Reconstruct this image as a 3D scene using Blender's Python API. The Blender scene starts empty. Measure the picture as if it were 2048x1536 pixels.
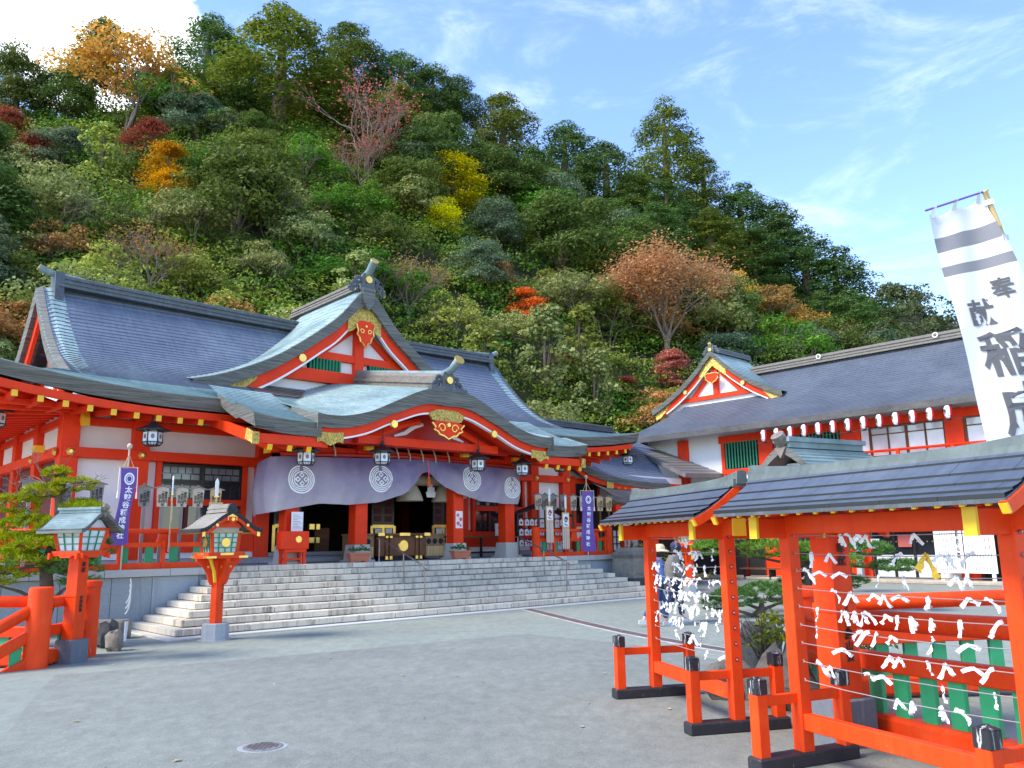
import bpy, math, random
import numpy as np
from mathutils import Vector, Matrix

random.seed(7)
RNG = np.random.default_rng(11)
SC = bpy.context.scene
COL = SC.collection
R = math.radians
PI = math.pi

# ------------------------------------------------------------------ camera
PITCH, ROLL, EYE = R(10.98), R(0.81), 1.7
fw = Vector((0, math.cos(PITCH), math.sin(PITCH)))
r0 = Vector((1, 0, 0)); u0 = Vector((0, -math.sin(PITCH), math.cos(PITCH)))
cr = r0 * math.cos(ROLL) - u0 * math.sin(ROLL)
cu = u0 * math.cos(ROLL) + r0 * math.sin(ROLL)
cam_data = bpy.data.cameras.new('camera')
cam_data.sensor_width = 36.0
cam_data.lens = 36.0 * 1627 / 2048
cam_data.clip_start = 0.05
cam_data.clip_end = 3000
cam = bpy.data.objects.new('camera', cam_data)
cam.matrix_world = Matrix(((cr.x, cu.x, -fw.x, 0), (cr.y, cu.y, -fw.y, 0), (cr.z, cu.z, -fw.z, EYE), (0, 0, 0, 1)))
COL.objects.link(cam)
SC.camera = cam

# ------------------------------------------------------------------ sky, sun, exposure
SUN_AZ, SUN_EL = R(-112), R(47)          # azimuth from +Y, towards -X (left of the picture)
sun_dir = Vector((math.sin(SUN_AZ) * math.cos(SUN_EL), math.cos(SUN_AZ) * math.cos(SUN_EL), math.sin(SUN_EL)))
sl = bpy.data.lights.new('sun', 'SUN')
sl.energy = 2.3; sl.angle = R(22); sl.color = (1.0, 0.92, 0.80)
sun = bpy.data.objects.new('sun', sl)
sun.rotation_euler = sun_dir.to_track_quat('Z', 'Y').to_euler()
COL.objects.link(sun)

world = bpy.data.worlds.new('World'); SC.world = world; world.use_nodes = True
wt = world.node_tree; wn = wt.nodes; wl = wt.links
wn.clear()
wout = wn.new('ShaderNodeOutputWorld'); wbg = wn.new('ShaderNodeBackground')
sky = wn.new('ShaderNodeTexSky'); sky.sky_type = 'NISHITA'; sky.sun_disc = False
sky.sun_elevation = SUN_EL; sky.sun_rotation = SUN_AZ
sky.air_density = 1.0; sky.dust_density = 0.2; sky.ozone_density = 2.0; sky.altitude = 100
def mathn(nodes, links, op, a, b=None, clamp=False):
    n = nodes.new('ShaderNodeMath'); n.operation = op; n.use_clamp = clamp
    for i, s in enumerate((a, b)):
        if s is None: continue
        if isinstance(s, (int, float)): n.inputs[i].default_value = s
        else: links.new(s, n.inputs[i])
    return n.outputs[0]
tc = wn.new('ShaderNodeTexCoord')
def wnoise(scale, detail, rough, sx, sy, sz, off=(0, 0, 0), rot=(0, 0, 0), dist=0.0):
    mp = wn.new('ShaderNodeMapping'); mp.inputs['Scale'].default_value = (sx, sy, sz); mp.inputs['Location'].default_value = off
    mp.inputs['Rotation'].default_value = rot
    wl.new(tc.outputs['Generated'], mp.inputs[0])
    n = wn.new('ShaderNodeTexNoise'); n.inputs['Scale'].default_value = scale; n.inputs['Detail'].default_value = detail
    n.inputs['Roughness'].default_value = rough; n.inputs['Distortion'].default_value = dist
    wl.new(mp.outputs[0], n.inputs[0]); return n.outputs[0]
def wramp(s, a, b):
    n = wn.new('ShaderNodeMapRange'); n.inputs[1].default_value = a; n.inputs[2].default_value = b
    n.interpolation_type = 'SMOOTHSTEP'; wl.new(s, n.inputs[0]); return n.outputs[0]
def wdir(d):
    n = wn.new('ShaderNodeVectorMath'); n.operation = 'DOT_PRODUCT'; n.inputs[1].default_value = d
    wl.new(tc.outputs['Generated'], n.inputs[0]); return n.outputs['Value']
# thin wispy veil everywhere, a bank of cumulus over the hill to the left
wisp = wramp(wnoise(4.5, 10, .66, 1.2, 1.2, 3.2, (4.7, .8, 2.1), (0, R(30), 0), .5), .48, .82)
wisp = mathn(wn, wl, 'MULTIPLY', wisp, .17)
cum_n = wnoise(7.0, 10, .6, 1, 1, 1.5, (3.3, 1.2, .4), (0, 0, 0), .2)
cdir = Vector((-.415, .742, .528)).normalized()
near = wramp(wdir(cdir), .988, .9998)
cum = wramp(mathn(wn, wl, 'ADD', mathn(wn, wl, 'MULTIPLY', cum_n, .9), mathn(wn, wl, 'MULTIPLY', near, .42)), .66, .80)
cl = mathn(wn, wl, 'MAXIMUM', wisp, cum, True)
mix = wn.new('ShaderNodeMixRGB'); mix.inputs[2].default_value = (10.5, 10.7, 11.0, 1)
hs = wn.new('ShaderNodeHueSaturation'); hs.inputs['Saturation'].default_value = 1.08; hs.inputs['Value'].default_value = 1.32; hs.inputs['Hue'].default_value = .508
wl.new(sky.outputs[0], hs.inputs['Color'])
wl.new(cl, mix.inputs[0]); wl.new(hs.outputs[0], mix.inputs[1]); wl.new(mix.outputs[0], wbg.inputs[0])
wbg.inputs[1].default_value = 0.13
wl.new(wbg.outputs[0], wout.inputs[0])

vs = SC.view_settings
vs.view_transform = 'Standard'; vs.look = 'None'; vs.gamma = 1.0; vs.use_curve_mapping = False
vs.exposure = 1.38

# ------------------------------------------------------------------ helpers
OX, OY = -6.301, 15.775                      # court origin: front left foot of the stairs
YAW = R(47.7047)
UU = Vector((math.sin(YAW), math.cos(YAW), 0)); VV = Vector((-math.cos(YAW), math.sin(YAW), 0))
COURT = math.atan2(UU.y, UU.x)               # rotation of the court frame (x = along the hall, y = into it)
def W(u, v, z=0.0):
    return Vector((OX, OY, 0)) + UU * u + VV * v + Vector((0, 0, z))

class MB:
    """collects shapes into one mesh object"""
    def __init__(s, off=(0, 0, 0)):
        s.v = []; s.f = []; s.m = []; s.off = off; s.M = None
    def add(s, vs_, fs, mat=0):
        b = len(s.v); o = s.off
        if s.M is not None: vs_ = [tuple(s.M @ Vector(p)) for p in vs_]
        s.v += [(p[0] - o[0], p[1] - o[1], p[2] - o[2]) for p in vs_]
        s.f += [tuple(i + b for i in f) for f in fs]
        s.m += [mat] * len(fs)
        return s
    def box(s, x0, x1, y0, y1, z0, z1, mat=0, ch=0.0):
        if ch <= 0:
            return s.add([(x0, y0, z0), (x1, y0, z0), (x1, y1, z0), (x0, y1, z0), (x0, y0, z1), (x1, y0, z1), (x1, y1, z1), (x0, y1, z1)],
                  [(3, 2, 1, 0), (4, 5, 6, 7), (0, 1, 5, 4), (1, 2, 6, 5), (2, 3, 7, 6), (3, 0, 4, 7)], mat)
        c = ch
        pts = []
        X = (x0, x1); Y = (y0, y1); Z = (z0, z1)
        idx = {}
        for i in (0, 1):
            for j in (0, 1):
                for k in (0, 1):
                    sx, sy, sz = (1, -1)[i], (1, -1)[j], (1, -1)[k]
                    for a in range(3):
                        p = [X[i], Y[j], Z[k]]
                        for b_ in range(3):
                            if b_ != a: p[b_] += c * (sx, sy, sz)[b_]
                        idx[(i, j, k, a)] = len(pts); pts.append(tuple(p))
        fs = []
        fs.append([idx[(0, 0, 0, 0)], idx[(0, 0, 1, 0)], idx[(0, 1, 1, 0)], idx[(0, 1, 0, 0)]])
        fs.append([idx[(1, 0, 0, 0)], idx[(1, 1, 0, 0)], idx[(1, 1, 1, 0)], idx[(1, 0, 1, 0)]])
        fs.append([idx[(0, 0, 0, 1)], idx[(1, 0, 0, 1)], idx[(1, 0, 1, 1)], idx[(0, 0, 1, 1)]])
        fs.append([idx[(0, 1, 0, 1)], idx[(0, 1, 1, 1)], idx[(1, 1, 1, 1)], idx[(1, 1, 0, 1)]])
        fs.append([idx[(0, 0, 0, 2)], idx[(0, 1, 0, 2)], idx[(1, 1, 0, 2)], idx[(1, 0, 0, 2)]])
        fs.append([idx[(0, 0, 1, 2)], idx[(1, 0, 1, 2)], idx[(1, 1, 1, 2)], idx[(0, 1, 1, 2)]])
        for j in (0, 1):
            for k in (0, 1):
                fs.append([idx[(0, j, k, 1)], idx[(1, j, k, 1)], idx[(1, j, k, 2)], idx[(0, j, k, 2)]])
                fs.append([idx[(j, 0, k, 0)], idx[(j, 1, k, 0)], idx[(j, 1, k, 2)], idx[(j, 0, k, 2)]])
                fs.append([idx[(j, k, 0, 0)], idx[(j, k, 1, 0)], idx[(j, k, 1, 1)], idx[(j, k, 0, 1)]])
        for i in (0, 1):
            for j in (0, 1):
                for k in (0, 1):
                    fs.append([idx[(i, j, k, 0)], idx[(i, j, k, 1)], idx[(i, j, k, 2)]])
        return s.add(pts, fs, mat)
    def bar(s, p0, p1, w, h, mat=0, up=(0, 0, 1), ch=0.0):
        """square bar from p0 to p1, w across, h along 'up'"""
        p0 = Vector(p0); p1 = Vector(p1); d = p1 - p0; L = d.length
        if L < 1e-6: return s
        d.normalize(); up = Vector(up)
        x = d.cross(up)
        if x.length < 1e-4: x = d.cross(Vector((1, 0, 0)))
        x.normalize(); z = x.cross(d)
        M = Matrix(((x.x, d.x, z.x, p0.x), (x.y, d.y, z.y, p0.y), (x.z, d.z, z.z, p0.z), (0, 0, 0, 1)))
        old = s.M; s.M = M if old is None else old @ M
        s.box(-w / 2, w / 2, 0, L, -h / 2, h / 2, mat, ch); s.M = old
        return s
    def tube(s, pts, rad, n=8, mat=0, cap=True):
        pts = [Vector(p) for p in pts]
        if not hasattr(rad, '__len__'): rad = [rad] * len(pts)
        vs_ = []; fs = []
        px = None
        for i, p in enumerate(pts):
            d = (pts[min(i + 1, len(pts) - 1)] - pts[max(i - 1, 0)]).normalized()
            if px is None:
                a = Vector((0, 0, 1)) if abs(d.z) < .9 else Vector((1, 0, 0))
                px = d.cross(a).normalized()
            else:
                px = (px - d * px.dot(d)).normalized()
            py = d.cross(px)
            for k in range(n):
                t = 2 * PI * k / n
                vs_.append(tuple(p + (px * math.cos(t) + py * math.sin(t)) * rad[i]))
        for i in range(len(pts) - 1):
            for k in range(n):
                a = i * n + k; b = i * n + (k + 1) % n
                fs.append((a, b, b + n, a + n))
        if cap:
            fs.append(tuple(range(n - 1, -1, -1))); fs.append(tuple((len(pts) - 1) * n + k for k in range(n)))
        return s.add(vs_, fs, mat)
    def lathe(s, c, prof, n=16, mat=0, sx=1, sy=1, rot=0):
        vs_ = []; fs = []
        for r_, z in prof:
            for k in range(n):
                t = 2 * PI * k / n + rot
                vs_.append((c[0] + r_ * math.cos(t) * sx, c[1] + r_ * math.sin(t) * sy, c[2] + z))
        m = len(prof)
        for i in range(m - 1):
            for k in range(n):
                a = i * n + k; b = i * n + (k + 1) % n
                fs.append((a, b, b + n, a + n))
        fs.append(tuple(range(n - 1, -1, -1))); fs.append(tuple((m - 1) * n + k for k in range(n)))
        return s.add(vs_, fs, mat)
    def prism(s, poly, ax, a0, a1, mat=0):
        """2-D polygon extruded along axis ax; poly coords are the two other axes in order"""
        def P(p, a):
            return (a, p[0], p[1]) if ax == 0 else ((p[0], a, p[1]) if ax == 1 else (p[0], p[1], a))
        n = len(poly)
        area = sum(poly[i][0] * poly[(i + 1) % n][1] - poly[(i + 1) % n][0] * poly[i][1] for i in range(n))
        if (area < 0) != (ax == 1): poly = poly[::-1]
        vs_ = [P(p, a0) for p in poly] + [P(p, a1) for p in poly]
        fs = [tuple(range(n - 1, -1, -1)), tuple(range(n, 2 * n))]
        for i in range(n):
            j = (i + 1) % n
            fs.append((i, j, j + n, i + n))
        return s.add(vs_, fs, mat)
    def strip(s, top, bot, mat=0):
        """quads between two polylines of equal length"""
        n = len(top)
        return s.add(list(top) + list(bot), [(i, i + n, i + n + 1, i + 1) for i in range(n - 1)], mat)
    def loft(s, rings, mat=0, cap=True, closed=True):
        n = len(rings[0]); vs_ = [p for r_ in rings for p in r_]; fs = []
        for i in range(len(rings) - 1):
            for k in range(n if closed else n - 1):
                a = i * n + k; b = i * n + (k + 1) % n
                fs.append((a, b, b + n, a + n))
        if cap and closed:
            fs.append(tuple(range(n - 1, -1, -1))); fs.append(tuple((len(rings) - 1) * n + k for k in range(n)))
        return s.add(vs_, fs, mat)
    def mesh(s, name, mats, smooth=False):
        me = bpy.data.meshes.new(name)
        me.from_pydata(s.v, [], s.f)
        if not isinstance(mats, (list, tuple)): mats = [mats]
        for m in mats: me.materials.append(M_(m))
        if len(mats) > 1: me.polygons.foreach_set('material_index', s.m)
        if smooth:
            me.polygons.foreach_set('use_smooth', [True] * len(me.polygons))
        me.update()
        return me
    def build(s, name, mats, parent=None, label=None, smooth=False, auto=None):
        me = s.mesh(name, mats, smooth or auto is not None)
        if auto is not None:
            try: me.set_sharp_from_angle(angle=R(auto))
            except Exception: pass
        o = bpy.data.objects.new(name, me); COL.objects.link(o)
        if parent is not None: o.parent = parent
        if label: o['label'] = label
        return o

def tag(o, label, cat=None, group=None, kind=None):
    if label: o['label'] = label
    if cat: o['category'] = cat
    if group: o['group'] = group
    if kind: o['kind'] = kind
    return o
def thing(name, label, cat, loc=(0, 0, 0), rz=0.0, group=None):
    o = bpy.data.objects.new(name, None); COL.objects.link(o)
    o.location = loc; o.rotation_euler = (0, 0, rz); o.empty_display_size = .2
    return tag(o, label, cat, group)
def court(name, label, cat, u, v, z=0.0, group=None, rz=0.0):
    return thing(name, label, cat, W(u, v, z), COURT + rz, group)
def obj(name, me, parent=None, loc=None, rot=None, scale=None):
    o = bpy.data.objects.new(name, me); COL.objects.link(o)
    if parent is not None: o.parent = parent
    if loc is not None: o.location = loc
    if rot is not None: o.rotation_euler = rot
    if scale is not None: o.scale = scale
    return o
def copy_tree(o, parent=None):
    c = o.copy(); COL.objects.link(c)
    if parent is not None: c.parent = parent
    for ch in list(o.children): copy_tree(ch, c)
    return c

_txt = {}
def text_mesh(body, size, mat, vertical=True, bold=0.0, spacing=1.05, extrude=0.002):
    key = (body, size, mat, vertical, bold)
    if key in _txt: return _txt[key]
    c = bpy.data.curves.new('lettering', 'FONT')
    c.body = '\n'.join(body) if vertical else body
    c.size = size; c.align_x = 'CENTER'; c.align_y = 'CENTER'; c.space_line = spacing * 0.82 if vertical else 1
    c.extrude = extrude; c.offset = bold * size; c.resolution_u = 3
    o = bpy.data.objects.new('lettering', c); COL.objects.link(o)
    dg = bpy.context.evaluated_depsgraph_get()
    me = bpy.data.meshes.new_from_object(o.evaluated_get(dg))
    bpy.data.objects.remove(o); bpy.data.curves.remove(c)
    me.materials.clear(); me.materials.append(M_(mat)); me.name = 'lettering'
    _txt[key] = me
    return me
def text(body, size, mat, parent, loc, rz=0.0, tilt=PI / 2, vertical=True, bold=0.0, spacing=1.05, name='lettering'):
    """upright lettering facing local -y turned by rz"""
    return obj(name, text_mesh(body, size, mat, vertical, bold, spacing), parent, loc, (tilt, 0, rz))

# ------------------------------------------------------------------ materials
MATS = {}
def M_(n): return n if not isinstance(n, str) else MATS[n]
def newmat(name):
    m = bpy.data.materials.new(name); m.use_nodes = True
    nt = m.node_tree; bs = nt.nodes['Principled BSDF']
    MATS[name] = m
    return m, nt.nodes, nt.links, bs
def noise(N, L, scale, detail=4, rough=.55, coord='Object', sc=(1, 1, 1), dist=0):
    t = N.new('ShaderNodeTexCoord'); mp = N.new('ShaderNodeMapping'); mp.inputs['Scale'].default_value = sc
    L.new(t.outputs[coord], mp.inputs[0])
    n = N.new('ShaderNodeTexNoise'); n.inputs['Scale'].default_value = scale; n.inputs['Detail'].default_value = detail
    n.inputs['Roughness'].default_value = rough; n.inputs['Distortion'].default_value = dist
    L.new(mp.outputs[0], n.inputs[0]); return n.outputs[0]
def ramp(N, L, s, stops):
    r_ = N.new('ShaderNodeValToRGB'); e = r_.color_ramp.elements
    while len(e) < len(stops): e.new(.5)
    for i, (p, c) in enumerate(stops):
        e[i].position = p; e[i].color = (c[0], c[1], c[2], 1)
    L.new(s, r_.inputs[0]); return r_.outputs[0]
def mixc(N, L, f, a, b, mode='MIX'):
    m = N.new('ShaderNodeMixRGB'); m.blend_type = mode
    for i, s in ((0, f), (1, a), (2, b)):
        if isinstance(s, (int, float)): m.inputs[i].default_value = s
        elif isinstance(s, tuple): m.inputs[i].default_value = (s[0], s[1], s[2], 1)
        else: L.new(s, m.inputs[i])
    return m.outputs[0]
def bump(N, L, bs, h, strength=.3, dist=.02):
    b = N.new('ShaderNodeBump'); b.inputs['Strength'].default_value = strength; b.inputs['Distance'].default_value = dist
    L.new(h, b.inputs['Height']); L.new(b.outputs[0], bs.inputs['Normal'])
def simple(name, col, rough=.6, var=.12, scale=6, metal=0.0, spec=.5, bmp=0.0, dirt=None, dirtamt=(.55, .75), coord='Object', sc=(1, 1, 1)):
    m, N, L, bs = newmat(name)
    n = noise(N, L, scale, 5, .6, coord, sc)
    lo = tuple(c * (1 - var) for c in col); hi = tuple(min(1, c * (1 + var)) for c in col)
    c = ramp(N, L, n, [(.3, lo), (.7, hi)])
    if dirt:
        d = noise(N, L, scale * 2.7, 6, .7, coord, (sc[0] * 1.3, sc[1] * 1.3, sc[2] * .5), .4)
        f = N.new('ShaderNodeMapRange'); f.inputs[1].default_value = dirtamt[0]; f.inputs[2].default_value = dirtamt[1]
        L.new(d, f.inputs[0]); c = mixc(N, L, f.outputs[0], c, dirt)
    L.new(c, bs.inputs['Base Color'])
    bs.inputs['Roughness'].default_value = rough; bs.inputs['Metallic'].default_value = metal
    bs.inputs['Specular IOR Level'].default_value = spec
    if bmp: bump(N, L, bs, noise(N, L, scale * 9, 5, .7, coord, sc), bmp)
    return m

simple('red', (.80, .044, .007), .5, .10, 2.2, dirt=(.60, .085, .035), dirtamt=(.62, .85), spec=.2)
def painted(name, col, faded, grime):
    m, N, L, bs = newmat(name); oi = N.new('ShaderNodeObjectInfo')
    n1 = noise(N, L, 2.1, 6, .65); n2 = noise(N, L, 9, 7, .7, 'Object', (1.6, 1.6, .22)); n3 = noise(N, L, 17, 6, .75, 'Object', (1, 1, .7), .6)
    c = ramp(N, L, n1, [(.30, tuple(k * .86 for k in col)), (.55, col), (.78, faded)])
    c = mixc(N, L, .5, c, ramp(N, L, n2, [(.3, (.30, .30, .30)), (.7, (.70, .70, .70))]), 'OVERLAY')
    f = N.new('ShaderNodeMapRange'); f.inputs[1].default_value = .695; f.inputs[2].default_value = .72; L.new(n3, f.inputs[0])
    c = mixc(N, L, mathn(N, L, 'MULTIPLY', f.outputs[0], .75), c, (.72, .42, .32))
    g = N.new('ShaderNodeMapRange'); g.inputs[1].default_value = .62; g.inputs[2].default_value = .85; L.new(n2, g.inputs[0])
    c = mixc(N, L, mathn(N, L, 'MULTIPLY', g.outputs[0], .55), c, grime)
    hv = N.new('ShaderNodeHueSaturation'); L.new(c, hv.inputs['Color']); mr = N.new('ShaderNodeMapRange'); mr.inputs[3].default_value = .92; mr.inputs[4].default_value = 1.06
    L.new(oi.outputs['Random'], mr.inputs[0]); L.new(mr.outputs[0], hv.inputs['Value']); L.new(hv.outputs[0], bs.inputs['Base Color'])
    L.new(ramp(N, L, n1, [(.3, (.38, .38, .38)), (.7, (.58, .58, .58))]), bs.inputs['Roughness']); bs.inputs['Specular IOR Level'].default_value = .2
    bump(N, L, bs, mathn(N, L, 'SUBTRACT', n2, mathn(N, L, 'MULTIPLY', f.outputs[0], .6)), .14, .01)
painted('red_worn', (.83, .060, .007), (.86, .098, .022), (.45, .035, .012))
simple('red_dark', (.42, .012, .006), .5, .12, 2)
simple('plaster', (.80, .79, .78), .85, .04, 1.5, dirt=(.62, .60, .57), dirtamt=(.62, .95), spec=.2)
simple('white_trim', (.82, .82, .80), .6, .03)
simple('yellow', (.85, .50, .015), .5, .08, 4)
simple('gold', (.86, .56, .14), .33, .10, 8, metal=.85, bmp=.10)
simple('gold_carved', (.86, .55, .14), .38, .45, 13, metal=.7, bmp=1.0, dirt=(.30, .13, .02), dirtamt=(.50, .60))
simple('green', (.012, .26, .10), .5, .12, 4, dirt=(.05, .32, .16), dirtamt=(.6, .85))
simple('green_bridge', (.03, .36, .14), .5, .12, 4, dirt=(.10, .36, .18), dirtamt=(.6, .8), bmp=.1)
simple('green_slat', (.008, .20, .09), .55, .15, 5)
simple('iron', (.022, .024, .028), .45, .25, 12, metal=.3)
simple('black_lacquer', (.012, .012, .014), .35, .2, 6)
simple('black_wood', (.020, .020, .024), .6, .3, 8, dirt=(.34, .32, .28), dirtamt=(.63, .74), bmp=.3)
simple('cap_black', (.016, .016, .02), .5, .3, 10, dirt=(.62, .60, .56), dirtamt=(.57, .63), sc=(1, 1, .3))
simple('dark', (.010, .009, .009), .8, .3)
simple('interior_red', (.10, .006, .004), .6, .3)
simple('glass_dark', (.015, .017, .022), .08, .2, spec=.8)
simple('glass_pane', (.16, .17, .18), .12, .25, 2, spec=.8)
simple('window_light', (.62, .63, .64), .10, .12, 1.2, spec=.8)
simple('shoji', (.82, .83, .80), .7, .04)
simple('lantern_glass', (.74, .78, .82), .35, .05)
simple('frosted', (.62, .72, .66), .4, .05)
simple('wood_grey', (.27, .25, .22), .8, .22, 5, dirt=(.16, .15, .13), dirtamt=(.5, .8), sc=(1, 1, .12), bmp=.2)
simple('wood_tan', (.62, .42, .20), .7, .15, 5, dirt=(.48, .30, .13), dirtamt=(.5, .85), sc=(1, 1, .12))
simple('wood_pale', (.60, .50, .37), .75, .16, 5, dirt=(.40, .33, .25), dirtamt=(.5, .85), sc=(1, 1, .12))
simple('wood_brown', (.15, .062, .030), .6, .3, 4, sc=(.2, 1, 1), bmp=.1, spec=.2)
simple('wood_cabinet', (.20, .11, .05), .5, .25, 4, sc=(1, 1, .2))
simple('bamboo', (.66, .46, .18), .45, .18, 6, sc=(1, 1, .2))
simple('paper', (.80, .79, .79), .8, .05, 9)
simple('paper_yellow', (.80, .50, .06), .8, .08, 9)
simple('ink', (.012, .012, .014), .7, .1)
simple('ink_grey', (.27, .265, .275), .8, .08)
simple('pink_ink', (.75, .12, .14), .7, .1)
simple('white_ink', (.88, .88, .88), .7, .03)
simple('banner_white', (.66, .66, .67), .85, .04, 3)
simple('banner_grey', (.22, .215, .225), .85, .06, 3)
simple('purple', (.17, .085, .34), .85, .12, 3)
simple('rope', (.50, .42, .30), .9, .2, 20, bmp=.6)
simple('straw', (.46, .40, .29), .9, .25, 6, sc=(9, 9, .6), bmp=.6)
simple('terracotta', (.52, .17, .09), .7, .1)
simple('leaf_pot', (.06, .20, .03), .5, .3, 8)
simple('steel', (.30, .26, .24), .35, .2, 6, metal=.8)
simple('wire', (.42, .42, .42), .45, .1, metal=.5)
simple('copper_brown', (.20, .15, .12), .5, .2, 5, dirt=(.30, .36, .32), dirtamt=(.5, .8))
simple('lantern_red', (.62, .012, .02), .6, .12, 5)
simple('slate_pot', (.12, .13, .14), .7, .3)
simple('skin', (.55, .33, .24), .6, .06)
simple('cloth_blue', (.065, .12, .30), .85, .15, 14, bmp=.3)
simple('cloth_navy', (.02, .03, .08), .85, .2, 14)
simple('cloth_grey', (.16, .15, .14), .85, .2, 14)
simple('denim', (.03, .07, .17), .85, .25, 20)
simple('hat_beige', (.62, .48, .30), .85, .1, 10)
simple('shoe', (.5, .5, .5), .6, .1)
simple('bib', (.75, .03, .07), .8, .1)
simple('cardboard', (.45, .29, .14), .8, .08)
simple('gravel_edge', (.40, .34, .26), .9, .15, 4)
simple('drain', (.13, .085, .07), .7, .3, 3, bmp=.3)
simple('manhole', (.17, .175, .18), .6, .3, 25, bmp=.3)
simple('soil', (.06, .05, .03), .95, .4, 5, bmp=.5)
simple('bark', (.115, .085, .06), .95, .35, 7, sc=(1, 1, .3), bmp=.8)
simple('bark_pale', (.19, .155, .125), .95, .25, 7, sc=(1, 1, .3), bmp=.6)

def stone(name, col, stain, amt, streak=True, scale=3.0, bmp=.25):
    m, N, L, bs = newmat(name)
    oi = N.new('ShaderNodeObjectInfo')
    n1 = noise(N, L, 28, 6, .7); n2 = noise(N, L, scale, 6, .65)
    c = ramp(N, L, n1, [(.25, tuple(k * .82 for k in col)), (.75, tuple(min(1, k * 1.12) for k in col))])
    hv = N.new('ShaderNodeHueSaturation'); L.new(c, hv.inputs['Color'])
    mr = N.new('ShaderNodeMapRange'); mr.inputs[3].default_value = .84; mr.inputs[4].default_value = 1.12
    L.new(oi.outputs['Random'], mr.inputs[0]); L.new(mr.outputs[0], hv.inputs['Value'])
    s_ = noise(N, L, scale * 2.2, 8, .72, 'Object', (1, 1, .13) if streak else (1, 1, 1), .5)
    f = N.new('ShaderNodeMapRange'); f.inputs[1].default_value = amt[0]; f.inputs[2].default_value = amt[1]; L.new(s_, f.inputs[0])
    f2 = mathn(N, L, 'MULTIPLY', f.outputs[0], mathn(N, L, 'MULTIPLY', n2, 1.5), True)
    c2 = mixc(N, L, f2, hv.outputs[0], stain)
    L.new(c2, bs.inputs['Base Color']); bs.inputs['Roughness'].default_value = .85; bs.inputs['Specular IOR Level'].default_value = .25
    bump(N, L, bs, n1, bmp, .01)
stone('stone_step', (.69, .615, .485), (.085, .07, .05), (.49, .70))
stone('stone_side', (.60, .565, .49), (.22, .18, .12), (.60, .9))
stone('stone_wall', (.36, .395, .415), (.17, .18, .18), (.52, .85), True, 1.6)
stone('stone_cap', (.52, .50, .45), (.2, .19, .16), (.55, .85))
stone('stone_ped', (.27, .245, .205), (.10, .095, .08), (.45, .8), False)
stone('stone_grey', (.36, .37, .38), (.2, .2, .2), (.5, .85), False)
stone('stone_base', (.17, .185, .215), (.30, .31, .32), (.52, .8), True, 5)
stone('granite', (.42, .43, .44), (.26, .28, .27), (.5, .85), False, 4)
stone('stone_fox', (.30, .28, .23), (.13, .12, .09), (.5, .85), False)
stone('rock', (.24, .22, .18), (.07, .065, .05), (.42, .75), False, 5, .9)
stone('rock_dark', (.085, .085, .08), (.03, .03, .03), (.45, .75), False, 5, .9)

def roofmat(name, a, b, c3, rough=.42, pscale=.55, lines=0.0):
    """weathered copper sheet: darker slate tone, pale patina in patches, thin joints"""
    m, N, L, bs = newmat(name)
    n = noise(N, L, pscale, 7, .65, 'Object', (1, 1, 1), .6)
    n2 = noise(N, L, 9, 4, .6)
    n3 = noise(N, L, 2.6, 8, .7, 'Object', (5, .5, .5))
    c = ramp(N, L, n, [(.30, a), (.52, b), (.74, c3)])
    c = mixc(N, L, .28, c, ramp(N, L, n2, [(.3, (.35, .35, .35)), (.7, (.75, .75, .75))]), 'OVERLAY')
    c = mixc(N, L, .55, c, ramp(N, L, n3, [(.3, (.30, .30, .30)), (.7, (.72, .72, .72))]), 'OVERLAY')
    L.new(c, bs.inputs['Base Color'])
    bs.inputs['Roughness'].default_value = rough; bs.inputs['Metallic'].default_value = .0
    bs.inputs['Specular IOR Level'].default_value = .6
    bump(N, L, bs, noise(N, L, 14, 4, .6), .12, .01)
roofmat('roof_slate', (.092, .112, .158), (.118, .142, .192), (.160, .196, .238))
roofmat('roof_patina', (.16, .235, .255), (.25, .345, .345), (.36, .45, .42), .45)
roofmat('roof_wing', (.068, .082, .112), (.085, .102, .135), (.108, .124, .150), .5)
roofmat('roof_brown', (.11, .10, .10), (.16, .15, .145), (.20, .19, .17))
roofmat('rack_sheet', (.052, .066, .096), (.070, .087, .118), (.098, .116, .140), .45, 1.2)
roofmat('rack_ridge', (.065, .080, .078), (.095, .118, .110), (.14, .175, .16), .55, 2.5)
roofmat('lantern_patina', (.11, .16, .17), (.17, .235, .24), (.25, .33, .32), .5, 2.0)
simple('roof_edge', (.165, .165, .145), .75, .35, 3, dirt=(.055, .055, .05), dirtamt=(.45, .65), sc=(.12, .12, 9), bmp=.3)
simple('ridge_dark', (.075, .085, .095), .5, .25, 3, dirt=(.17, .20, .20), dirtamt=(.5, .85))
simple('ridge_brown', (.155, .13, .11), .55, .2, 3, dirt=(.26, .27, .23), dirtamt=(.45, .85), sc=(1, 1, 4))

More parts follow.
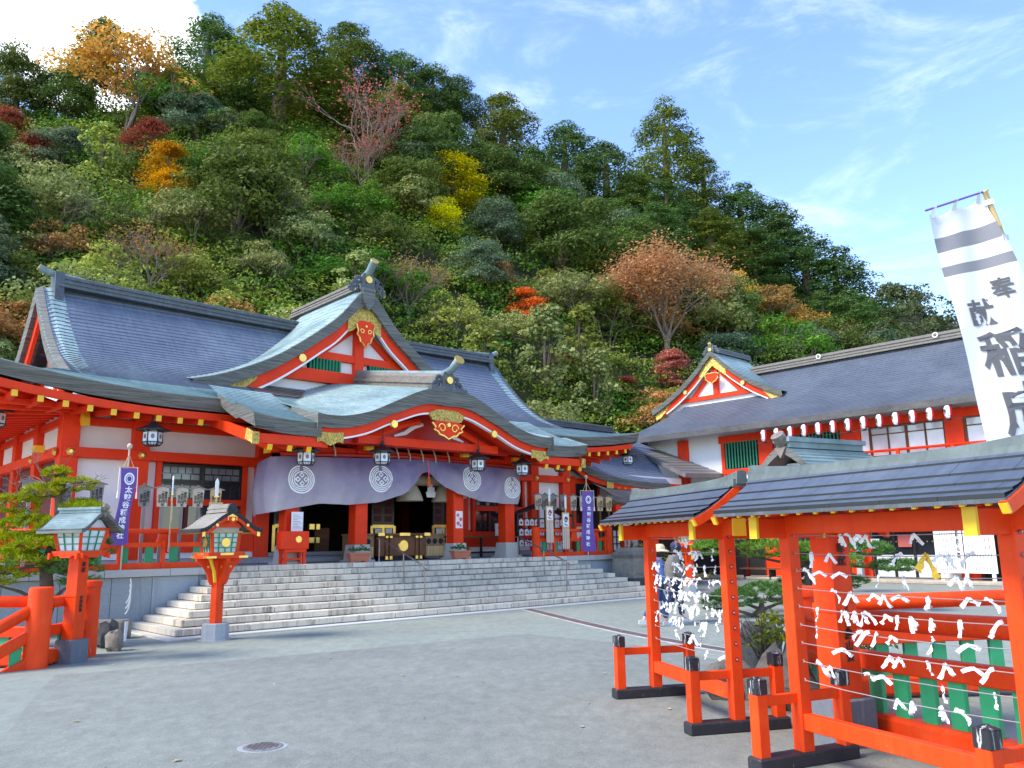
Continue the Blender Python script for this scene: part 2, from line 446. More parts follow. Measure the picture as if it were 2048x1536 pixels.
# curtain: violet dye bleached by the sun and rain in broad cloudy areas, more so low down where it flaps
m, N, L, bs = newmat('curtain')
t = N.new('ShaderNodeTexCoord'); sp = N.new('ShaderNodeSeparateXYZ'); L.new(t.outputs['Generated'], sp.inputs[0])
n = noise(N, L, .9, 5, .6)
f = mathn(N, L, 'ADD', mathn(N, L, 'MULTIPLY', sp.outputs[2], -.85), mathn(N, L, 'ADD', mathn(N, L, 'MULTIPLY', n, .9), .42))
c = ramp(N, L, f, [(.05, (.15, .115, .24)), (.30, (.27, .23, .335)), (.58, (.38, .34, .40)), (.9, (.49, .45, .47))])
L.new(c, bs.inputs['Base Color']); bs.inputs['Roughness'].default_value = .9; bs.inputs['Specular IOR Level'].default_value = .15
bump(N, L, bs, mathn(N, L, 'ADD', mathn(N, L, 'MULTIPLY', noise(N, L, 60, 2, .5), .2), noise(N, L, 2.2, 4, .6, 'Object', (1, 1, .7), 1.5)), .5, .06)

def foliage(name, dark, mid, light, rough=.6, trans=.38, var=.25, gain=1.75):
    dark, mid, light = [tuple(min(.85, q * gain) for q in t_) for t_ in (dark, mid, light)]
    m, N, L, bs = newmat(name)
    oi = N.new('ShaderNodeObjectInfo')
    geo = N.new('ShaderNodeNewGeometry')
    n = noise(N, L, .55, 3, .6, 'Object')
    r1 = mathn(N, L, 'MULTIPLY', geo.outputs['Random Per Island'], .55)
    f = mathn(N, L, 'ADD', mathn(N, L, 'MULTIPLY', n, .75), mathn(N, L, 'SUBTRACT', r1, .15))
    c = ramp(N, L, f, [(.18, dark), (.5, mid), (.85, light)])
    hv = N.new('ShaderNodeHueSaturation'); L.new(c, hv.inputs['Color']); hv.inputs['Saturation'].default_value = 1.14
    mr = N.new('ShaderNodeMapRange'); mr.inputs[3].default_value = 1 - var; mr.inputs[4].default_value = 1 + var
    L.new(oi.outputs['Random'], mr.inputs[0]); L.new(mr.outputs[0], hv.inputs['Value'])
    mh = N.new('ShaderNodeMapRange'); mh.inputs[3].default_value = .488; mh.inputs[4].default_value = .512
    rr = mathn(N, L, 'FRACT', mathn(N, L, 'MULTIPLY', oi.outputs['Random'], 7.31))
    L.new(rr, mh.inputs[0]); L.new(mh.outputs[0], hv.inputs['Hue'])
    L.new(hv.outputs[0], bs.inputs['Base Color'])
    bs.inputs['Roughness'].default_value = rough; bs.inputs['Specular IOR Level'].default_value = .25
    if trans:
        tr = N.new('ShaderNodeBsdfTranslucent'); L.new(hv.outputs[0], tr.inputs[0])
        ms = N.new('ShaderNodeMixShader'); ms.inputs[0].default_value = trans
        L.new(bs.outputs[0], ms.inputs[1]); L.new(tr.outputs[0], ms.inputs[2])
        L.new(ms.outputs[0], N['Material Output'].inputs[0])
foliage('f_dark', (.026, .050, .014), (.054, .090, .024), (.098, .135, .036))
foliage('f_olive', (.034, .052, .012), (.076, .102, .026), (.14, .165, .045))
foliage('f_grey', (.035, .055, .030), (.075, .105, .060), (.14, .17, .10))
foliage('f_green', (.026, .064, .012), (.058, .130, .022), (.115, .20, .04))
foliage('f_cedar', (.032, .050, .012), (.070, .094, .020), (.15, .155, .034))
foliage('f_cedar_b', (.022, .048, .016), (.048, .086, .026), (.10, .135, .042))
foliage('f_pale', (.075, .095, .035), (.16, .18, .070), (.29, .30, .13))
foliage('f_lime', (.080, .100, .026), (.155, .180, .046), (.26, .275, .085))
foliage('f_yellow', (.30, .235, .010), (.50, .41, .022), (.60, .52, .06))
foliage('f_gold', (.22, .105, .012), (.38, .20, .02), (.50, .30, .05))
foliage('f_orange', (.20, .11, .035), (.33, .19, .062), (.43, .28, .11))
foliage('f_salmon', (.17, .090, .045), (.27, .155, .085), (.36, .235, .14))
foliage('f_red', (.11, .026, .022), (.19, .055, .042), (.28, .10, .075))
foliage('f_redorange', (.24, .06, .025), (.38, .115, .05), (.46, .20, .09))
foliage('f_pink', (.22, .06, .055), (.35, .13, .11), (.43, .22, .18))
foliage('f_brown', (.13, .075, .03), (.24, .14, .06), (.34, .22, .10))
foliage('f_pine', (.035, .075, .018), (.085, .15, .030), (.20, .26, .06), .5, .15, .12)
foliage('f_pine_lime', (.085, .115, .012), (.18, .21, .022), (.32, .32, .045), .5, .3, .08)
foliage('f_pine_dark', (.022, .055, .018), (.05, .10, .03), (.10, .16, .05), .5, .12, .1)
foliage('f_shrub', (.05, .08, .015), (.12, .15, .03), (.24, .24, .06))

# ------------------------------------------------------------------ ground, hill
def ground_mat():
    m, N, L, bs = newmat('court_paving')
    n1 = noise(N, L, .22, 7, .6, 'Object', (1, 1, 1), .8)
    n2 = noise(N, L, 3.6, 10, .78, 'Object', (1.5, .8, 1), .25)
    n3 = noise(N, L, 55, 3, .6)
    n4 = noise(N, L, 5.5, 7, .72, 'Object', (2.4, .8, 1), 1.2)
    c = ramp(N, L, n2, [(.30, (.180, .204, .176)), (.52, (.235, .262, .226)), (.74, (.290, .318, .272))])
    c = mixc(N, L, .45, c, ramp(N, L, n1, [(.35, (.42, .42, .42)), (.65, (.60, .60, .58))]), 'OVERLAY')
    c = mixc(N, L, .30, c, ramp(N, L, n3, [(.3, (.3, .3, .3)), (.7, (.72, .72, .72))]), 'OVERLAY')
    f = N.new('ShaderNodeMapRange'); f.inputs[1].default_value = .66; f.inputs[2].default_value = .72; L.new(n4, f.inputs[0])
    c = mixc(N, L, mathn(N, L, 'MULTIPLY', f.outputs[0], .35), c, (.16, .165, .16))
    L.new(c, bs.inputs['Base Color']); bs.inputs['Roughness'].default_value = .82; bs.inputs['Specular IOR Level'].default_value = .3
    bump(N, L, bs, mathn(N, L, 'ADD', n3, mathn(N, L, 'MULTIPLY', n4, .5)), .25, .012)
    m, N, L, bs = newmat('asphalt')
    n2 = noise(N, L, 3.4, 10, .78, 'Object', (1.5, .9, 1), .25)
    n3 = noise(N, L, 90, 3, .6)
    n5 = noise(N, L, .33, 4, .5)
    n4 = noise(N, L, 3.2, 9, .75, 'Object', (2.6, .9, 1), 1.6)
    n6 = noise(N, L, 1.9, 5, .6, 'Object', (1.8, 1, 1), .6)
    c = ramp(N, L, n2, [(.28, (.150, .160, .140)), (.52, (.205, .218, .192)), (.74, (.268, .282, .248))])
    c = mixc(N, L, .55, c, ramp(N, L, n5, [(.3, (.40, .40, .41)), (.7, (.60, .61, .59))]), 'OVERLAY')
    c = mixc(N, L, .65, c, ramp(N, L, n3, [(.3, (.28, .28, .28)), (.7, (.74, .74, .74))]), 'OVERLAY')
    f = N.new('ShaderNodeMapRange'); f.inputs[1].default_value = .655; f.inputs[2].default_value = .675; L.new(n4, f.inputs[0])
    c = mixc(N, L, mathn(N, L, 'MULTIPLY', f.outputs[0], .75), c, (.06, .06, .062))
    g = N.new('ShaderNodeMapRange'); g.inputs[1].default_value = .70; g.inputs[2].default_value = .73; L.new(n6, g.inputs[0])
    c = mixc(N, L, mathn(N, L, 'MULTIPLY', g.outputs[0], .7), c, (.44, .46, .44))
    L.new(c, bs.inputs['Base Color']); bs.inputs['Roughness'].default_value = .8; bs.inputs['Specular IOR Level'].default_value = .3
    hh = mathn(N, L, 'SUBTRACT', mathn(N, L, 'ADD', mathn(N, L, 'MULTIPLY', n3, .8), mathn(N, L, 'MULTIPLY', n2, .2)), mathn(N, L, 'MULTIPLY', f.outputs[0], .8))
    bump(N, L, bs, hh, .45, .015)
ground_mat()
simple('leaf_litter', (.42, .30, .14), .8, .5, 3)
def flat(name, poly, z, mat, label=None, kind='structure', parent=None):
    b = MB(); b.add([(x, y, z) for x, y in poly], [tuple(range(len(poly)))])
    o = b.build(name, mat, parent)
    if kind: o['kind'] = kind
    if label: o['label'] = label
    return o
flat('ground', [(-400, -60), (400, -60), (400, 600), (-400, 600)], 0, 'court_paving', 'pale grey-green paved shrine court')
# darker, rougher asphalt field in the foreground (its seam runs across the court)
def frag(a, b_, n, amp):
    out = []
    for i in range(n):
        t_ = i / n
        out.append((a[0] + (b_[0] - a[0]) * t_ + random.uniform(-amp, amp), a[1] + (b_[1] - a[1]) * t_ + random.uniform(-amp, amp)))
    return out
PA = [(-6.25, 11.6), (-2.9, 13.7), (0.2, 15.9), (1.9, 14.1), (4.6, 9.0), (4.6, -8), (-3.3, -8), (-4.2, 6.6)]
poly = []
for i in range(len(PA)): poly += frag(PA[i], PA[(i + 1) % len(PA)], 8, .03)
flat('asphalt_field', poly, .004, 'asphalt', 'darker grey weathered asphalt field in the foreground')

b = MB(); lf = random.Random(8)
for k in range(40):           # a few fallen leaves
    x, y, a, s_ = lf.uniform(-6.5, 3), lf.uniform(5, 17), lf.uniform(0, 6.28), lf.uniform(.012, .028)
    b.add([(x + s_ * math.cos(a + q * PI / 2) * (1 if q % 2 else 1.6), y + s_ * math.sin(a + q * PI / 2) * (1 if q % 2 else 1.6), .012 + .006 * lf.random() + .006 * (q % 2)) for q in range(4)], [(0, 1, 2, 3)])
tag(b.build('fallen_leaves', 'leaf_litter'), 'a few small dry leaves scattered over the court paving', 'leaves', None, 'stuff')
HA = [-60, -41.7, -34.6, -29.1, -25.4, -21.8, -17.3, -12.1, -8.3, -3.7, -0.2, 3.2, 6.9, 11.7, 15.5, 19.4, 22.1, 24.7, 26.5, 30, 60]
HE = [20, 24.5, 28.2, 30.2, 31.2, 32.0, 32.6, 32.6, 31.8, 30.6, 29.2, 27.4, 25.8, 24.6, 23.0, 20.2, 17.8, 14.8, 10, 4, 2]
def hill_rb(az): return np.interp(az, [-60, -40, -20, 0, 25, 60], [33, 37, 43, 50, 64, 72])
def hill_z(x, y):
    az = np.degrees(np.arctan2(x, y)); r_ = np.hypot(x, y)
    rb = hill_rb(az); rt = rb + 58
    zt = rt * np.tan(np.radians(np.interp(az, HA, HE))) + 1.7 - 8.0
    t_ = (r_ - rb) / 58
    up = zt * np.clip(t_, 0, 1) ** .92
    return np.where(t_ <= 1, up - .02, np.maximum(zt - (r_ - rt) * .35, -1)) + np.where(t_ < 0, -.6, 0)
def polar_sheet(name, azs, rs, zf, mat, label):
    A, Rr = np.meshgrid(np.radians(azs), rs)
    X = Rr * np.sin(A); Y = Rr * np.cos(A); Z = zf(X, Y)
    na = len(azs); nr = len(rs)
    b = MB(); b.v = list(zip(X.ravel().tolist(), Y.ravel().tolist(), Z.ravel().tolist()))
    b.f = [(i * na + j, i * na + j + 1, (i + 1) * na + j + 1, (i + 1) * na + j) for i in range(nr - 1) for j in range(na - 1)]
    b.m = [0] * len(b.f)
    o = b.build(name, mat, smooth=True); o['kind'] = 'structure'; o['label'] = label
simple('forest_floor', (.030, .034, .014), .95, .5, .4, dirt=(.06, .05, .025), bmp=.5)
foliage('f_far', (.030, .045, .020), (.065, .085, .035), (.12, .13, .055))
polar_sheet('hillside', np.linspace(-56, 45, 90), np.linspace(31, 190, 60), hill_z, 'forest_floor', 'steep wooded hillside rising behind the shrine')
FA = [10, 20, 23.3, 24.9, 26.4, 28.3, 29.4, 33.3, 39.2, 60]; FE = [14, 15.2, 15.6, 16.2, 16.2, 15.2, 14.6, 13.4, 11.4, 6]
def far_z(x, y):
    az = np.degrees(np.arctan2(x, y)); r_ = np.hypot(x, y)
    zt = 235 * np.tan(np.radians(np.interp(az, FA, FE))) - 5
    t_ = np.clip((r_ - 110) / 125, 0, 1)
    return np.where(r_ < 235, zt * t_ ** 1.1, zt - (r_ - 235) * .3) - .5
polar_sheet('far_hill', np.linspace(12, 58, 40), np.linspace(110, 330, 40), far_z, 'forest_floor', 'lower wooded hill farther away on the right')

# ------------------------------------------------------------------ stone platform and stairs
PZ = 1.235; PL = .03; RISE = (PZ - PL) / 9
st = court('stone_staircase', 'broad pale granite staircase of nine steps leading up to the main hall', 'stairs', 7.4, 1.2)
SO = (7.4, 1.2, 0)
b = MB(SO); b.box(-.27, 15.15, -.22, 2.6, -.05, PL, 0, .01); b.build('plinth', 'stone_cap', st)
for i in range(9):
    ul = -.03 + .235 * i; ur = 14.9 - .235 * i; vf = .1 + .3 * i; z0 = PL + RISE * i; z1 = z0 + RISE
    if i == 8: ul, ur = 1.80, 13.05
    # front row of blocks, staggered joints
    x = ul; first = True
    while x < ur - .02:
        w = random.uniform(.95, 1.45)
        if first: w = random.uniform(.45, 1.2); first = False
        x1 = min(ur, x + w)
        if ur - x1 < .35: x1 = ur
        b = MB(SO); dz = random.uniform(-.003, .003)
        b.box(x + .006, x1 - .006, vf + random.uniform(-.006, .006), vf + .42, z0 + .012, z1 + dz, 0, .008)
        b.build('step_block', 'stone_step', st)
        x = x1
    # side blocks returning to the platform wall on both ends
    for side in (0, 1):
        if i == 8: continue
        y = vf + .42
        while y < 2.55:
            y1 = min(2.56, y + random.uniform(.38, .6))
            if 2.56 - y1 < .2: y1 = 2.56
            b = MB(SO)
            if side == 0: b.box(ul, ul + .36, y + .005, y1 - .005, z0 + .010, z1 + random.uniform(-.003, .003), 0, .007)
            else: b.box(ur - .36, ur, y + .003, y1 - .003, z0 + .002, z1, 0, .007)
            b.build('step_block', 'stone_side', st)
            y = y1
    if i < 8:
        b = MB(SO); b.box(ul + .3, ur - .3, vf + .40, 2.60, max(z0 - .02, PL), z1 - .006); b.build('step_fill', 'stone_cap', st)
# platform
pf = court('stone_platform', 'grey granite terrace wall carrying the main hall', 'platform', 7.6, 8)
PO = (7.6, 8, 0)
b = MB(PO); b.box(-3.3, 17.6, 2.72, 17, -.1, PZ - .16); b.build('core', 'stone_wall', pf)
b = MB(PO); b.box(-3.35, 17.65, 2.86, 17, PZ - .16, PZ - .006); b.build('paving', 'stone_grey', pf)
def slabs(u0, u1, v, z0, z1, w, mat, name, dv=.1):
    x = u0
    while x < u1 - .01:
        x1 = min(u1, x + w * random.uniform(.85, 1.15))
        if u1 - x1 < w * .35: x1 = u1
        b_ = MB(PO); b_.box(x + .004, x1 - .004, v + random.uniform(-.003, .003), v + dv, z0, z1, 0, .006)
        b_.build(name, mat, pf); x = x1
slabs(-3.3, 2.2, 2.60, 0, PZ - .165, .95, 'stone_wall', 'wall_slab')
slabs(12.9, 17.5, 2.60, 0, PZ - .165, .7, 'stone_wall', 'wall_slab')
slabs(-3.38, 1.8, 2.50, PZ - .155, PZ, 1.5, 'stone_cap', 'coping_stone', .45)
slabs(13.05, 17.6, 2.50, PZ - .155, PZ, 1.2, 'stone_cap', 'coping_stone', .45)
b = MB(PO); b.box(1.8, 13.05, 2.92, 3.0, PZ - .16, PZ - .004); b.build('paving_edge', 'stone_cap', pf)
for k in range(12):      # side wall on the left
    b = MB(PO); b.box(-3.42, -3.31, 2.62 + k * 1.15, 2.62 + k * 1.15 + 1.14, 0, PZ - .165, 0, .006); b.build('wall_slab', 'stone_wall', pf)
    b = MB(PO); b.box(-3.5, -3.05, 2.97 + k * 1.15, 2.97 + k * 1.15 + 1.145, PZ - .155, PZ, 0, .006); b.build('coping_stone', 'stone_cap', pf)

# ------------------------------------------------------------------ main hall
C0 = 7.6
hall = court('main_hall', 'vermilion main shrine hall with grey-blue copper roof, big front gable and curved porch roof', 'shrine hall', C0, 5.5)
HO = (C0, 5.5, 0)
def hp(name, mats, fn, label=None, smooth=False, auto=None, parent=None):
    b_ = MB(HO); fn(b_); return b_.build(name, mats, parent or hall, label, smooth, auto)
def hbox(name, mat, x0, x1, y0, y1, z0, z1, parent=None, ch=0.0):
    b_ = MB(HO); b_.box(x0, x1, y0, y1, z0, z1, 0, ch); return b_.build(name, mat, parent or hall)
def catmull(pts, n):
    P = np.array(pts, float); out = []
    P = np.vstack([2 * P[0] - P[1], P, 2 * P[-1] - P[-2]])
    for i in range(1, len(P) - 2):
        for k in range(n):
            t_ = k / n
            out.append(.5 * ((2 * P[i]) + (-P[i - 1] + P[i + 1]) * t_ + (2 * P[i - 1] - 5 * P[i] + 4 * P[i + 1] - P[i + 2]) * t_ ** 2 + (-P[i - 1] + 3 * P[i] - 3 * P[i + 1] + P[i + 2]) * t_ ** 3))
    out.append(P[-2]); return np.array(out)
prof = catmull([(3.6, 5.27), (5.0, 5.70), (6.6, 6.42), (7.8, 7.28), (8.7, 8.16), (9.45, 9.0)], 12)
def zmain(v): return float(np.interp(v, prof[:, 0], prof[:, 1]))
UL, UR = -3.1, 18.3                      # eave corners
VL, VR = -.90, 16.10                    # verges of the upper gabled part
EV, RV = 3.6, 9.45
def lift(u, v):
    a = max(0, abs(u - C0) - 6.2) / 4.5
    return .42 * a * a * max(0, 1 - (v - EV) / 3.2) ** 1.5
# front slope, lapped copper courses
ncourse = 46
vs_ = [EV + (RV - EV) * (k / ncourse) for k in range(ncourse + 1)]
def bounds(v):
    if v < 5.45: return UL + (v - EV), UR - (v - EV)
    fl = max(0, 1 - (v - 5.45) / 2.5)
    return VL - .0 * fl, VR + .0 * fl
def slope_courses(b_, vlist, bnd, zf, nu, step=.018, matf=lambda k: 0, swap=None):
    for k in range(len(vlist) - 1):
        va, vb = vlist[k], vlist[k + 1]
        a0, a1 = bnd(va); c0, c1 = bnd(vb)
        lo = []; lp = []; up = []
        for j in range(nu + 1):
            t_ = j / nu
            ua = a0 + (a1 - a0) * t_; ub = c0 + (c1 - c0) * t_
            P0 = (ua, va, zf(ua, va)); P1 = (ua, va - .006, zf(ua, va) + step); P2 = (ub, vb, zf(ub, vb))
            if swap: P0, P1, P2 = swap(P0), swap(P1), swap(P2)
            lo.append(P0); lp.append(P1); up.append(P2)
        b_.strip(lp, lo, matf(k)); b_.strip(up, lp, matf(k))
zfront = lambda u, v: zmain(v) + lift(u, v)
def fr(b_):
    slope_courses(b_, vs_, bounds, zfront, 44, .02, lambda k: 1 if k < 13 else 0)
hp('roof', ['roof_slate', 'roof_patina'], fr)
# rear slope and side skirts
def rear(b_):
    slope_courses(b_, vs_[::3], bounds, zfront, 16, .02, lambda k: 0, lambda p: (p[0], 2 * RV - p[1], p[2]))
hp('rear_roof', 'roof_slate', rear)
def skirts(b_):
    n = 12
    for sgn in (-1, 1):
        vl = [i / n for i in range(n + 1)]
        def pt(s_, t_):
            d_ = s_ * 1.85
            u_ = (UL + d_) if sgn < 0 else (UR - d_)
            va, vb = EV + d_, 2 * RV - EV - d_
            v_ = va + (vb - va) * t_
            zz = zmain(EV + d_) + .42 * max(0, (abs(t_ - .5) * 2 - .45) / .55) ** 2 * (1 - s_) ** 1.5
            return (u_, v_, zz)
        for i in range(n):
            lo = [pt(vl[i], j / 24) for j in range(25)]; up = [pt(vl[i + 1], j / 24) for j in range(25)]
            lp = [(p[0], p[1], p[2] + .02) for p in lo]
            if sgn < 0: b_.strip(lp[::-1], lo[::-1]); b_.strip(up[::-1], lp[::-1])
            else: b_.strip(lp, lo); b_.strip(up, lp)
hp('side_roof', 'roof_brown', skirts)
# thick eave edge and soffit
def eave_edge(b_):
    n = 60
    for rearside in (0, 1):
        top = []; bot = []; inn = []
        for j in range(n + 1):
            u_ = UL + (UR - UL) * j / n; z_ = zfront(u_, EV)
            k_ = 1.2 / 21 * 0
            top.append((u_, EV, z_ + .004)); bot.append((u_ + (C0 - u_) * .008, EV + .10, z_ - .31)); inn.append((u_ + (C0 - u_) * .09, EV + 1.0, z_ - .26))
        if rearside:
            top, bot, inn = [[(p[0], 2 * RV - p[1], p[2]) for p in q][::-1] for q in (top, bot, inn)]
        b_.strip(top, bot); b_.strip(bot, inn)
    for sgn in (-1, 1):
        top = []; bot = []; inn = []
        ue = UL if sgn < 0 else UR
        for j in range(31):
            t_ = j / 30; v_ = EV + (2 * RV - 2 * EV) * t_
            z_ = 5.27 + .42 * max(0, (abs(t_ - .5) * 2 - .45) / .55) ** 2
            top.append((ue, v_, z_ + .004)); bot.append((ue - sgn * .1, v_ + (RV - v_) * .012, z_ - .36)); inn.append((ue - sgn * 1.0, v_ + (RV - v_) * .14, z_ - .30))
        if sgn < 0: top, bot, inn = top[::-1], bot[::-1], inn[::-1]
        b_.strip(top, bot); b_.strip(bot, inn)
hp('eave_edge', 'roof_edge', eave_edge)
def soffit(b_):
    n = 40
    a = []; c = []
    for j in range(n + 1):
        u_ = UL + .25 + (UR - UL - .5) * j / n; z_ = zfront(u_, EV) - .41
        a.append((u_, EV + .22, z_)); c.append((C0 + (u_ - C0) * .80, 5.5, 5.02 + (z_ - 4.86) * .2))
    b_.strip(c, a)
    for sgn in (-1, 1):
        a = []; c = []
        for j in range(31):
            t_ = j / 30; v_ = EV + .25 + (2 * RV - 2 * EV - .5) * t_
            z_ = 4.86 + .42 * max(0, (abs(t_ - .5) * 2 - .45) / .55) ** 2
            ue = (UL + .22) if sgn < 0 else (UR - .22)
            a.append((ue, v_, z_)); c.append(((-.9 if sgn < 0 else 16.1), RV + (v_ - RV) * .69, 5.02))
        b_.strip(c, a) if sgn > 0 else b_.strip(a, c)
hp('soffit', 'red', soffit)
def fascia(b_):
    n = 40
    for j in range(n):
        ua = UL + .3 + (UR - UL - .6) * j / n; ub = UL + .3 + (UR - UL - .6) * (j + 1) / n
        b_.bar((ua, EV + .20, zfront(ua, EV) - .44), (ub, EV + .20, zfront(ub, EV) - .44), .12, .17)
    for sgn, ue in ((-1, UL + .2), (1, UR - .2)):
        for j in range(20):
            def pz(t_): return 5.27 + .42 * max(0, (abs(t_ - .5) * 2 - .45) / .55) ** 2 - .44
            va = EV + .3 + 11.1 * j / 20; vb = EV + .3 + 11.1 * (j + 1) / 20
            b_.bar((ue, va, pz(j / 20)), (ue, vb, pz((j + 1) / 20)), .12, .17)
hp('fascia', 'red', fascia)
# rafters with yellow painted ends
rb_ = MB(); rb_.box(-.055, .055, .02, 2.0, -.065, .065, 0); rb_.box(-.06, .06, 0, .02, -.07, .07, 1)
RAFT = rb_.mesh('rafter', ['red', 'yellow'])
k = 0
u_ = UL + .75
while u_ < UR - .6:
    if not (1.9 < u_ < 13.4):
        z_ = zfront(u_, EV) - .60
        sl_ = math.atan2(5.0 - .1 - z_, 1.75)
        obj('rafter', RAFT, hall, (u_ - HO[0], EV + .16 - HO[1], z_), (sl_, 0, 0))
    u_ += .5
v_ = EV + .9
while v_ < 14.5:
    t_ = (v_ - EV) / (2 * RV - 2 * EV); z_ = 5.27 + .42 * max(0, (abs(t_ - .5) * 2 - .45) / .55) ** 2 - .60
    obj('rafter', RAFT, hall, (UL + .16 - HO[0], v_ - HO[1], z_), (math.atan2(4.9 - z_, 1.95), 0, -PI / 2))
    obj('rafter', RAFT, hall, (UR - .16 - HO[0], v_ - HO[1], z_), (math.atan2(4.9 - z_, 1.95), 0, PI / 2))
    v_ += .5
# hip beams at the corners
for s_, ue in ((-1, UL), (1, UR)):
    hp('hip_rafter', ['red', 'yellow'], lambda b_: (b_.bar((ue + .28 * -s_, EV + .28, 5.17), (-.9 if s_ < 0 else 16.1, 5.5, 4.92), .16, .2),
                                                    b_.bar((ue + .25 * -s_, EV + .25, 5.172), (ue + .285 * -s_, EV + .285, 5.17), .165, .205, 1)))
# verge of the upper gable ends: thick rolled edge, bargeboard, gable wall
for s_, ue in ((-1, VL), (1, VR)):
    def verge(b_):
        vv_ = [5.3 + (RV - 5.3) * i / 24 for i in range(25)]
        for sd in (1, -1):
            A = []; B = []; Cc = []; D = []
            for v in vv_:
                vy = v if sd > 0 else 2 * RV - v
                z_ = zmain(v)
                A.append((ue - s_ * .02, vy, z_ + .03)); B.append((ue + s_ * .16, vy, z_ - .06)); Cc.append((ue + s_ * .13, vy, z_ - .46)); D.append((ue - s_ * .25, vy, z_ - .40))
            for a_, c_ in ((A, B), (B, Cc), (Cc, D)):
                b_.strip(a_, c_) if s_ * sd > 0 else b_.strip(a_[::-1], c_[::-1])
    hp('verge', 'roof_edge', verge)
    def rolled(b_):
        vv_ = [5.3 + (RV - 5.3) * i / 30 for i in range(31)]
        for k in range(30):
            va, vb = vv_[k], vv_[k + 1]
            for sd in (1, -1):
                ya, yb = (va, vb) if sd > 0 else (2 * RV - va, 2 * RV - vb)
                q = [(ue - s_ * .55, ya, zmain(va) + .03), (ue - s_ * .2, ya, zmain(va) + .05), (ue + s_ * .16, ya, zmain(va) - .05)]
                w = [(ue - s_ * .55, yb, zmain(vb) + .01), (ue - s_ * .2, yb, zmain(vb) + .03), (ue + s_ * .16, yb, zmain(vb) - .07)]
                b_.strip(w, q) if s_ * sd > 0 else b_.strip(w[::-1], q[::-1])
    hp('verge_roll', 'roof_patina', rolled)
    def barge(b_):
        vv_ = [5.6 + (RV - 5.6) * i / 16 for i in range(17)]
        for sd in (1, -1):
            for i in range(16):
                ya, yb = (vv_[i], vv_[i + 1]) if sd > 0 else (2 * RV - vv_[i], 2 * RV - vv_[i + 1])
                b_.bar((ue - s_ * .05, ya, zmain(vv_[i]) - .62), (ue - s_ * .05, yb, zmain(vv_[i + 1]) - .62), .1, .34)
    hp('bargeboard', 'red', barge)
    def gw(b_):
        pts = [(v, zmain(v) - .45) for v in np.linspace(5.6, RV, 14)]
        poly_ = pts + [(2 * RV - p[0], p[1]) for p in pts[::-1][1:]]
        b_.prism(poly_, 0, ue - s_ * .65, ue - s_ * .60)
    hp('gable_wall', 'plaster', gw)
    for vv_ in (7.9, RV, 11.0):
        hp('gable_post', 'red', lambda b_: b_.box(ue - s_ * .6 - .06, ue - s_ * .6 + .06, vv_ - .1, vv_ + .1, 5.9, zmain(vv_ if vv_ <= RV else 2 * RV - vv_) - .5))
    hp('gable_beam', 'red', lambda b_: b_.box(ue - s_ * .6 - .07, ue - s_ * .6 + .07, 7.3, 11.6, 6.5, 6.72))
# main ridge: stacked courses with upturned ends
def ridge(b_, a0, a1, axis, c, z0, mats_=(0, 1), sc=1.0, curve=.0):
    prof_ = [(.34, 0), (.34, .07), (.26, .07), (.26, .13), (.29, .13), (.29, .19), (.20, .19), (.20, .27), (.24, .27), (.24, .36), (.15, .40), (-.15, .40), (-.24, .36), (-.24, .27), (-.20, .27), (-.20, .19), (-.29, .19), (-.29, .13), (-.26, .13), (-.26, .07), (-.34, .07), (-.34, 0)]
    rings = []
    n = 14
    for i in range(n + 1):
        t_ = i / n; a = a0 + (a1 - a0) * t_
        dz = curve * (2 * t_ - 1) ** 2
        rings.append([((a, c + p[0] * sc, z0 + dz + p[1] * sc) if axis == 0 else (c + p[0] * sc, a, z0 + dz + p[1] * sc)) for p in prof_])
    b_.loft(rings)
hp('ridge', 'ridge_dark', lambda b_: ridge(b_, VL + .35, VR - .35, 0, RV, 8.93, sc=1.0, curve=.10))
def oni(b_, sgn, u_, v_, z_, axis, sc=1.0):
    """ornamental ridge end: shield with side scrolls and a round boss"""
    def P(a, d, z): return (a, d, z)
    pl = [(-.28, 0), (-.30, .45), (-.20, .62), (0, .70), (.20, .62), (.30, .45), (.28, 0)]
    pl = [(p[0] * sc, z_ + p[1] * sc) for p in pl]
    cc = v_ if axis == 0 else u_; aa = u_ if axis == 0 else v_
    b_.prism([(p[0] + cc, p[1]) for p in pl], axis, aa - .09 * sc, aa + .09 * sc)
    for s2 in (-1, 1):
        for (dx, dz, r_) in ((.40, .34, .15), (.56, .12, .14), (.70, -.06, .12)):
            pts = []
            for k in range(15):
                t_ = k / 14 * 2 * PI * 1.35; rr = r_ * sc * (1 - .55 * k / 14)
                q = (s2 * (dx * sc + rr * math.cos(t_)), z_ + dz * sc + rr * math.sin(t_))
                pts.append((aa, cc + q[0], q[1]) if axis == 0 else (cc + q[0], aa, q[1]))
            b_.tube(pts, .055 * sc, 6)
    return b_
for s_, ue in ((-1, VL + .38), (1, VR - .38)):
    hp('ridge_end_ornament', 'ridge_dark', lambda b_: (b_.prism([(RV - .42, 8.43), (RV - .30, 9.03), (RV - .24, 9.48), (RV + .24, 9.48), (RV + .30, 9.03), (RV + .42, 8.43), (RV + .22, 8.50), (RV, 8.78), (RV - .22, 8.50)], 0, ue - .12, ue + .12)))
    def finial(b_):
        pts = [(ue - s_ * .7, RV, 9.39), (ue + s_ * .0, RV, 9.43), (ue + s_ * .28, RV, 9.47), (ue + s_ * .50, RV, 9.57)]
        b_.tube(pts, [.08, .085, .09, .10], 10)
    hp('ridge_finial', 'lantern_patina', finial, smooth=False, auto=40)
    hp('finial_cap', 'gold', lambda b_: b_.tube([(ue + s_ * .50, RV, 9.57), (ue + s_ * .52, RV, 9.58)], .105, 12))
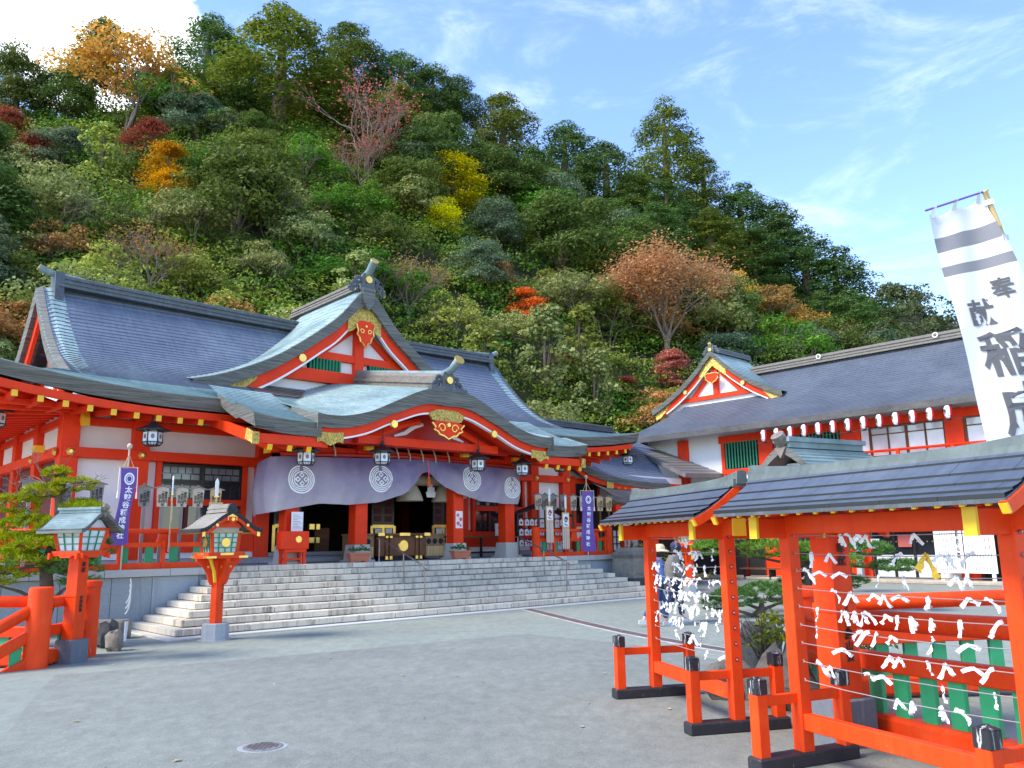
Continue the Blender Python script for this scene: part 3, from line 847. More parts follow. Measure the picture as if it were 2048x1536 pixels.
# --- porch (kohai) roof: a lower apron in front of the eave
KU0, KU1, KV = 2.1, 13.1, 1.6
def zk(v): return 4.58 + .30 * (v - KV) + (.04 * (v - KV) ** 2)
def zko(u, v):
    e = max(0, abs(u - C0) - 4.2) / 1.3
    return zk(v) + .10 * e * e * (1 if v < 2.6 else .3)
for a_, c_ in ((KU0 - .1, C0 - 3.9), (C0 + 3.9, KU1 + .1)):
    hp('porch_roof', 'roof_patina', lambda b_: slope_courses(b_, [KV + 2.75 * k / 20 for k in range(21)], lambda v: (a_, c_), zko, 12, .02))
def kohai_edge(b_, a_, c_, ends):
    top = []; bot = []; inn = []
    for j in range(17):
        u_ = a_ + (c_ - a_) * j / 16
        top.append((u_, KV, zko(u_, KV) + .004)); bot.append((u_ + (C0 - u_) * .01, KV + .08, zko(u_, KV) - .33)); inn.append((u_ + (C0 - u_) * .06, KV + 1.0, zko(u_, KV) - .20))
    b_.strip(top, bot); b_.strip(bot, inn)
    for s_, ue in ends:
        A = []; B = []
        for i in range(13):
            v = KV + (EV + .15 - KV) * i / 12
            A.append((ue, v, zko(ue, v) + .02)); B.append((ue - s_ * .06, v, zko(ue, v) - .33 + .04 * i / 12))
        b_.strip(A[::-1], B[::-1]) if s_ < 0 else b_.strip(A, B)
        D = [(p[0] - s_ * .5, p[1], p[2] + .02) for p in B]
        b_.strip(B[::-1], D[::-1]) if s_ < 0 else b_.strip(B, D)
hp('porch_eave_edge', 'roof_edge', lambda b_: kohai_edge(b_, KU0 - .1, C0 - 3.85, [(-1, KU0 - .1)]))
hp('porch_eave_edge', 'roof_edge', lambda b_: kohai_edge(b_, C0 + 3.85, KU1 + .1, [(1, KU1 + .1)]))
hbox('porch_fascia', 'red', KU0 + .12, C0 - 3.6, KV + .14, KV + .26, 4.02, 4.24)
hbox('porch_fascia', 'red', C0 + 3.6, KU1 - .12, KV + .14, KV + .26, 4.02, 4.24)
for ue, s_ in ((KU0 + .02, -1), (KU1 - .02, 1)):
    hp('porch_bargeboard', 'red', lambda b_: b_.bar((ue - .02 * s_, KV + .12, 4.12), (ue - .02 * s_, EV + 1.2, 4.95), .1, .24))
    hp('barge_fitting', 'gold_carved', lambda b_: (b_.box(ue - .085, ue + .085, KV + .085, KV + .12, 3.98, 4.26), b_.bar((ue + s_ * .035, KV + .12, 4.12), (ue + s_ * .035, KV + .52, 4.27), .03, .26)))
u_ = KU0 + .42
while u_ < KU1:
    if abs(u_ - C0) > 3.6: obj('rafter', RAFT, hall, (u_ - HO[0], KV + .18 - HO[1], 3.94), (.27, 0, 0))
    u_ += .5
# --- karahafu: undulating gable over the porch
kp = catmull([(0, 5.82), (.45, 5.80), (.95, 5.68), (1.75, 5.32), (2.5, 4.98), (3.2, 4.80), (3.7, 4.77), (4.0, 4.80)], 10)
def zkara(u, v):
    d_ = abs(u - C0); z_ = float(np.interp(d_, kp[:, 0], kp[:, 1]))
    w_ = max(0, 1 - d_ / 4.3)
    return z_ + (v - 1.55) * (.17 + .10 * (1 - w_))
KF = 1.55
# porch soffit, fascia and rafters
def ksof(b_):
    for a_, c_ in ((KU0 + .25, C0 - 3.6), (C0 + 3.6, KU1 - .25)):
        A = [(a_ + (c_ - a_) * j / 4, KV + .2, zko(KU0 + .5, KV) - .30) for j in range(5)]
        b_.strip([(p[0], 5.3, 4.98) for p in A], A)
    A = [(C0 - 3.6 + 7.2 * j / 24, KV + .3, zkara(C0 - 3.6 + 7.2 * j / 24, KF) - .50) for j in range(25)]
    b_.strip([(p[0], 5.3, p[2] + .35) for p in A], A)
hp('porch_soffit', 'red', ksof)
nk = 64
ku = [C0 - 4 + 8 * j / nk for j in range(nk + 1)]
def kararoof(b_):
    # copper courses run up each shoulder, so laps follow the slope
    half = nk // 2
    for s_ in (-1, 1):
        n = 30
        us = [4.0 * (1 - i / n) for i in range(n + 1)]
        for i in range(n):
            da, db = us[i], us[i + 1]
            lo = []; lp = []; up = []
            for j in range(13):
                v = KF + 5.2 * j / 12
                ua = C0 + s_ * da; ub = C0 + s_ * db
                lo.append((ua, v, zkara(ua, v))); lp.append((ua + s_ * .006, v, zkara(ua, v) + .02)); up.append((ub, v, zkara(ub, v)))
            if s_ < 0: b_.strip(lp[::-1], lo[::-1]); b_.strip(up[::-1], lp[::-1])
            else: b_.strip(lp, lo); b_.strip(up, lp)
hp('curved_gable_roof', 'roof_patina', kararoof)
def karaedge(b_):
    top = [(u, KF - .02, zkara(u, KF) + .025) for u in ku]
    th = lambda u: .28 + .16 * max(0, 1 - abs(u - C0) / 2.0)
    bot = [(u, KF + .06, zkara(u, KF) - th(u)) for u in ku]
    inn = [(u, KF + .5, zkara(u, KF) - th(u) + .05) for u in ku]
    b_.strip(top, bot); b_.strip(bot, inn)
    b_.strip([(u, KF + .05, zkara(u, KF) + .022) for u in ku], top)
    for s_, ue in ((-1, C0 - 4), (1, C0 + 4)):
        A = [(ue, KF - .02 + k * .2, zkara(ue, KF + k * .2) + .022) for k in range(8)]
        B = [(ue, p[1], p[2] - .42) for p in A]
        b_.strip(A[::-1], B[::-1]) if s_ < 0 else b_.strip(A, B)
hp('curved_gable_edge', 'roof_edge', karaedge)
def karabarge(off0, off1, v0_, v1_, lim=3.9):
    def fn(b_):
        us = [C0 - lim + 2 * lim * j / 48 for j in range(49)]
        th = lambda u: .28 + .16 * max(0, 1 - abs(u - C0) / 2.0)
        A = [(u, v0_, zkara(u, KF) - th(u) + .02 - off0) for u in us]; B = [(u, v0_, zkara(u, KF) - th(u) + .02 - off1) for u in us]
        A2 = [(p[0], v1_, p[2]) for p in A]; B2 = [(p[0], v1_, p[2]) for p in B]
        b_.strip(A, B); b_.strip(B, B2); b_.strip(A2, A); b_.strip(B2, A2)
        for i in (0, -1):
            b_.add([A[i], B[i], B2[i], A2[i]], [(0, 1, 2, 3)])
    return fn
hp('curved_bargeboard', 'red', karabarge(0, .24, KF + .16, KF + .28))
hp('barge_trim', 'white_trim', karabarge(.24, .285, KF + .145, KF + .27, 3.6))
for s_ in (-1, 1):
    def kfit(b_):
        u0_, u1_ = (C0 - 3.92, C0 - 3.2) if s_ < 0 else (C0 + 3.2, C0 + 3.92)
        us = [u0_ + (u1_ - u0_) * j / 8 for j in range(9)]
        b_.strip([(u, KF + .135, zkara(u, KF) - .385) for u in us], [(u, KF + .135, zkara(u, KF) - .66 + .05 * math.sin(i * 1.2)) for i, u in enumerate(us)])
        e = us[0] if s_ < 0 else us[-1]
        b_.add([(e, KF + .135, zkara(e, KF) - .385), (e, KF + .135, zkara(e, KF) - .66), (e, KF + .3, zkara(e, KF) - .66), (e, KF + .3, zkara(e, KF) - .385)], [(0, 1, 2, 3)])
    hp('barge_fitting', 'gold_carved', kfit)
    for d_ in (1.72,):
        u_ = C0 + s_ * d_
        hp('gold_stud', 'gold', lambda b_: b_.tube([(u_, KF + .16, zkara(u_, KF) - .58), (u_, KF + .10, zkara(u_, KF) - .58)], [.115, .10], 14))
hp('crest_fitting', 'gold_carved', lambda b_: b_.prism([(C0 - .60, 5.16), (C0 - .34, 5.27), (C0, 5.285), (C0 + .34, 5.27), (C0 + .60, 5.16), (C0 + .5, 4.98), (C0 + .2, 4.93), (C0, 4.90), (C0 - .2, 4.93), (C0 - .5, 4.98)], 1, KF + .10, KF + .158))
PEND = [(-.56, .42), (-.30, .50), (.30, .50), (.56, .42), (.44, .28), (.50, .20), (.36, .14), (.30, .05), (.16, .02), (0, -.08), (-.16, .02), (-.30, .05), (-.36, .14), (-.50, .20), (-.44, .28)]
def pendant(u_, v_, z_, sx, sz, tilt=0):
    hp('gable_pendant', 'red', lambda b_: b_.prism([(u_ + p[0] * sx, z_ + p[1] * sz) for p in PEND], 1, v_, v_ + .06))
    hp('pendant_rim', 'gold', lambda b_: b_.tube([(u_ + p[0] * sx, v_ - .01, z_ + p[1] * sz) for p in PEND[3:] + PEND[:1]], .028, 5))
    def scr(b_):
        for s2 in (-1, 1):
            pts = []
            for k in range(12):
                t_ = k / 11 * 2 * PI; rr = .13 * sx * (1 - .5 * k / 11)
                pts.append((u_ + s2 * (.22 * sx + rr * math.cos(t_)), v_ - .015, z_ + .27 * sz + rr * math.sin(t_)))
            b_.tube(pts, .02, 5)
    hp('pendant_scroll', 'gold', scr)
    hp('pendant_boss', 'gold', lambda b_: b_.lathe((u_, v_ - .01, z_ + .36 * sz), [(.001, -.05)], 3) if False else b_.tube([(u_, v_ - .005, z_ + .38 * sz), (u_, v_ - .05, z_ + .38 * sz)], [.085 * sx, .06 * sx], 6))
pendant(C0, KF + .06, 4.54, .98, .85)
# kara ridge
def kridge(b_):
    rings = []
    pr = [(.30, -.06), (.30, .06), (.22, .06), (.22, .16), (.26, .16), (.26, .25), (.17, .27), (.17, .36), (.1, .44), (-.1, .44), (-.17, .36), (-.17, .27), (-.26, .25), (-.26, .16), (-.22, .16), (-.22, .06), (-.30, .06), (-.30, -.06)]
    for i in range(8):
        v = KF + .2 + (6.3 - KF - .2) * i / 7
        rings.append([(C0 + p[0], v, zkara(C0, v) + p[1] * 1.05) for p in pr])
    b_.loft(rings)
hp('curved_gable_ridge', 'ridge_brown', kridge)
hp('ridge_capping', 'lantern_patina', lambda b_: b_.tube([(C0, 6.3, zkara(C0, 6.3) + .46), (C0, KF + 1.6, zkara(C0, KF + 1.6) + .46), (C0, KF + .25, zkara(C0, KF) + .50), (C0, KF - .12, zkara(C0, KF) + .58), (C0, KF - .42, zkara(C0, KF) + .78)], [.09, .09, .10, .11, .125], 10), auto=40)
hp('finial_cap', 'gold', lambda b_: b_.tube([(C0, KF - .42, zkara(C0, KF) + .78), (C0, KF - .45, zkara(C0, KF) + .80)], .15, 14))
hp('ridge_end_ornament', 'ridge_dark', lambda b_: (oni(b_, 1, C0, KF + .10, 5.88, 1, .72), b_.box(C0 - .62, C0 + .62, KF - .02, KF + .16, 5.80, 5.90)))
hp('ridge_boss', 'gold', lambda b_: b_.tube([(C0, KF + .03, 6.10), (C0, KF - .03, 6.10)], .10, 14))
# --- chidori gable on the front slope
GV = 5.8
gp = catmull([(0, 9.82), (.25, 9.68), (.55, 9.36), (1.1, 8.72), (2.1, 7.90), (3.05, 7.24), (3.95, 6.77), (4.8, 6.43), (5.45, 6.25)], 8)
def zg(d_): return float(np.interp(abs(d_), gp[:, 0], gp[:, 1]))
def groof(b_):
    n = 34
    for s_ in (-1, 1):
        ds = [5.45 * (1 - i / n) for i in range(n + 1)]
        for i in range(n):
            da, db = ds[i], ds[i + 1]
            lo = []; lp = []; up = []
            for j in range(9):
                t_ = j / 8
                v = GV + (RV + .35 - GV) * t_
                roll = -.10 * max(0, 1 - (v - GV) / .45) ** 2
                ua, ub = C0 + s_ * da, C0 + s_ * db
                lo.append((ua, v, zg(da) + roll)); lp.append((ua + s_ * .006, v, zg(da) + .022 + roll)); up.append((ub, v, zg(db) + roll))
            if s_ < 0: b_.strip(lp[::-1], lo[::-1]); b_.strip(up[::-1], lp[::-1])
            else: b_.strip(lp, lo); b_.strip(up, lp)
hp('front_gable_roof', 'roof_patina', groof)
gd = list(np.linspace(-5.45, 5.45, 73))
def gth(d_): return .36 + .16 * max(0, 1 - abs(d_) / 1.5)
def gedge(b_):
    top = [(C0 + d_, GV - .02, zg(d_) - .095) for d_ in gd]; bot = [(C0 + d_, GV + .07, zg(d_) - .10 - gth(d_)) for d_ in gd]; inn = [(C0 + d_, GV + .6, zg(d_) - .06 - gth(d_)) for d_ in gd]
    b_.strip(top, bot); b_.strip(bot, inn); b_.strip([(C0 + d_, GV + .05, zg(d_) - .07) for d_ in gd], top)
hp('front_gable_edge', 'roof_edge', gedge)
hp('gable_keystone', 'roof_edge', lambda b_: b_.prism([(C0 - .24, 9.78), (C0 + .24, 9.78), (C0 + .20, 9.3), (C0, 9.05), (C0 - .20, 9.3)], 1, GV - .06, GV + .1))
def gbarge(o0, o1, v0_, v1_, lim):
    def fn(b_):
        dd = list(np.linspace(-lim, lim, 49))
        A = [(C0 + d_, v0_, zg(d_) - .10 - gth(d_) + .03 - o0) for d_ in dd]; B = [(C0 + d_, v0_, zg(d_) - .10 - gth(d_) + .03 - o1 * (1.25 if abs(d_) < .4 else 1)) for d_ in dd]
        A2 = [(p[0], v1_, p[2]) for p in A]; B2 = [(p[0], v1_, p[2]) for p in B]
        b_.strip(A, B); b_.strip(B, B2); b_.strip(A2, A)
    return fn
hp('front_bargeboard', 'red', gbarge(0, .40, GV + .22, GV + .34, 4.75))
hp('barge_trim', 'white_trim', gbarge(.40, .47, GV + .205, GV + .33, 4.2))
def gtopfit(b_):
    dd = list(np.linspace(-.62, .62, 21))
    b_.strip([(C0 + d_, GV + .185, zg(d_) - .10 - gth(d_) + .0) for d_ in dd], [(C0 + d_, GV + .185, zg(d_) - .60 - gth(d_) + (.06 * math.sin(abs(d_) * 12) if abs(d_) > .35 else .0)) for d_ in dd])
hp('crest_fitting', 'gold_carved', gtopfit)
for s_ in (-1, 1):
    def gend(b_):
        dd = [s_ * (3.55 + 1.25 * j / 8) for j in range(9)]
        if s_ < 0: dd = dd[::-1]
        b_.strip([(C0 + d_, GV + .18, zg(d_) - .45) for d_ in dd], [(C0 + d_, GV + .18, max(zg(d_) - .45 - .05 - .36 * (abs(d_) - 3.4 if abs(d_) < 4.4 else (4.8 - abs(d_)) * 2.2), 6.02)) for d_ in dd])
    hp('barge_fitting', 'gold_carved', gend)
    u_ = C0 + s_ * 2.15
    hp('gold_stud', 'gold', lambda b_: b_.tube([(u_, GV + .22, zg(2.15) - .64), (u_, GV + .15, zg(2.15) - .64)], [.14, .12], 14))
pendant(C0, GV + .12, 7.95, .62, 1.55)
# tympanum
TV = 6.35
hp('tympanum', 'plaster', lambda b_: b_.prism([(C0 + d_, zg(d_) - .55) for d_ in np.linspace(-4.0, 4.0, 31)] + [(C0 + 4.0, 6.3), (C0 - 4.0, 6.3)], 1, TV + .1, TV + .18))
hp('tie_beam', 'red', lambda b_: b_.box(C0 - 3.4, C0 + 3.4, TV - .12, TV + .1, 6.62, 7.0), 'broad red tie beam across the foot of the gable')
hp('tie_beam', 'red', lambda b_: b_.box(C0 - 2.0, C0 + 2.0, TV - .06, TV + .1, 7.38, 7.62))
hp('king_post', 'red', lambda b_: b_.box(C0 - .16, C0 + .16, TV - .08, TV + .1, 7.0, 9.0))
for s_ in (-1, 1):
    hp('strut', 'red', lambda b_: b_.bar((C0 + s_ * 1.35, TV + .03, 7.6), (C0 + s_ * .12, TV + .03, 8.55), .1, .22, 0, (0, 1, 0)) if False else b_.prism([(C0 + s_ * 1.45, 7.6), (C0 + s_ * 1.15, 7.6), (C0 + s_ * .1, 8.45), (C0 + s_ * .1, 8.68)], 1, TV - .03, TV + .1))
    u0_, u1_ = (C0 - 1.75, C0 - .62) if s_ < 0 else (C0 + .40, C0 + 1.5)
    w = hp('gable_vent', 'dark', lambda b_: b_.box(u0_, u1_, TV + .02, TV + .1, 7.0, 7.38))
    nsl = 10
    sb = MB(); sb.lathe((0, 0, 0), [(.045, 0), (.045, .38)], 6); sm = sb.mesh('slat', 'green_slat')
    for k in range(nsl):
        obj('slat', sm, w, (u0_ + (u1_ - u0_) * (k + .5) / nsl - HO[0], TV - .02 - HO[1], 7.0))
def fridge(b_):
    ridge(b_, GV + .25, RV + 1.2, 1, C0, 9.76, sc=.92)
hp('front_gable_ridge', 'ridge_brown', fridge)
hp('ridge_end_ornament', 'ridge_dark', lambda b_: oni(b_, 1, C0, GV + .10, 9.78, 1, .82))
hp('ridge_boss', 'gold', lambda b_: b_.tube([(C0, GV + .02, 10.08), (C0, GV - .04, 10.08)], .12, 14))
hp('ridge_finial', 'lantern_patina', lambda b_: b_.tube([(C0, GV + .9, 10.16), (C0, GV + .35, 10.2), (C0, GV + .0, 10.34), (C0, GV - .32, 10.62)], [.10, .11, .12, .13], 10), auto=40)
hp('finial_cap', 'gold', lambda b_: b_.tube([(C0, GV - .32, 10.62), (C0, GV - .345, 10.645)], .15, 14))
# apron of brown weathered copper at the foot of the gable
def apron(b_):
    n = 6
    for i in range(n):
        va = 5.35 + 1.0 * i / n; vb = 5.35 + 1.0 * (i + 1) / n
        b_.strip([(u, vb, zmain(vb) + .035) for u in (C0 - 3.8, C0 + 3.8)], [(u, va, zmain(va) + .05) for u in (C0 - 3.8, C0 + 3.8)])
hp('roof_apron', 'copper_brown', apron)

# --- hall walls
WV = 5.5
FZ = PZ
cols = [-.82, .80, 4.08, 2 * C0 - 4.08, 2 * C0 - .80, 2 * C0 + .82]
for cu_ in cols:
    hbox('column', 'red', cu_ - .2, cu_ + .2, WV - .2, WV + .2, FZ + .14, 5.02, None, .012)
for v_ in (7.9, 10.3, 12.7):
    hbox('column', 'red', -1.02, -.62, v_ - .2, v_ + .2, FZ + .14, 5.02)
    hbox('column', 'red', 2 * C0 + .62, 2 * C0 + 1.02, v_ - .2, v_ + .2, FZ + .14, 5.02)
UA, UB = -.82, 2 * C0 + .82
def beams(z0, z1, dv):
    hbox('beam', 'red', UA - .14, UB + .14, WV - .2 - dv, WV + .1, z0, z1, None, .01)
    for u_ in (UA, UB):
        s_ = -1 if u_ < C0 else 1
        hbox('side_beam', 'red', min(u_, u_ + s_ * (.2 + dv)), max(u_, u_ + s_ * (.2 + dv)), WV + .1, 13, z0 + .002, z1 - .002)
beams(3.82, 4.06, .06); beams(4.62, 4.80, -.06)
hbox('beam', 'red', UA - .3, UB + .3, WV - .16, WV + .16, 4.99, 5.18)
def panel(u0_, u1_, z0, z1, mat='plaster', name='wall_panel', dv=.02):
    return hbox(name, mat, u0_, u1_, WV + dv, WV + dv + .06, z0, z1)
bays = [(-.62, .60), (1.0, 3.88), (2 * C0 - 3.88, 2 * C0 - 1.0), (2 * C0 - .60, 2 * C0 + .62)]
for a, c in bays:
    panel(a, c, 4.06, 4.62); panel(a, c, 4.80, 5.0)
for a, c in (bays[0], bays[3]):
    panel(a, c, 2.06, 3.82)
    hbox('dado', 'red', a, c, WV - .12, WV + .02, 1.55, 2.06)
    hbox('base_board', 'plaster', a, c, WV - .1, WV + .02, 1.40, 1.55)
def lattice_window(a, c):
    panel(a, a + .24, 2.1, 3.82); panel(c - .24, c, 2.1, 3.82)
    for x in (a + .24, c - .36): hbox('jamb', 'red', x, x + .12, WV - .12, WV + .06, 2.06, 3.82)
    hbox('transom', 'red', a + .36, c - .36, WV - .14, WV + .06, 2.74, 2.90)
    hbox('dado', 'red', a, c, WV - .14, WV + .06, 1.55, 2.06)
    hbox('base_board', 'plaster', a, c, WV - .1, WV + .02, 1.40, 1.55)
    x0, x1 = a + .36, c - .36
    w = hbox('lattice_window', 'glass_dark', x0, x1, WV + .04, WV + .07, 2.90, 3.76)
    fr_ = MB(HO)
    for z_ in (2.90, 3.29, 3.37, 3.76): fr_.box(x0, x1, WV - .02, WV + .05, z_ - .035, z_ + .035)
    for x in (x0, (x0 + x1) / 2, x1): fr_.box(x - .04, x + .04, WV - .03, WV + .05, 2.90, 3.76)
    fr_.build('window_frame', 'black_lacquer', w)
    half = (x1 - x0) / 2
    for h_ in range(2):
        for r_, (za, zb) in enumerate(((3.57, 3.73), (3.40, 3.54), (3.12, 3.26), (2.94, 3.08))):
            nn = 5 if r_ in (0,) else 4
            for k in range(nn):
                xa = x0 + h_ * half + .06 + (half - .12) * k / nn; xb = xa + (half - .12) / nn
                hbox('pane', 'glass_pane' if r_ < 2 else 'glass_dark', xa + .015, xb - .015, WV + .0, WV + .03, za, zb, w)
    o_ = hbox('opening', 'glass_dark', x0, x1, WV + .03, WV + .06, 2.06, 2.74)
    for x in (x0 + half * .66, x0 + half * 1.33): hbox('mullion', 'interior_red', x - .05, x + .05, WV - .02, WV + .03, 2.06, 2.74, o_)
lattice_window(*bays[1]); lattice_window(*bays[2])
# left side wall
for i, (va, vb) in enumerate(((5.7, 7.7), (8.1, 10.1), (10.5, 12.5))):
    for u_ in (UA, UB):
        hbox('wall_panel', 'plaster', u_ - .04, u_ + .04, va, vb, 4.06, 4.62); hbox('wall_panel', 'plaster', u_ - .04, u_ + .04, va, vb, 4.80, 5.0)
        hbox('wall_panel', 'plaster', u_ - .04, u_ + .04, va, va + .7, 2.06, 3.82)
        hbox('side_door', 'interior_red', u_ - .04, u_ + .04, va + .7, vb, 2.06, 3.82)
        hbox('dado', 'red', u_ - .1, u_ + .1, va, vb, 1.40, 2.06)
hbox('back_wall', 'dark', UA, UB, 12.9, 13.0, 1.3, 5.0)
# gold flower fittings on the beam
for u_ in cols:
    hp('beam_rosette', 'gold', lambda b_: b_.tube([(u_, WV - .26, 3.94), (u_, WV - .30, 3.94), (u_, WV - .33, 3.94)], [.10, .10, .045], 6))
for v_ in (5.5, 7.9):
    hp('beam_rosette', 'gold', lambda b_: b_.tube([(UA - .26, v_, 3.94), (UA - .31, v_, 3.94)], [.10, .06], 6))
# yellow beam noses
hp('beam_nose', 'yellow', lambda b_: b_.prism([(WV - .30, 4.55), (WV - .46, 4.55), (WV - .46, 4.75), (WV - .40, 4.88), (WV - .24, 4.88), (WV - .2, 4.7)], 0, -.66, -.50))
hp('beam_nose', 'yellow', lambda b_: b_.box(UA - .52, UA - .28, WV + .9, WV + 1.12, 4.0, 4.16))
# foundation stones and interior
hbox('floor', 'wood_brown', UA + .1, UB - .1, WV - .1, 12.9, FZ + .05, FZ + .16)
slab = hbox('threshold_step', 'stone_grey', 3.0, 2 * C0 - 3.0, WV - .75, WV - .25, FZ, FZ + .13, None, .01)
hbox('threshold_step', 'stone_grey', -1.1, 2 * C0 + 1.1, WV - .26, WV - .1, FZ, FZ + .15, None, .01)
hbox('threshold_step', 'stone_grey', 4.3, 2 * C0 - 4.3, WV - .2, WV + .3, FZ + .16, FZ + .27, None, .01)
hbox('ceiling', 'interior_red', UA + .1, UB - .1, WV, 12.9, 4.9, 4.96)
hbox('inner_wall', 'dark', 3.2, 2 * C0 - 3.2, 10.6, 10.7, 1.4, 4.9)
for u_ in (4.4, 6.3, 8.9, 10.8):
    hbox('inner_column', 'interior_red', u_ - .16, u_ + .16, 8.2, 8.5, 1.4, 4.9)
# folded doors with gilt fittings and white plates
def door(u_, v_, rz=0):
    d_ = hbox('folding_door', 'black_lacquer', u_ - .42, u_ + .42, v_, v_ + .06, FZ + .27, 3.6)
    dd = MB(HO)
    for x in (u_ - .42, u_, u_ + .42): dd.box(x - .045, x + .045, v_ - .025, v_, FZ + .29, FZ + 1.02)
    dd.box(u_ - .4, u_ + .4, v_ - .03, v_ - .005, FZ + .29, FZ + .40); dd.box(u_ - .4, u_ + .4, v_ - .03, v_ - .005, FZ + .95, FZ + 1.05)
    dd.build('door_fitting', 'gold', d_)
    for x in (u_ - .2, u_ + .2):
        hbox('door_plate', 'white_trim', x - .12, x + .12, v_ - .05, v_ - .03, FZ + .46, FZ + .93, d_)
    dd = MB(HO)
    for k in range(5):
        for x in (u_ - .2, u_ + .2): dd.box(x - .13, x + .13, v_ - .012, v_ - .002, FZ + 1.15 + k * .24, FZ + 1.33 + k * .24)
    dd.build('door_lattice', 'interior_red', d_)['kind'] = 'stuff'
door(5.05, 5.75); door(8.55, 6.2); door(10.6, 5.75)
gl = MB(HO)
for z_ in (1.75, 2.15): gl.box(6.15, 6.32, 6.5, 6.62, z_, z_ + .16); gl.box(6.38, 6.50, 6.5, 6.62, z_, z_ + .16)
gl.build('altar_fitting', 'gold', hall)
hbox('brocade_panel', 'wood_brown', 6.55, 7.05, 6.9, 7.0, 1.5, 2.2)
# --- porch: columns, beams, brackets
pc = [C0 - 3.66, C0 - 1.62, C0 + 1.72, C0 + 3.78]
PV = 3.5
for u_ in pc:
    o_ = hbox('porch_column', 'red', u_ - .19, u_ + .19, PV - .19, PV + .19, PZ + .44, 4.25, None, .02)
    hp('column_base', 'stone_cap', lambda b_: (b_.loft([[(u_ - .27, PV - .27, PZ + .05), (u_ + .27, PV - .27, PZ + .05), (u_ + .27, PV + .27, PZ + .05), (u_ - .27, PV + .27, PZ + .05)], [(u_ - .23, PV - .23, PZ + .45), (u_ + .23, PV - .23, PZ + .45), (u_ + .23, PV + .23, PZ + .45), (u_ - .23, PV + .23, PZ + .45)]]), b_.box(u_ - .34, u_ + .34, PV - .34, PV + .34, PZ - .01, PZ + .05)))
    # bracket cluster
    hp('bracket', 'red', lambda b_: (b_.box(u_ - .16, u_ + .16, PV - .16, PV + .16, 4.25, 4.40), b_.box(u_ - .55, u_ + .55, PV - .10, PV + .10, 4.40, 4.52), b_.box(u_ - .1, u_ + .1, PV - .75, PV + .5, 4.36, 4.50)))
    hp('bracket_nose', ['yellow', 'white_trim'], lambda b_: (b_.box(u_ - .105, u_ + .105, PV - .78, PV - .75, 4.355, 4.505), b_.box(u_ - .12, u_ + .12, PV - .55, PV - .40, 4.20, 4.30, 0)))
hbox('porch_beam', 'red', C0 - 4.3, C0 + 4.3, PV - .13, PV + .13, 4.02, 4.26, None, .015)
hp('beam_nose', 'yellow', lambda b_: (b_.box(C0 - 4.36, C0 - 4.30, PV - .135, PV + .135, 4.0, 4.28), b_.box(C0 + 4.30, C0 + 4.36, PV - .135, PV + .135, 4.0, 4.28)))
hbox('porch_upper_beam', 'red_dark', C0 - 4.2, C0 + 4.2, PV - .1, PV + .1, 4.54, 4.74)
for u_ in (pc[0], pc[3]):
    hbox('tie_rod_beam', 'red', u_ - .1, u_ + .1, PV + .19, WV - .2, 4.30, 4.52)
# carved panel and frog-leg strut inside the curved gable
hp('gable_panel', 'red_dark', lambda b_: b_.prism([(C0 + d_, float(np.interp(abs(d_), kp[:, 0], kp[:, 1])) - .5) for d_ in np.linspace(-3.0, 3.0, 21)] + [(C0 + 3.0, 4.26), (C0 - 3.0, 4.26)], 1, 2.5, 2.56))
for s_ in (-1, 1): hp('gable_strut', 'white_trim', lambda b_: b_.tube([(C0 + s_ * x, 2.46, z_) for x, z_ in ((.25, 4.95), (.55, 4.86), (.85, 4.66), (1.2, 4.56))], [.05, .07, .06, .03], 6))
hbox('gable_cross_beam', 'red', C0 - 2.4, C0 + 2.4, 2.3, 2.5, 4.28, 4.50)
for s_ in (-1, 1): hp('gable_curved_beam', 'red', lambda b_: b_.tube([(C0 + s_ * x, 2.42, z_) for x, z_ in ((2.2, 4.4), (1.6, 4.62), (1.0, 4.86), (.4, 5.02))], .10, 6))

# --- bamboo pole with rope ties, and the violet curtain
pole = court('curtain_pole', 'long red pole lashed with rope, carrying the violet porch curtain', 'pole', C0, 3.2)
CO = (C0, 3.2, 0)
b = MB(CO); b.tube([(C0 - 4.1, 3.2, 3.98), (C0, 3.2, 4.12), (C0 + 4.0, 3.2, 4.02)], .06, 10); b.build('pole', 'red_dark', pole, smooth=True)
for d_ in (-2.6, -1.4, -.6, -.2, .25, .7, 1.2, 2.0):
    b = MB(CO); u_ = C0 + d_
    b.tube([(u_ - .14, 3.15, 4.55), (u_, 3.11, 4.14), (u_ + .03, 3.14, 4.0), (u_ + .08, 3.24, 4.06)], .022, 5)
    b.build('rope_tie', 'rope', pole)
def curtain_pts():
    # plan line of the cloth: along the left return to the wall, then across the porch front
    path = [(3.72, 5.0), (3.42, 4.3), (3.36, 3.5), (3.50, 3.22), (4.2, 3.16), (C0, 3.12), (11.0, 3.14), (11.55, 3.16)]
    return catmull(path, 14)
cp = curtain_pts()
seg = np.r_[0, np.cumsum(np.hypot(*np.diff(cp, axis=0).T))]
ns, nz = 130, 26
ss = np.linspace(0, seg[-1], ns + 1)
cuv = np.c_[np.interp(ss, seg, cp[:, 0]), np.interp(ss, seg, cp[:, 1])]
bot_u = [3.3, 3.9, 4.6, 5.4, 6.3, 7.1, 7.55, 7.86, 8.0, 8.15, 8.5, 9.1, 10.0, 11.0, 11.6]
bot_z = [2.50, 2.62, 2.74, 2.72, 2.80, 3.02, 3.28, 3.66, 3.72, 3.64, 3.38, 3.12, 2.92, 2.86, 2.86]
def ctop(u, v):
    if v > 3.4: return 3.92 - .20 * (v - 3.4) / 1.6
    return 3.90 + .16 * max(0, 1 - abs(u - 7.95) / 4.5)
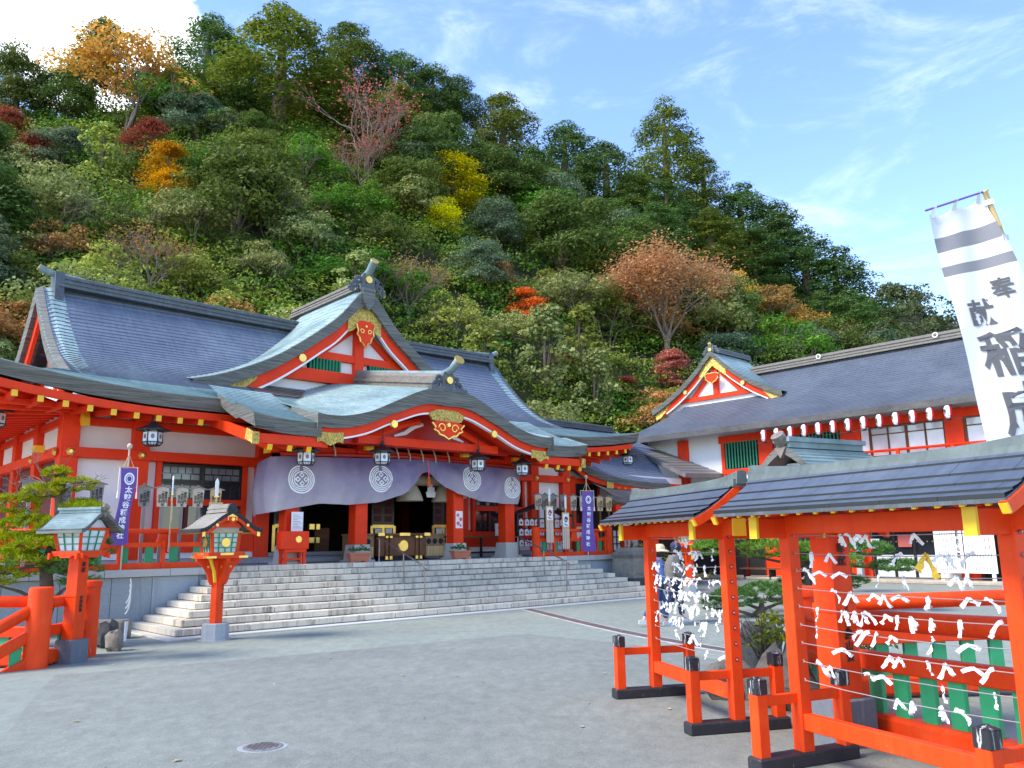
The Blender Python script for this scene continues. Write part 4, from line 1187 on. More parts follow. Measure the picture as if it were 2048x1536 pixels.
def cpt(i, t_):
    u, v = cuv[i]; zt = ctop(u, v); zb = float(np.interp(u, bot_u, bot_z)) if v < 3.4 else 2.50 - .05 * (v - 3.4)
    gather = math.exp(-((u - 7.95) / .55) ** 2)
    z_ = zt + (zb - zt) * t_
    fold = .04 * math.sin(u * 6.1 + 1.2 + 1.3 * math.sin(u * 1.7)) * t_ + .02 * math.sin(u * 15 + v * 9 + 3 * t_) * t_
    fold += .05 * math.sin((z_ * 9 + abs(u - 7.95) * 6)) * max(0, 1 - abs(u - 7.95) / 2.6) * t_
    bulge = .16 * math.sin(PI * min(1, t_ * .9)) * (1 - gather)
    if v > 3.4: return (u - bulge * .6 - fold, v, z_)
    return (u, v - bulge - fold + gather * .08, z_)
b = MB(); Vc = []; 
for i in range(ns + 1):
    for j in range(nz + 1): Vc.append(cpt(i, j / nz))
b.off = (C0, 3.2, 3.2)
b.add(Vc, [(i * (nz + 1) + j, i * (nz + 1) + j + 1, (i + 1) * (nz + 1) + j + 1, (i + 1) * (nz + 1) + j) for i in range(ns) for j in range(nz)])
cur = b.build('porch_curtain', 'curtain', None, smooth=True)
cur.location = W(C0, 3.2, 3.2); cur.rotation_euler = (0, 0, COURT)
tag(cur, 'long faded violet curtain with white crests, gathered up in the middle of the porch', 'curtain')
# white crests printed on the cloth: rings open at the top with four lozenges
def crest(uc, zc, r_, vofs=None):
    bb = MB((C0, 3.2, 3.2))
    def onc(x, z):
        # follow the cloth surface
        u = uc + x
        i = int(np.argmin(np.where(cuv[:, 1] < 3.45, np.abs(cuv[:, 0] - u), 99)))
        zt = ctop(u, 3.2); zb = float(np.interp(u, bot_u, bot_z)); t_ = (zt - z) / max(.1, zt - zb)
        p = cpt(i, min(max(t_, 0), 1)); return (u, p[1] - .012, z)
    for rr, w, gap in ((1.0, .10, .10), (.84, .07, .16), (.72, .07, .2), (.58, .08, .0), ):
        n = 40
        A = []; B = []
        for k in range(n + 1):
            th = -1.5 * PI + gap + (2 * PI - 2 * gap) * k / n + PI * 2
            wv = w * (1.35 if -2.4 < (th - 2 * PI + 1.5 * PI - PI) < .6 else 1)
            A.append(onc(r_ * rr * math.cos(th), zc + r_ * rr * math.sin(th))); B.append(onc(r_ * (rr - w) * math.cos(th), zc + r_ * (rr - w) * math.sin(th)))
        bb.strip(A, B)
    for dx, dz in ((0, .30), (.30, 0), (-.30, 0), (0, -.30)):
        for s0, s1 in ((.21, .10),):
            q = [(1, 0), (0, 1), (-1, 0), (0, -1), (1, 0)]
            A = [onc(r_ * (dx + s0 * a), zc + r_ * (dz + s0 * c)) for a, c in q]; B = [onc(r_ * (dx + s1 * a), zc + r_ * (dz + s1 * c)) for a, c in q]
            bb.strip(A, B)
    bb.build('crest', 'white_ink', cur)
crest(4.0, 3.33, .36); crest(6.35, 3.44, .37); crest(9.55, 3.56, .36); crest(11.2, 3.36, .33)
b = MB((C0, 3.2, 3.2)); b.tube([(7.95, 3.02, 4.05), (7.96, 2.98, 3.8), (7.95, 2.96, 3.55)], .014, 5); b.build('tie_cord', 'pink_ink', cur)
b = MB((C0, 3.2, 3.2)); b.lathe((7.95, 2.96, 3.28), [(.055, 0), (.05, .14), (.025, .2), (.04, .24), (.01, .28)], 8); b.build('tassel', 'f_redorange', cur)
# sacred straw rope with tassels behind the curtain
sr = court('straw_rope', 'thick twisted straw rope with hanging straw tassels above the entrance', 'straw rope', C0 + .8, 4.1, 3.3)
RO = (C0 + .8, 4.1, 3.3)
b = MB(RO); pts = []
for k in range(40):
    t_ = k / 39; pts.append((C0 - .6 + 3.2 * t_, 4.1, 3.72 - .16 * math.sin(PI * t_)))
b.tube(pts, [.05 + .13 * math.sin(PI * k / 39) ** .8 for k in range(40)], 10); b.build('rope', 'straw', sr, smooth=True)
for d_ in (.45, 1.75):
    b = MB(RO); b.lathe((C0 + d_, 4.05, 2.92), [(.40, 0), (.40, .05), (.33, .25), (.20, .48), (.10, .62), (.08, .75)], 20); b.build('straw_tassel', 'straw', sr, auto=60)
for d_ in (-.42, 1.14, 2.35):
    b = MB(RO); u_ = C0 + d_
    b.prism([(u_ - .06, 3.45), (u_ + .06, 3.45), (u_ + .06, 3.34), (u_ + .13, 3.34), (u_ + .13, 3.20), (u_ + .19, 3.20), (u_ + .15, 3.04), (u_ - .15, 3.04), (u_ - .19, 3.20), (u_ - .13, 3.20), (u_ - .13, 3.34), (u_ - .06, 3.34)], 1, 3.92, 3.925)
    b.build('paper_streamer', 'paper', sr)

# --- things standing on the porch
def offering():
    t_ = court('offering_box', 'large dark wooden offering box with gold crest and brass corners', 'offering box', 7.5, 3.9, PZ)
    b = MB((7.5, 3.9, PZ)); v0_, v1_ = 3.55, 4.25
    b.box(6.70, 8.30, v0_, v1_, PZ + .12, PZ + .68, 0, .01); b.build('body', 'wood_brown', t_)
    b = MB((7.5, 3.9, PZ)); b.box(6.62, 8.38, v0_ - .08, v1_ + .05, PZ + .68, PZ + .75, 0, .01); b.build('top_board', 'wood_brown', t_)
    for u_ in (6.92, 7.06, 7.94, 8.08):
        b = MB((7.5, 3.9, PZ)); b.box(u_ - .035, u_ + .035, v0_ - .05, v0_ - .004, PZ + .04, PZ + .68); b.build('post', 'wood_brown', t_)
        b = MB((7.5, 3.9, PZ)); b.box(u_ - .042, u_ + .042, v0_ - .058, v0_ + .0, PZ + .62, PZ + .675); b.build('post_fitting', 'gold', t_)
        b = MB((7.5, 3.9, PZ)); b.box(u_ - .042, u_ + .042, v0_ - .058, v0_, PZ + .03, PZ + .12); b.build('post_fitting', 'gold', t_)
    b = MB((7.5, 3.9, PZ)); b.tube([(7.5, v0_ - .002, PZ + .40), (7.5, v0_ - .03, PZ + .40)], [.17, .15], 24); b.build('crest_disc', 'gold', t_)
    b = MB((7.5, 3.9, PZ))
    for a, c in ((6.615, 6.82), (7.32, 7.68), (8.18, 8.385)): b.box(a, c, v0_ - .088, v0_ - .06, PZ + .675, PZ + .757)
    b.build('brass_corner', 'gold', t_)
    b = MB((7.5, 3.9, PZ)); b.box(6.8, 8.2, v0_ + .05, v1_ - .05, PZ, PZ + .12); b.build('base', 'dark', t_)
offering()
def cabinet(u_, label, holes):
    t_ = court('wooden_cabinet', label, 'cabinet', u_, 3.95, PZ, 'wooden cabinets beside the offering box')
    b = MB((u_, 3.95, PZ)); b.box(u_ - .36, u_ + .36, 3.7, 4.2, PZ + .06, PZ + .70, 0, .01); b.box(u_ - .38, u_ + .38, 3.67, 4.23, PZ + .70, PZ + .74); b.build('body', 'wood_cabinet', t_)
    for x in holes:
        b = MB((u_, 3.95, PZ)); b.tube([(u_ + x, 3.69, PZ + .52), (u_ + x, 3.685, PZ + .52)], .082, 16); b.build('coin_hole', 'dark', t_)
    for k in range(12):
        b = MB((u_, 3.95, PZ)); x = u_ - .32 + .64 * (k + .5) / 12; b.box(x - .018, x + .018, 3.68, 3.70, PZ + .10, PZ + .38); b.build('slat', 'wood_tan', t_)
    for x in (-.3, .3):
        b = MB((u_, 3.95, PZ)); b.box(u_ + x - .04, u_ + x + .04, 3.75, 3.83, PZ, PZ + .06); b.build('foot', 'dark', t_)
cabinet(8.72, 'brown wooden cabinet with three round holes, right of the offering box', (-.22, 0, .22))
cabinet(6.28, 'brown wooden cabinet half hidden behind a red porch column, left of the offering box', (.15,))
t_ = court('red_stand_box', 'red box with gold crest on a small red stool before the left porch column', 'box', 3.85, 3.05, PZ)
RB = (3.85, 3.05, PZ)
b = MB(RB); b.box(3.48, 4.22, 2.92, 3.22, PZ + .36, PZ + .80, 0, .01); b.build('box', 'red', t_)
b = MB(RB); b.tube([(3.93, 2.918, PZ + .60), (3.93, 2.90, PZ + .60)], [.09, .08], 20); b.build('crest_disc', 'gold', t_)
b = MB(RB); b.box(3.55, 4.15, 2.9, 3.24, PZ + .28, PZ + .36, 0, .01); b.build('stool_top', 'red', t_)
for x in (3.60, 4.10):
    for y in (2.95, 3.19):
        b = MB(RB); b.box(x - .035, x + .035, y - .035, y + .035, PZ, PZ + .28); b.build('leg', 'red', t_)
b = MB(RB); b.box(3.6, 4.1, 2.94, 2.97, PZ + .10, PZ + .14); b.box(3.6, 4.1, 3.17, 3.20, PZ + .10, PZ + .14); b.build('stretcher', 'red', t_)
t_ = court('paper_notice', 'white printed notice standing on the red box before the left porch column', 'notice', 3.95, 3.1, PZ + .8)
b = MB((3.95, 3.1, PZ + .8)); b.box(3.80, 4.12, 3.08, 3.09, PZ + .8, PZ + 1.28); b.build('sheet', 'paper', t_)
b = MB((3.95, 3.1, PZ + .8))
for k in range(9): b.box(3.84, 4.08 - .05 * (k % 3), 3.076, 3.079, PZ + .88 + k * .04, PZ + .89 + k * .04)
b.build('print', 'ink_grey', t_)
t_ = court('poster', 'red and white poster fixed to the third red porch column', 'poster', pc[2], PV - .2, 2.4)
b = MB((pc[2], PV - .2, 2.4)); b.box(pc[2] - .13, pc[2] + .13, PV - .204, PV - .195, 2.12, 2.62); b.build('sheet', 'paper', t_)
b = MB((pc[2], PV - .2, 2.4))
for x, z_, r_ in ((-.05, 2.5, .05), (.06, 2.38, .06), (-.04, 2.26, .06), (.05, 2.2, .04)): b.tube([(pc[2] + x, PV - .205, z_), (pc[2] + x, PV - .207, z_)], r_, 10)
b.build('print', 'pink_ink', t_)
# planters
def planter(u_, v_, label):
    t_ = court('flower_planter', label, 'planter', u_, v_, PZ, 'terracotta planters at the head of the stairs')
    o_ = (u_, v_, PZ)
    b = MB(o_); b.loft([[(u_ + sx * (.30 + d) , v_ + sy * (.11 + d), PZ + z_) for sx, sy in ((-1, -1), (1, -1), (1, 1), (-1, 1))] for d, z_ in ((-.04, .03), (.0, .20), (.025, .20), (.025, .24), (-.01, .24), (-.02, .20))]); b.build('trough', 'terracotta', t_)
    for x in (-.2, .2):
        b = MB(o_); b.box(u_ + x - .05, u_ + x + .05, v_ - .09, v_ + .09, PZ, PZ + .035); b.build('foot', 'terracotta', t_)
    b = MB(o_)
    for k in range(70):
        a = random.uniform(0, 6.28); r_ = random.random() ** .5; x = u_ + .28 * r_ * math.cos(a); y = v_ + .13 * r_ * math.sin(a); z_ = PZ + .27 + random.uniform(0, .14) * (1.2 - r_)
        d = Vector((math.cos(a) * .6 + random.uniform(-.3, .3), math.sin(a) * .6 + random.uniform(-.3, .3), random.uniform(-.1, .5))).normalized()
        s2 = d.cross(Vector((0, 0, 1))).normalized() * .045; p = Vector((x, y, z_)); q = p + d * .11
        b.add([tuple(p), tuple((p + q) / 2 + s2 + Vector((0, 0, .015))), tuple(q), tuple((p + q) / 2 - s2 + Vector((0, 0, .015)))], [(0, 1, 2, 3)])
    b.build('leaves', 'leaf_pot', t_)
planter(5.62, 2.86, 'terracotta planter of green leaves in front of the second red porch column')
planter(9.02, 2.86, 'terracotta planter of green leaves in front of the third red porch column')
# side table with leaflets and cartons, right bay of the porch
t_ = court('leaflet_table', 'dark table with leaflets behind the right porch column', 'table', 11.4, 4.7, PZ)
TO = (11.4, 4.7, PZ)
b = MB(TO); b.box(9.9, 12.6, 4.45, 4.95, PZ + .62, PZ + .67); b.build('top', 'wood_brown', t_)
for x in (10.0, 11.2, 12.5):
    b = MB(TO); b.box(x - .03, x + .03, 4.5, 4.56, PZ, PZ + .62); b.build('leg', 'dark', t_)
b = MB(TO); b.box(10.0, 12.5, 4.51, 4.55, PZ + .12, PZ + .16); b.build('stretcher', 'dark', t_)
for k, (u_, w, h, mat, lab) in enumerate(((10.35, .28, .42, 'paper', 'white leaflet holder with red print on the dark table, left of the right porch column'), (12.05, .34, .40, 'paper', 'white printed card leaning on the dark table, right of the right porch column'))):
    o_ = court('leaflet_stand', lab, 'leaflet', u_, 4.62, PZ + .67)
    b = MB((u_, 4.62, PZ + .67)); b.box(u_ - w / 2, u_ + w / 2, 4.6, 4.63, PZ + .67, PZ + .67 + h); b.build('card', mat, o_)
    b = MB((u_, 4.62, PZ + .67)); b.tube([(u_ + .02, 4.598, PZ + .67 + h * .6), (u_ + .02, 4.594, PZ + .67 + h * .6)], .09, 10); b.build('print', 'pink_ink' if k == 0 else 'ink_grey', o_)
o_ = court('cardboard_carton', 'small brown cardboard carton with white label on the dark table', 'carton', 12.3, 4.55, PZ + .67)
b = MB((12.3, 4.55, PZ + .67)); b.box(12.02, 12.58, 4.47, 4.75, PZ + .67, PZ + .87); b.build('carton', 'cardboard', o_)
b = MB((12.3, 4.55, PZ + .67)); b.box(12.22, 12.40, 4.462, 4.47, PZ + .72, PZ + .84); b.build('label_sticker', 'paper', o_)
# --- stair handrails
def handrail(u_, label):
    t_ = court('stair_handrail', label, 'handrail', u_, 1.4, 0, 'steel handrails on the stairs')
    o_ = (u_, 1.4, 0)
    P = [(u_, 2.72, PZ - .13, PZ + .62), (u_, 1.45, PL + RISE * 5, None), (u_, .55, PL + RISE * 2, None)]
    top0 = Vector((u_, 2.62, PZ + .62)); top1 = Vector((u_, .55, PL + RISE * 2 + .82))
    b = MB(o_); b.tube([top0 + Vector((0, .12, -.02)), top0, top1, top1 + Vector((0, -.06, -.05))], .022, 8); b.build('rail', 'steel', t_, smooth=True)
    for v_, z_ in ((2.62, PZ - RISE), (1.5, PL + RISE * 5), (.6, PL + RISE * 2)):
        tt = (2.62 - v_) / 2.07; zt = top0.z + (top1.z - top0.z) * tt
        b = MB(o_); b.tube([(u_, v_, z_), (u_, v_, zt)], .018, 8); b.lathe((u_, v_, z_), [(.05, 0), (.045, .02)], 10); b.build('post', 'steel', t_)
handrail(6.1, 'steel stair handrail in front of the offering box'); handrail(11.05, 'steel stair handrail in front of the right porch column')
# --- veranda railings
def railing(u0_, u1_, v_, label, newels, posts):
    t_ = court('veranda_railing', label, 'railing', (u0_ + u1_) / 2, v_, PZ)
    o_ = ((u0_ + u1_) / 2, v_, PZ)
    b = MB(o_); b.box(u0_, u1_, v_ - .07, v_ + .07, PZ, PZ + .13, 0, .008); b.build('bottom_rail', 'red_worn', t_)
    b = MB(o_); b.box(u0_, u1_, v_ - .055, v_ + .055, PZ + .46, PZ + .56, 0, .008); b.build('middle_rail', 'red_worn', t_)
    b = MB(o_); b.tube([(u0_, v_, PZ + .80), (u1_, v_, PZ + .80)], .055, 10); b.build('top_rail', 'red_worn', t_, smooth=True)
    for u_ in newels:
        b = MB(o_); b.lathe((u_, v_, PZ), [(.13, 0), (.13, .86), (.135, .87), (.12, .9)], 16); b.build('newel', 'red_worn', t_, auto=40)
    for u_ in posts:
        b = MB(o_); b.box(u_ - .04, u_ + .04, v_ - .085, v_ - .0, PZ - .01, PZ + .60, 0, .006); b.build('post', 'red_worn', t_)
    x = u0_ + .35; k = 0
    while x < u1_ - .1:
        b = MB(o_); b.box(x - .085, x + .085, v_ - .02, v_ + .02, PZ + .13, PZ + .46); b.build('green_board', 'green', t_)
        if k % 2 == 0:
            b = MB(o_); b.add([(x + .3 - .16, v_ - .04, PZ + .56), (x + .3 + .16, v_ - .04, PZ + .56), (x + .3 + .1, v_ - .04, PZ + .745), (x + .3 - .1, v_ - .04, PZ + .745), (x + .3 - .16, v_ + .04, PZ + .56), (x + .3 + .16, v_ + .04, PZ + .56), (x + .3 + .1, v_ + .04, PZ + .745), (x + .3 - .1, v_ + .04, PZ + .745)], [(0, 1, 2, 3), (5, 4, 7, 6), (1, 5, 6, 2), (4, 0, 3, 7)]); b.build('rail_block', 'red_worn', t_)
        x += .52; k += 1
railing(-3.2, 2.15, 2.66, 'vermilion veranda railing with green boards left of the stairs', (-3.15, 2.1), (-.35, .55, 1.5))
railing(11.85, 15.3, 2.66, 'vermilion veranda railing with green boards right of the stairs', (11.85, 15.25), (12.6, 13.2, 13.85, 14.6, 15.0))

# ------------------------------------------------------------------ right wing building
wing = court('wing_building', 'two-storey vermilion and white wing with long slate-blue roof on the right', 'building', 27, 0)
WO = (27, 0, 0)
def wp(name, mats, fn, parent=None, label=None, smooth=False, auto=None):
    b_ = MB(WO); fn(b_); return b_.build(name, mats, parent or wing, label, smooth, auto)
def wbox(name, mat, x0, x1, y0, y1, z0, z1, parent=None, ch=0.0):
    b_ = MB(WO); b_.box(x0, x1, y0, y1, z0, z1, 0, ch); return b_.build(name, mat, parent or wing)
WU = 26.5; VN, VF = -17.0, 10.6
wpf = catmull([(25.2, 6.58), (26.6, 7.30), (28.3, 8.45), (30.0, 9.78)], 10)
def zw(u): return float(np.interp(u, wpf[:, 0], wpf[:, 1]))
def wroof(b_):
    n = 34
    for k in range(n):
        ua = 25.2 + 4.8 * k / n; ub = 25.2 + 4.8 * (k + 1) / n
        va, vb = VF - (ua - 25.2) * .75, VF - (ub - 25.2) * .75
        m_ = 24
        lo = [(ua, va + (VN - va) * j / m_, zw(ua)) for j in range(m_ + 1)]
        lp = [(ua - .006, p[1], p[2] + .024) for p in lo]
        up = [(ub, vb + (VN - vb) * j / m_, zw(ub)) for j in range(m_ + 1)]
        b_.strip(lp, lo); b_.strip(up, lp)
wp('roof', 'roof_wing', wroof)
def whip(b_):
    n = 12
    for k in range(n):
        a, c = k / n, (k + 1) / n
        def row(t_, dz): return [(25.2 + 4.8 * t_, VF - 3.6 * t_, zw(25.2 + 4.8 * t_) + dz), (34.8 - 4.8 * t_, VF - 3.6 * t_, zw(25.2 + 4.8 * t_) + dz)]
        b_.strip(row(c, 0), row(a, .02)); 
    b_.strip([(34.8, VF, 6.58), (34.8, VN, 6.58)], [(30, VF - 3.6, 9.78), (30, VN, 9.78)])
wp('rear_roof', 'roof_wing', whip)
wp('eave_edge', 'roof_brown', lambda b_: (b_.strip([(25.19, VF, 6.61), (25.19, VN, 6.61)], [(25.28, VF - .05, 6.36), (25.28, VN, 6.36)]), b_.strip([(25.28, VF - .05, 6.36), (25.28, VN, 6.36)], [(26.6, VF - 1, 6.62), (26.6, VN, 6.62)]), b_.strip([(34.8, VF, 6.6), (25.19, VF, 6.61)], [(34.7, VF - .06, 6.36), (25.28, VF - .06, 6.36)])))
def wridge(b_): ridge(b_, 5.6, VN, 1, 30.0, 9.72, sc=1.05)
wp('ridge', 'ridge_brown', wridge)
for v_ in (1.9, -3.3):
    wp('ridge_ring', 'white_trim', lambda b_: b_.tube([(29.62, v_ + .10 * math.cos(t_), 10.0 + .10 * math.sin(t_)) for t_ in np.linspace(0, 2 * PI, 13)], .025, 5))
# gable on the wing roof, facing the court
GA, GU, GH = 6.45, 27.9, 4.1
gw2 = catmull([(0, 10.80), (.34, 10.50), (1.03, 9.85), (1.98, 9.15), (2.93, 8.62), (3.7, 8.28)], 8)
def zgw(d_): return float(np.interp(abs(d_), gw2[:, 0], gw2[:, 1]))
def wgr(b_):
    n = 22
    for s_ in (-1, 1):
        for i in range(n):
            da, db = 3.7 * (1 - i / n), 3.7 * (1 - (i + 1) / n)
            lo = [(GU - .35 + (31.0 - GU) * j / 4, GA + s_ * da, zgw(da)) for j in range(5)]
            lp = [(p[0], p[1] + s_ * .006, p[2] + .022) for p in lo]
            up = [(p[0], GA + s_ * db, zgw(db)) for p in lo]
            if s_ > 0: b_.strip(lp[::-1], lo[::-1]); b_.strip(up[::-1], lp[::-1])
            else: b_.strip(lp, lo); b_.strip(up, lp)
wp('gable_roof', 'roof_patina', wgr)
dd_ = list(np.linspace(3.7, -3.7, 49))
wp('gable_edge', 'roof_edge', lambda b_: (b_.strip([(GU - .36, GA + d_, zgw(d_) + .02) for d_ in dd_], [(GU - .30, GA + d_, zgw(d_) - .24) for d_ in dd_]), b_.strip([(GU - .30, GA + d_, zgw(d_) - .24) for d_ in dd_], [(GU + .2, GA + d_, zgw(d_) - .22) for d_ in dd_])))
def wbarge(o0, o1, u_, lim):
    d2 = list(np.linspace(lim, -lim, 41))
    return lambda b_: (b_.strip([(u_, GA + d_, zgw(d_) - .22 - o0) for d_ in d2], [(u_, GA + d_, zgw(d_) - .22 - o1) for d_ in d2]), b_.strip([(u_, GA + d_, zgw(d_) - .22 - o1) for d_ in d2], [(u_ + .1, GA + d_, zgw(d_) - .22 - o1) for d_ in d2]))
wp('bargeboard', 'red', wbarge(0, .34, GU - .16, 3.55)); wp('barge_trim', 'white_trim', wbarge(.34, .40, GU - .17, 2.9))
wp('crest_fitting', 'gold_carved', lambda b_: b_.strip([(GU - .18, GA + d_, zgw(d_) - .24) for d_ in np.linspace(.75, -.75, 15)], [(GU - .18, GA + d_, zgw(d_) - .62 - .10 * math.cos(d_ * 2)) for d_ in np.linspace(.75, -.75, 15)]))
for s_ in (-1, 1):
    wp('barge_fitting', 'gold_carved', lambda b_: b_.strip([(GU - .18, GA + s_ * d_, zgw(d_) - .23) for d_ in (np.linspace(3.55, 2.65, 9) if s_ > 0 else np.linspace(2.65, 3.55, 9))], [(GU - .18, GA + s_ * d_, zgw(d_) - .23 - .36 * min(1, (d_ - 2.55) * 1.6)) for d_ in (np.linspace(3.55, 2.65, 9) if s_ > 0 else np.linspace(2.65, 3.55, 9))]))
    wp('gold_stud', 'gold', lambda b_: b_.tube([(GU - .17, GA + s_ * 1.65, zgw(1.65) - .40), (GU - .23, GA + s_ * 1.65, zgw(1.65) - .40)], .11, 12))
wp('gable_wall', 'plaster', lambda b_: b_.prism([(GA + d_, zgw(d_) - .3) for d_ in np.linspace(-3.3, 3.3, 25)] + [(GA + 3.3, 8.0), (GA - 3.3, 8.0)], 0, GU + .15, GU + .2))
wp('gable_beam', 'red', lambda b_: b_.box(GU + .02, GU + .2, GA - 2.75, GA + 2.75, 8.48, 8.69))
wp('gable_beam', 'red', lambda b_: b_.box(GU - .0, GU + .14, GA - .14, GA + .14, 8.66, 10.2))
for s_ in (-1, 1): wp('gable_strut', 'red', lambda b_: b_.prism([(GA + s_ * 1.5, 8.69), (GA + s_ * 1.22, 8.69), (GA + s_ * .3, 9.62), (GA + s_ * .3, 9.9)], 0, GU + .05, GU + .16))
wp('gable_pendant', ['red', 'gold'], lambda b_: (b_.prism([(GA + p[0] * .75, 9.25 + p[1] * .9) for p in PEND], 0, GU - .26, GU - .2), b_.tube([(GU - .27, GA + p[0] * .75, 9.25 + p[1] * .9) for p in PEND], .03, 5, 1)))
def wgridge(b_): ridge(b_, GU - .1, 31.0, 0, GA, 10.74, sc=.75)
wp('gable_ridge', 'ridge_dark', wgridge)
wp('ridge_end_ornament', 'ridge_dark', lambda b_: oni(b_, 1, GU - .18, GA, 10.76, 0, .6))
wp('ridge_boss', 'gold', lambda b_: b_.tube([(GU - .22, GA, 10.88), (GU - .30, GA, 10.88)], .09, 12))
wp('finial_cap', 'gold', lambda b_: b_.tube([(GU - .1, GA, 11.02), (GU - .32, GA, 11.2)], [.06, .08], 10))
# walls, upper storey
wbox('wall', 'plaster', WU + .04, WU + .2, VN, VF - .9, 0.0, 6.6)
for a, c in ((7.25, 7.80), (2.72, 3.44), (-.34, -1.18), (-4.4, -5.05), (-8.3, -9.0)):
    wbox('column', 'red', WU - .12, WU + .1, min(a, c), max(a, c), 0.05, 6.38, None, .01)
wbox('beam', 'red', WU - .08, WU + .08, VN, 5.5, 6.02, 6.36)
wbox('beam', 'red', WU - .08, WU + .08, VN, 5.4, 4.62, 4.80)
wbox('frame_post', 'red', WU - .06, WU + .06, 5.22, 5.40, 3.3, 6.2)
wbox('beam', 'red', WU - .05, WU + .07, 7.25, VF - 1, 4.3, 4.42)
wbox('beam', 'red', WU - .07, WU + .07, VN, 5.4, 3.2, 3.46)
def grate(a, c, z0, z1):
    g = wbox('window_grate', 'dark', WU + .0, WU + .045, min(a, c), max(a, c), z0, z1)
    n = max(4, int(abs(c - a) / .15))
    sb = MB(); sb.box(-.045, .045, -.03, .03, 0, z1 - z0); me = sb.mesh('slat', 'green_slat')
    for k in range(n):
        obj('slat', me, g, (WU - .05 - WO[0], a + (c - a) * (k + .5) / n, z0), (0, 0, R(20)))
grate(3.50, 5.20, 4.84, 6.04); grate(-.30, 2.68, 4.84, 6.04)
def win(a, c, z0, z1):
    g = wbox('window', 'window_light', WU - .02, WU + .03, min(a, c), max(a, c), z0, z1)
    n = 4
    for k in range(n + 1):
        v_ = a + (c - a) * k / n; w_ = .05 if k % 2 == 0 else .03
        wbox('mullion', 'wood_brown', WU - .06, WU - .005, v_ - w_, v_ + w_, z0, z1, g)
    for z_, w_ in ((z0, .03), (z1 - .32, .018), (z1, .05)): wbox('glazing_bar', 'wood_brown', WU - .055, WU - .004, min(a, c), max(a, c), z_ - w_, z_ + w_, g)
win(-1.56, -4.38, 4.82, 6.0); win(-5.1, -8.2, 4.82, 6.0); win(-9.1, -12.4, 4.82, 6.0)
wbox('white_strip', 'plaster', WU - .04, WU + .03, -1.54, -1.2, 4.82, 6.0)
rl = MB(WO); rl.tube([(WU - .35, -.4, 5.0), (WU - .35, VN, 5.0)], .05, 8); rl.build('balcony_rail', 'red', wing, smooth=True)
for v_ in (-.5, -2.7, -4.7, -6.7, -9):
    wbox('rail_post', 'red', WU - .41, WU - .29, v_ - .06, v_ + .06, 4.7, 5.02)
wbox('balcony_ledge', 'red', WU - .5, WU + .04, VN, -.4, 4.64, 4.72)
# lower storey: canopy, doors, openings
wbox('canopy', 'black_lacquer', WU - .9, WU, VN, .4, 2.42, 2.56)
wbox('canopy_band', 'interior_red', WU - .3, WU + .02, VN, .4, 2.56, 3.2)
def gdoor(a, c):
    g = wbox('glass_door', 'glass_dark', WU - .03, WU + .035, min(a, c), max(a, c), .1, 2.42)
    for k in range(4):
        v_ = a + (c - a) * k / 3
        wbox('door_stile', 'black_lacquer', WU - .08, WU - .03, v_ - .05, v_ + .05, .1, 2.42, g)
    for k in range(3):
        v_ = a + (c - a) * (k + .5) / 3
        wbox('door_panel', 'window_light', WU - .05, WU - .034, v_ - .34, v_ + .34, .18, 1.0, g)
        for j in range(4): wbox('sticker', 'gold', WU - .052, WU - .036, v_ - .3 + j * .19, v_ - .26 + j * .19, 1.48, 1.52, g)
gdoor(-1.3, -3.6)
wbox('door_notice', 'paper', WU - .1, WU - .085, -1.55, -1.1, 1.25, 1.62)
wbox('door_notice', 'f_pink', WU - .1, WU - .085, -2.75, -2.25, 1.3, 1.75)
for a, c in ((-.3, 2.6), (3.5, 7.1), (-5.1, -8.2)):
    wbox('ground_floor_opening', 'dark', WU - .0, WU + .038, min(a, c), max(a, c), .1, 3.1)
    for k in range(5):
        v_ = a + (c - a) * k / 4
        wbox('opening_post', 'interior_red', WU - .06, WU - .004, v_ - .05, v_ + .05, .1, 3.1)
wbox('stone_kerb', 'gravel_edge', WU - 1.3, WU - .1, VN, 8.5, .0, .12, None, .02)
wbox('post_stone', 'stone_grey', WU - .55, WU - .35, -.95, -.75, .1, 2.5)
# notice board
nb = court('notice_board', 'large white notice board full of small writing beside the glass doors', 'notice board', 26.0, -4.65)
NBO = (26.0, -4.65, 0)
def nbb(name, mat, v0_, v1_, z0, z1, d=0.0):
    b_ = MB(NBO); b_.box(25.96 - d, 25.99 - d, min(v0_, v1_), max(v0_, v1_), z0, z1); return b_.build(name, mat, nb)
nbb('left_panel', 'paper', -3.74, -4.70, .38, 2.22); nbb('right_panel', 'paper', -4.74, -5.75, .38, 2.25)
for v_ in (-3.9, -4.72, -5.6):
    b_ = MB(NBO); b_.box(25.99, 26.06, v_ - .06, v_ + .06, .0, .5); b_.build('leg', 'white_trim', nb)
pr1 = MB(NBO); pr2 = MB(NBO)
for (v0_, v1_, rows) in ((-3.86, -4.42, ((.46, .62, 8), (.72, .92, 9), (.98, 1.18, 9), (1.26, 1.42, 5), (1.5, 1.66, 6), (1.72, 1.84, 7), (1.90, 2.1, 7))), (-4.86, -5.66, ((.46, .60, 9), (.70, .80, 8), (.90, 1.12, 9), (1.22, 1.4, 6), (1.48, 1.66, 6), (1.80, 2.1, 5)))):
    for z0, z1, n in rows:
        for k in range(n):
            v_ = v0_ + (v1_ - v0_) * (k + .3) / n
            (pr2 if (n == 6 and v0_ < -4.5 and k > 3) else pr1).box(25.955, 25.959, v_ - .018, v_ + .010, z0, z1 - random.uniform(0, .06))
o_ = pr1.build('fine_print', 'ink_grey', nb); o_['kind'] = 'stuff'
o_ = pr2.build('red_print', 'pink_ink', nb); o_['kind'] = 'stuff'
